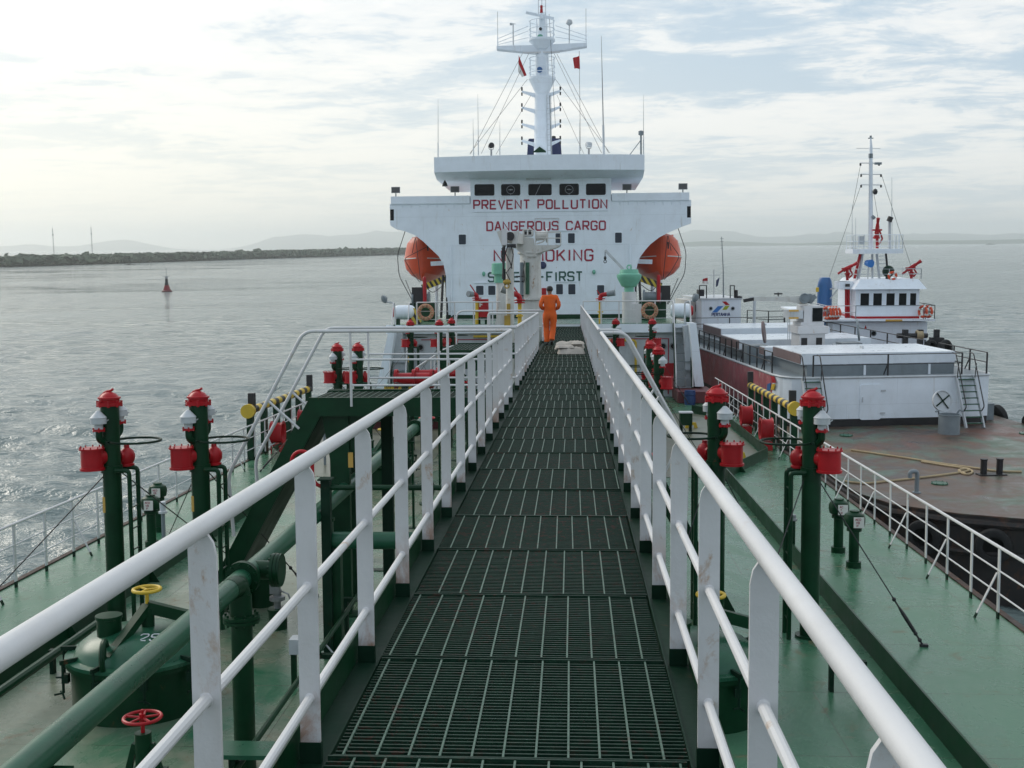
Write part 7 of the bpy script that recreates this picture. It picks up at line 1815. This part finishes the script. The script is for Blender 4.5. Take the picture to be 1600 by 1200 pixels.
# blue funnel
c = U(1287.5, 500, 2); t_ = thing('funnel', (c.x, YT + 2, zd), 'tall blue cylindrical funnel left of the tug wheelhouse', 'funnel')
zt_ = U(1287, 433, 2).z; mb = MB(); mb.lathe((c.x, YT + 2, 0), [(.40, SEA + 2.6), (.40, zt_ - .45), (.35, zt_ - .2), (.27, zt_ - .02), (.02, zt_)], 22); part('casing', mb, M['blue'], t_)
mb = MB(); p0, p1 = U(1276, 456, 1.6), U(1279, 449, 1.6); mb.bx((p0.x - .05, YT + 1.5, p0.z), (p1.x, YT + 1.6, p1.z)); part('sign', mb, M['yellow'], t_)
mb = MB(); mb.tube([U(1297, 452, 1.6), U(1309, 448.5, 1.6)], .05, 5); mb.tube([U(1297, 467, 1.6), U(1309, 452, 1.6)], .03, 5); part('bracket', mb, M['lt_grey'], t_)
# fire mast and platform
tm = thing('tug_mast', U(1361, 437, 2), 'tall thin white mast on a railed platform above the tug wheelhouse', 'mast')
zp0, zp1 = U(1366, 396, 2).z, U(1366, 389, 2).z
p0, p1 = U(1327.5, 392, 2), U(1405.5, 392, 2)
mb = MB(); mb.loft([[V((x, y, z)) for x, y in ((p0.x, YT + 1.3), (p0.x + .5, YT + .9), (p1.x - .5, YT + .9), (p1.x, YT + 1.3), (p1.x, YT + 3), (p0.x, YT + 3))] for z in (zp0, zp1)]); part('platform', mb, M['white_far'], tm)
zq = U(1366, 367, 2).z - zp1
mb = MB(); L_ = [V((x, y, zp1)) for x, y in ((p0.x + .04, YT + 2.9), (p0.x + .04, YT + 1.3), (p0.x + .5, YT + .95), (p1.x - .5, YT + .95), (p1.x - .04, YT + 1.3), (p1.x - .04, YT + 2.9))]
for f in (1, .55, .2): mb.tube([p + V((0, 0, zq * f)) for p in L_], .016, 5)
for a, b in zip(L_, L_[1:]):
    for f in (0, .5, 1): mb.tube([a.lerp(b, f), a.lerp(b, f) + V((0, 0, zq))], .018, 5)
part('platform_rail', mb, M['white_far'], tm)
for (x0, y0), (x1, y1), mat, r_ in (((1348, 397), (1341, 437), 'lt_grey', .07), ((1344, 397), (1335, 437), 'red', .08), ((1363, 397), (1363, 437), 'lt_grey', .06), ((1370, 397), (1374, 437), 'lt_grey', .07), ((1384, 393), (1388, 437), 'black', .06)):
    mb = MB(); mb.tube([U(x0, y0, 2), U(x1, y1, 2)], r_, 6); part('leg', mb, M[mat], tm)
mb = MB()
for k in range(6): mb.tube([U(1373 + k * .3, 400 + 6 * k, 2), U(1385 + k * .4, 400 + 6 * k, 2)], .02, 5)
part('ladder', mb, M['lt_grey'], tm)
mb = MB(); mb.tube([U(1360.5, 389, 2), U(1360.5, 300, 2), U(1361, 230, 2), U(1360.5, 214, 2)], [.14, .11, .085, .03], 10); part('pole', mb, M['white_far'], tm)
for py_, x0, x1 in ((232, 1338, 1376), (255, 1344, 1374), (272.5, 1345, 1377), (289, 1345, 1377)):
    mb = MB(); mb.tube([U(x0, py_ - .3, 2), U(x1, py_, 2)], .025 if py_ > 240 else .014, 5); yd = part('yard', mb, M['lt_grey'], tm)
    if py_ > 240:
        mb = MB()
        for x in (x0 + .5, x1 - .5): mb.cyl(U(x, py_ + 4, 2), U(x, py_, 2), .05, n=8)
        part('lamp', mb, M['black'], yd)
mb = MB(); c = U(1367.5, 299.5, 1.8); mb.ell(c, .14, .14, .17, 8, 4); part('day_shape', mb, M['black'], tm)
mb = MB(); c = U(1372, 255.5, 1.9); mb.box(c, (.35, .2, .12)); part('mast_lamp', mb, M['grey'], tm)
mb = MB(); mb.cyl(U(1360.5, 247, 2), U(1360.5, 240, 2), .12, n=10); part('mast_lamp', mb, M['grey'], tm)
mb = MB(); mb.cyl(U(1363, 341, 1.9), U(1366, 338, 1.9), .12, n=10); part('mast_lamp', mb, M['grey'], tm)
mb = MB(); mb.box(U(1360.5, 216, 2), (.28, .05, .05)); mb.cyl(U(1360.5, 215, 2), U(1360.5, 212, 2), .06, n=8); part('top_vane', mb, M['grey'], tm)
mb = MB(); mb.tube([U(1357, 389, 1.9), U(1358.3, 240, 1.9)], .014, 4)
for k in range(34): mb.tube([U(1356.9 + .04 * k, 386 - 4.3 * k, 1.9), U(1360.2, 386 - 4.3 * k, 1.95)], .010, 4)
part('mast_rungs', mb, M['lt_grey'], tm)
mb = MB(); p0, p1 = U(1341, 382, 1.2), U(1351, 369, 1.2); mb.bx((p0.x, YT + 1.2, p0.z), (p1.x, YT + 1.4, p1.z)); part('cabinet', mb, M['lt_grey'], tm)
mb = MB(); mb.cyl(U(1390, 389, 2), U(1390, 345, 2), .08, n=8); mb.tube([U(1394, 389, 2), U(1393.5, 278, 2)], .014, 5); part('lamp_pole', mb, M['lt_grey'], tm)
mb = MB(); mb.cyl(U(1389, 346, 1.8), U(1392, 339, 1.8), .15, n=12); part('searchlight', mb, M['black'], tm)
for q, y0, y1 in ((1331.5, 395, 320), (1337, 395, 340), (1393.5, 340, 277)):
    mb = MB(); mb.tube([U(q, y0, 2), U(q, y1, 2)], [.025, .01], 5); part('aerial', mb, M['lt_grey'], tm)
for a, b in (((1345, 290), (1296, 432)), ((1377, 272), (1423, 415)), ((1345, 255), (1331, 330)), ((1365, 300), (1376, 366))):
    mb = MB(); mb.tube([U(*a, 2), U(*b, 2)], .010, 4); part('stay', mb, M['cable'], tm)
def tugmon(px_, yb_, yt, aim, label, dy=1.6):
    a, b = U(px_, yb_, dy), U(px_, yt, dy); t_ = thing('fire_monitor', a, label, 'fire monitor', 'red fire monitors on the tug')
    mb = MB(); mb.cyl(a, b, .08, n=10); mb.cyl(a + (b - a) * .5, a + (b - a) * .6, .16, n=12); mb.tube([a + (b - a) * .2 + V((.1, 0, 0)), a + (b - a) * .5 + V((.28, 0, 0)), b + V((.1, 0, 0))], .05, 6); part('riser', mb, M['red'], t_)
    d = V(aim).normalized(); mb = MB(); mb.cyl(b - d * .25, b + d * .3, .12, .09, 12); mb.cyl(b + d * .3, b + d * .62, .07, .10, 12); mb.tube([b - d * .25, b - d * .4 + V((-.15, 0, -.12))], .06, 8); mb.box(b - d * .05, (.5, .18, .09)); mb.box(b - d * .2, (.12, .5, .10)); part('barrel', mb, M['red'], t_)
    mb = MB(); mb.torus(b - V((0, .05, .35)), (1, .4, 0), .16, .02, 16, 5); part('hand_wheel', mb, M['red'], t_)
tugmon(1370.5, 388, 358, (0, -.25, 1), 'red fire monitor pointing up on the tug mast platform', 1.4)
tugmon(1324, 438, 419, (.85, -.35, .5), 'red fire monitor left of the tug wheelhouse roof', 1.2)
tugmon(1424, 436, 418, (.75, -.3, .6), 'red fire monitor right on the tug wheelhouse roof', 1.2)
c = U(1388, 424, .8); t_ = thing('signal_ball', (c.x, YT + .8, zr1), 'dark green covered dome on the tug wheelhouse roof', 'dome')
mb = MB(); mb.ell(c, .32, .32, .32, 18, 10); mb.cyl((c.x, YT + .8, zr1), (c.x, YT + .8, c.z - .2), .14, n=10); part('cover', mb, M['black_green'], t_)
c = U(1357, 411, 1.2); t_ = thing('tug_horn', (c.x, YT + 1.2, zr1), 'pale blue loudhailer horn below the tug mast platform', 'horn')
mb = MB(); mb.cyl(c + V((-.05, .2, 0)), c + V((.1, -.15, -.03)), .16, .22, 16); part('bell', mb, M['logo_blue'], t_)
mb = MB(); mb.tube([(c.x, YT + 1.25, zr1), c], .03, 6); part('stem', mb, M['lt_grey'], t_)
# towing bitts on the tug foredeck
for q, x0, lb in ((1413.5, 1404, 'black towing bitt with cross bar on the tug foredeck, left'), (1437, 1428, 'black towing bitt wound with tan rope on the tug foredeck, right')):
    a, b = U(q, 548, -2), U(q, 515, -2); t_ = thing('towing_bitt', (a.x, YT - 2, -5.41), lb, 'bitt', 'black bitts on the tug foredeck')
    mb = MB(); mb.bx((a.x - .13, YT - 2.13, -5.41), (a.x + .13, YT - 1.87, b.z)); part('post', mb, M['black'], t_)
    mb = MB(); mb.cyl(U(q - 12, 524.5, -2), U(q + 12, 524.5, -2), .13, n=12); part('cross_bar', mb, M['black'], t_)
    if q > 1420:
        mb = MB()
        for k in range(6): mb.torus(U(1433 + 1.5 * k, 523, -2), (1, 0, .1), .20, .05, 16, 6)
        part('rope', mb, M['rope'], t_)
c = U(1462, 533, -1); mb = MB(); mb.bx((c.x - .3, YT - 1.3, -5.41), (c.x + .35, YT - .8, c.z + .2)); mb.bx((c.x - .1, YT - 1.15, c.z + .2), (c.x + .15, YT - .9, c.z + .62)); solid('deck_locker', mb, M['black'], 'black stepped locker at the right edge of the tug foredeck', 'locker')
for px_, lb in ((1455, 'black tyre on the tug bow, left of the pair'), (1478, 'black tyre on the tug bow, right of the pair')):
    c = U(px_, 543, -2.2); tyre(c, (.5, -.8, .2), .42, lb, 'tyres on the tug bow')
# ------------------------------------------------------------------ sea haze
use(W)
m = bpy.data.materials.new('haze'); m.use_nodes = True
t = m.node_tree; t.nodes.clear()
o_ = t.nodes.new('ShaderNodeOutputMaterial'); v_ = t.nodes.new('ShaderNodeVolumePrincipled')
v_.inputs['Density Attribute'].default_value = ''
v_.inputs['Color'].default_value = (.97, 1, 1, 1); v_.inputs['Density'].default_value = .00020; v_.inputs['Anisotropy'].default_value = .72
t.links.new(v_.outputs[0], o_.inputs['Volume'])
mb = MB(); mb.bx((-12500, -12000, SEA - 1.5), (12500, 12500, 175))
solid('haze', mb, m, 'thin pale sea haze', None, kind='stuff')
# ------------------------------------------------------------------ put every frame where it stands
for o, m in PLACED:
    if m != W: o.matrix_basis = m @ o.matrix_basis
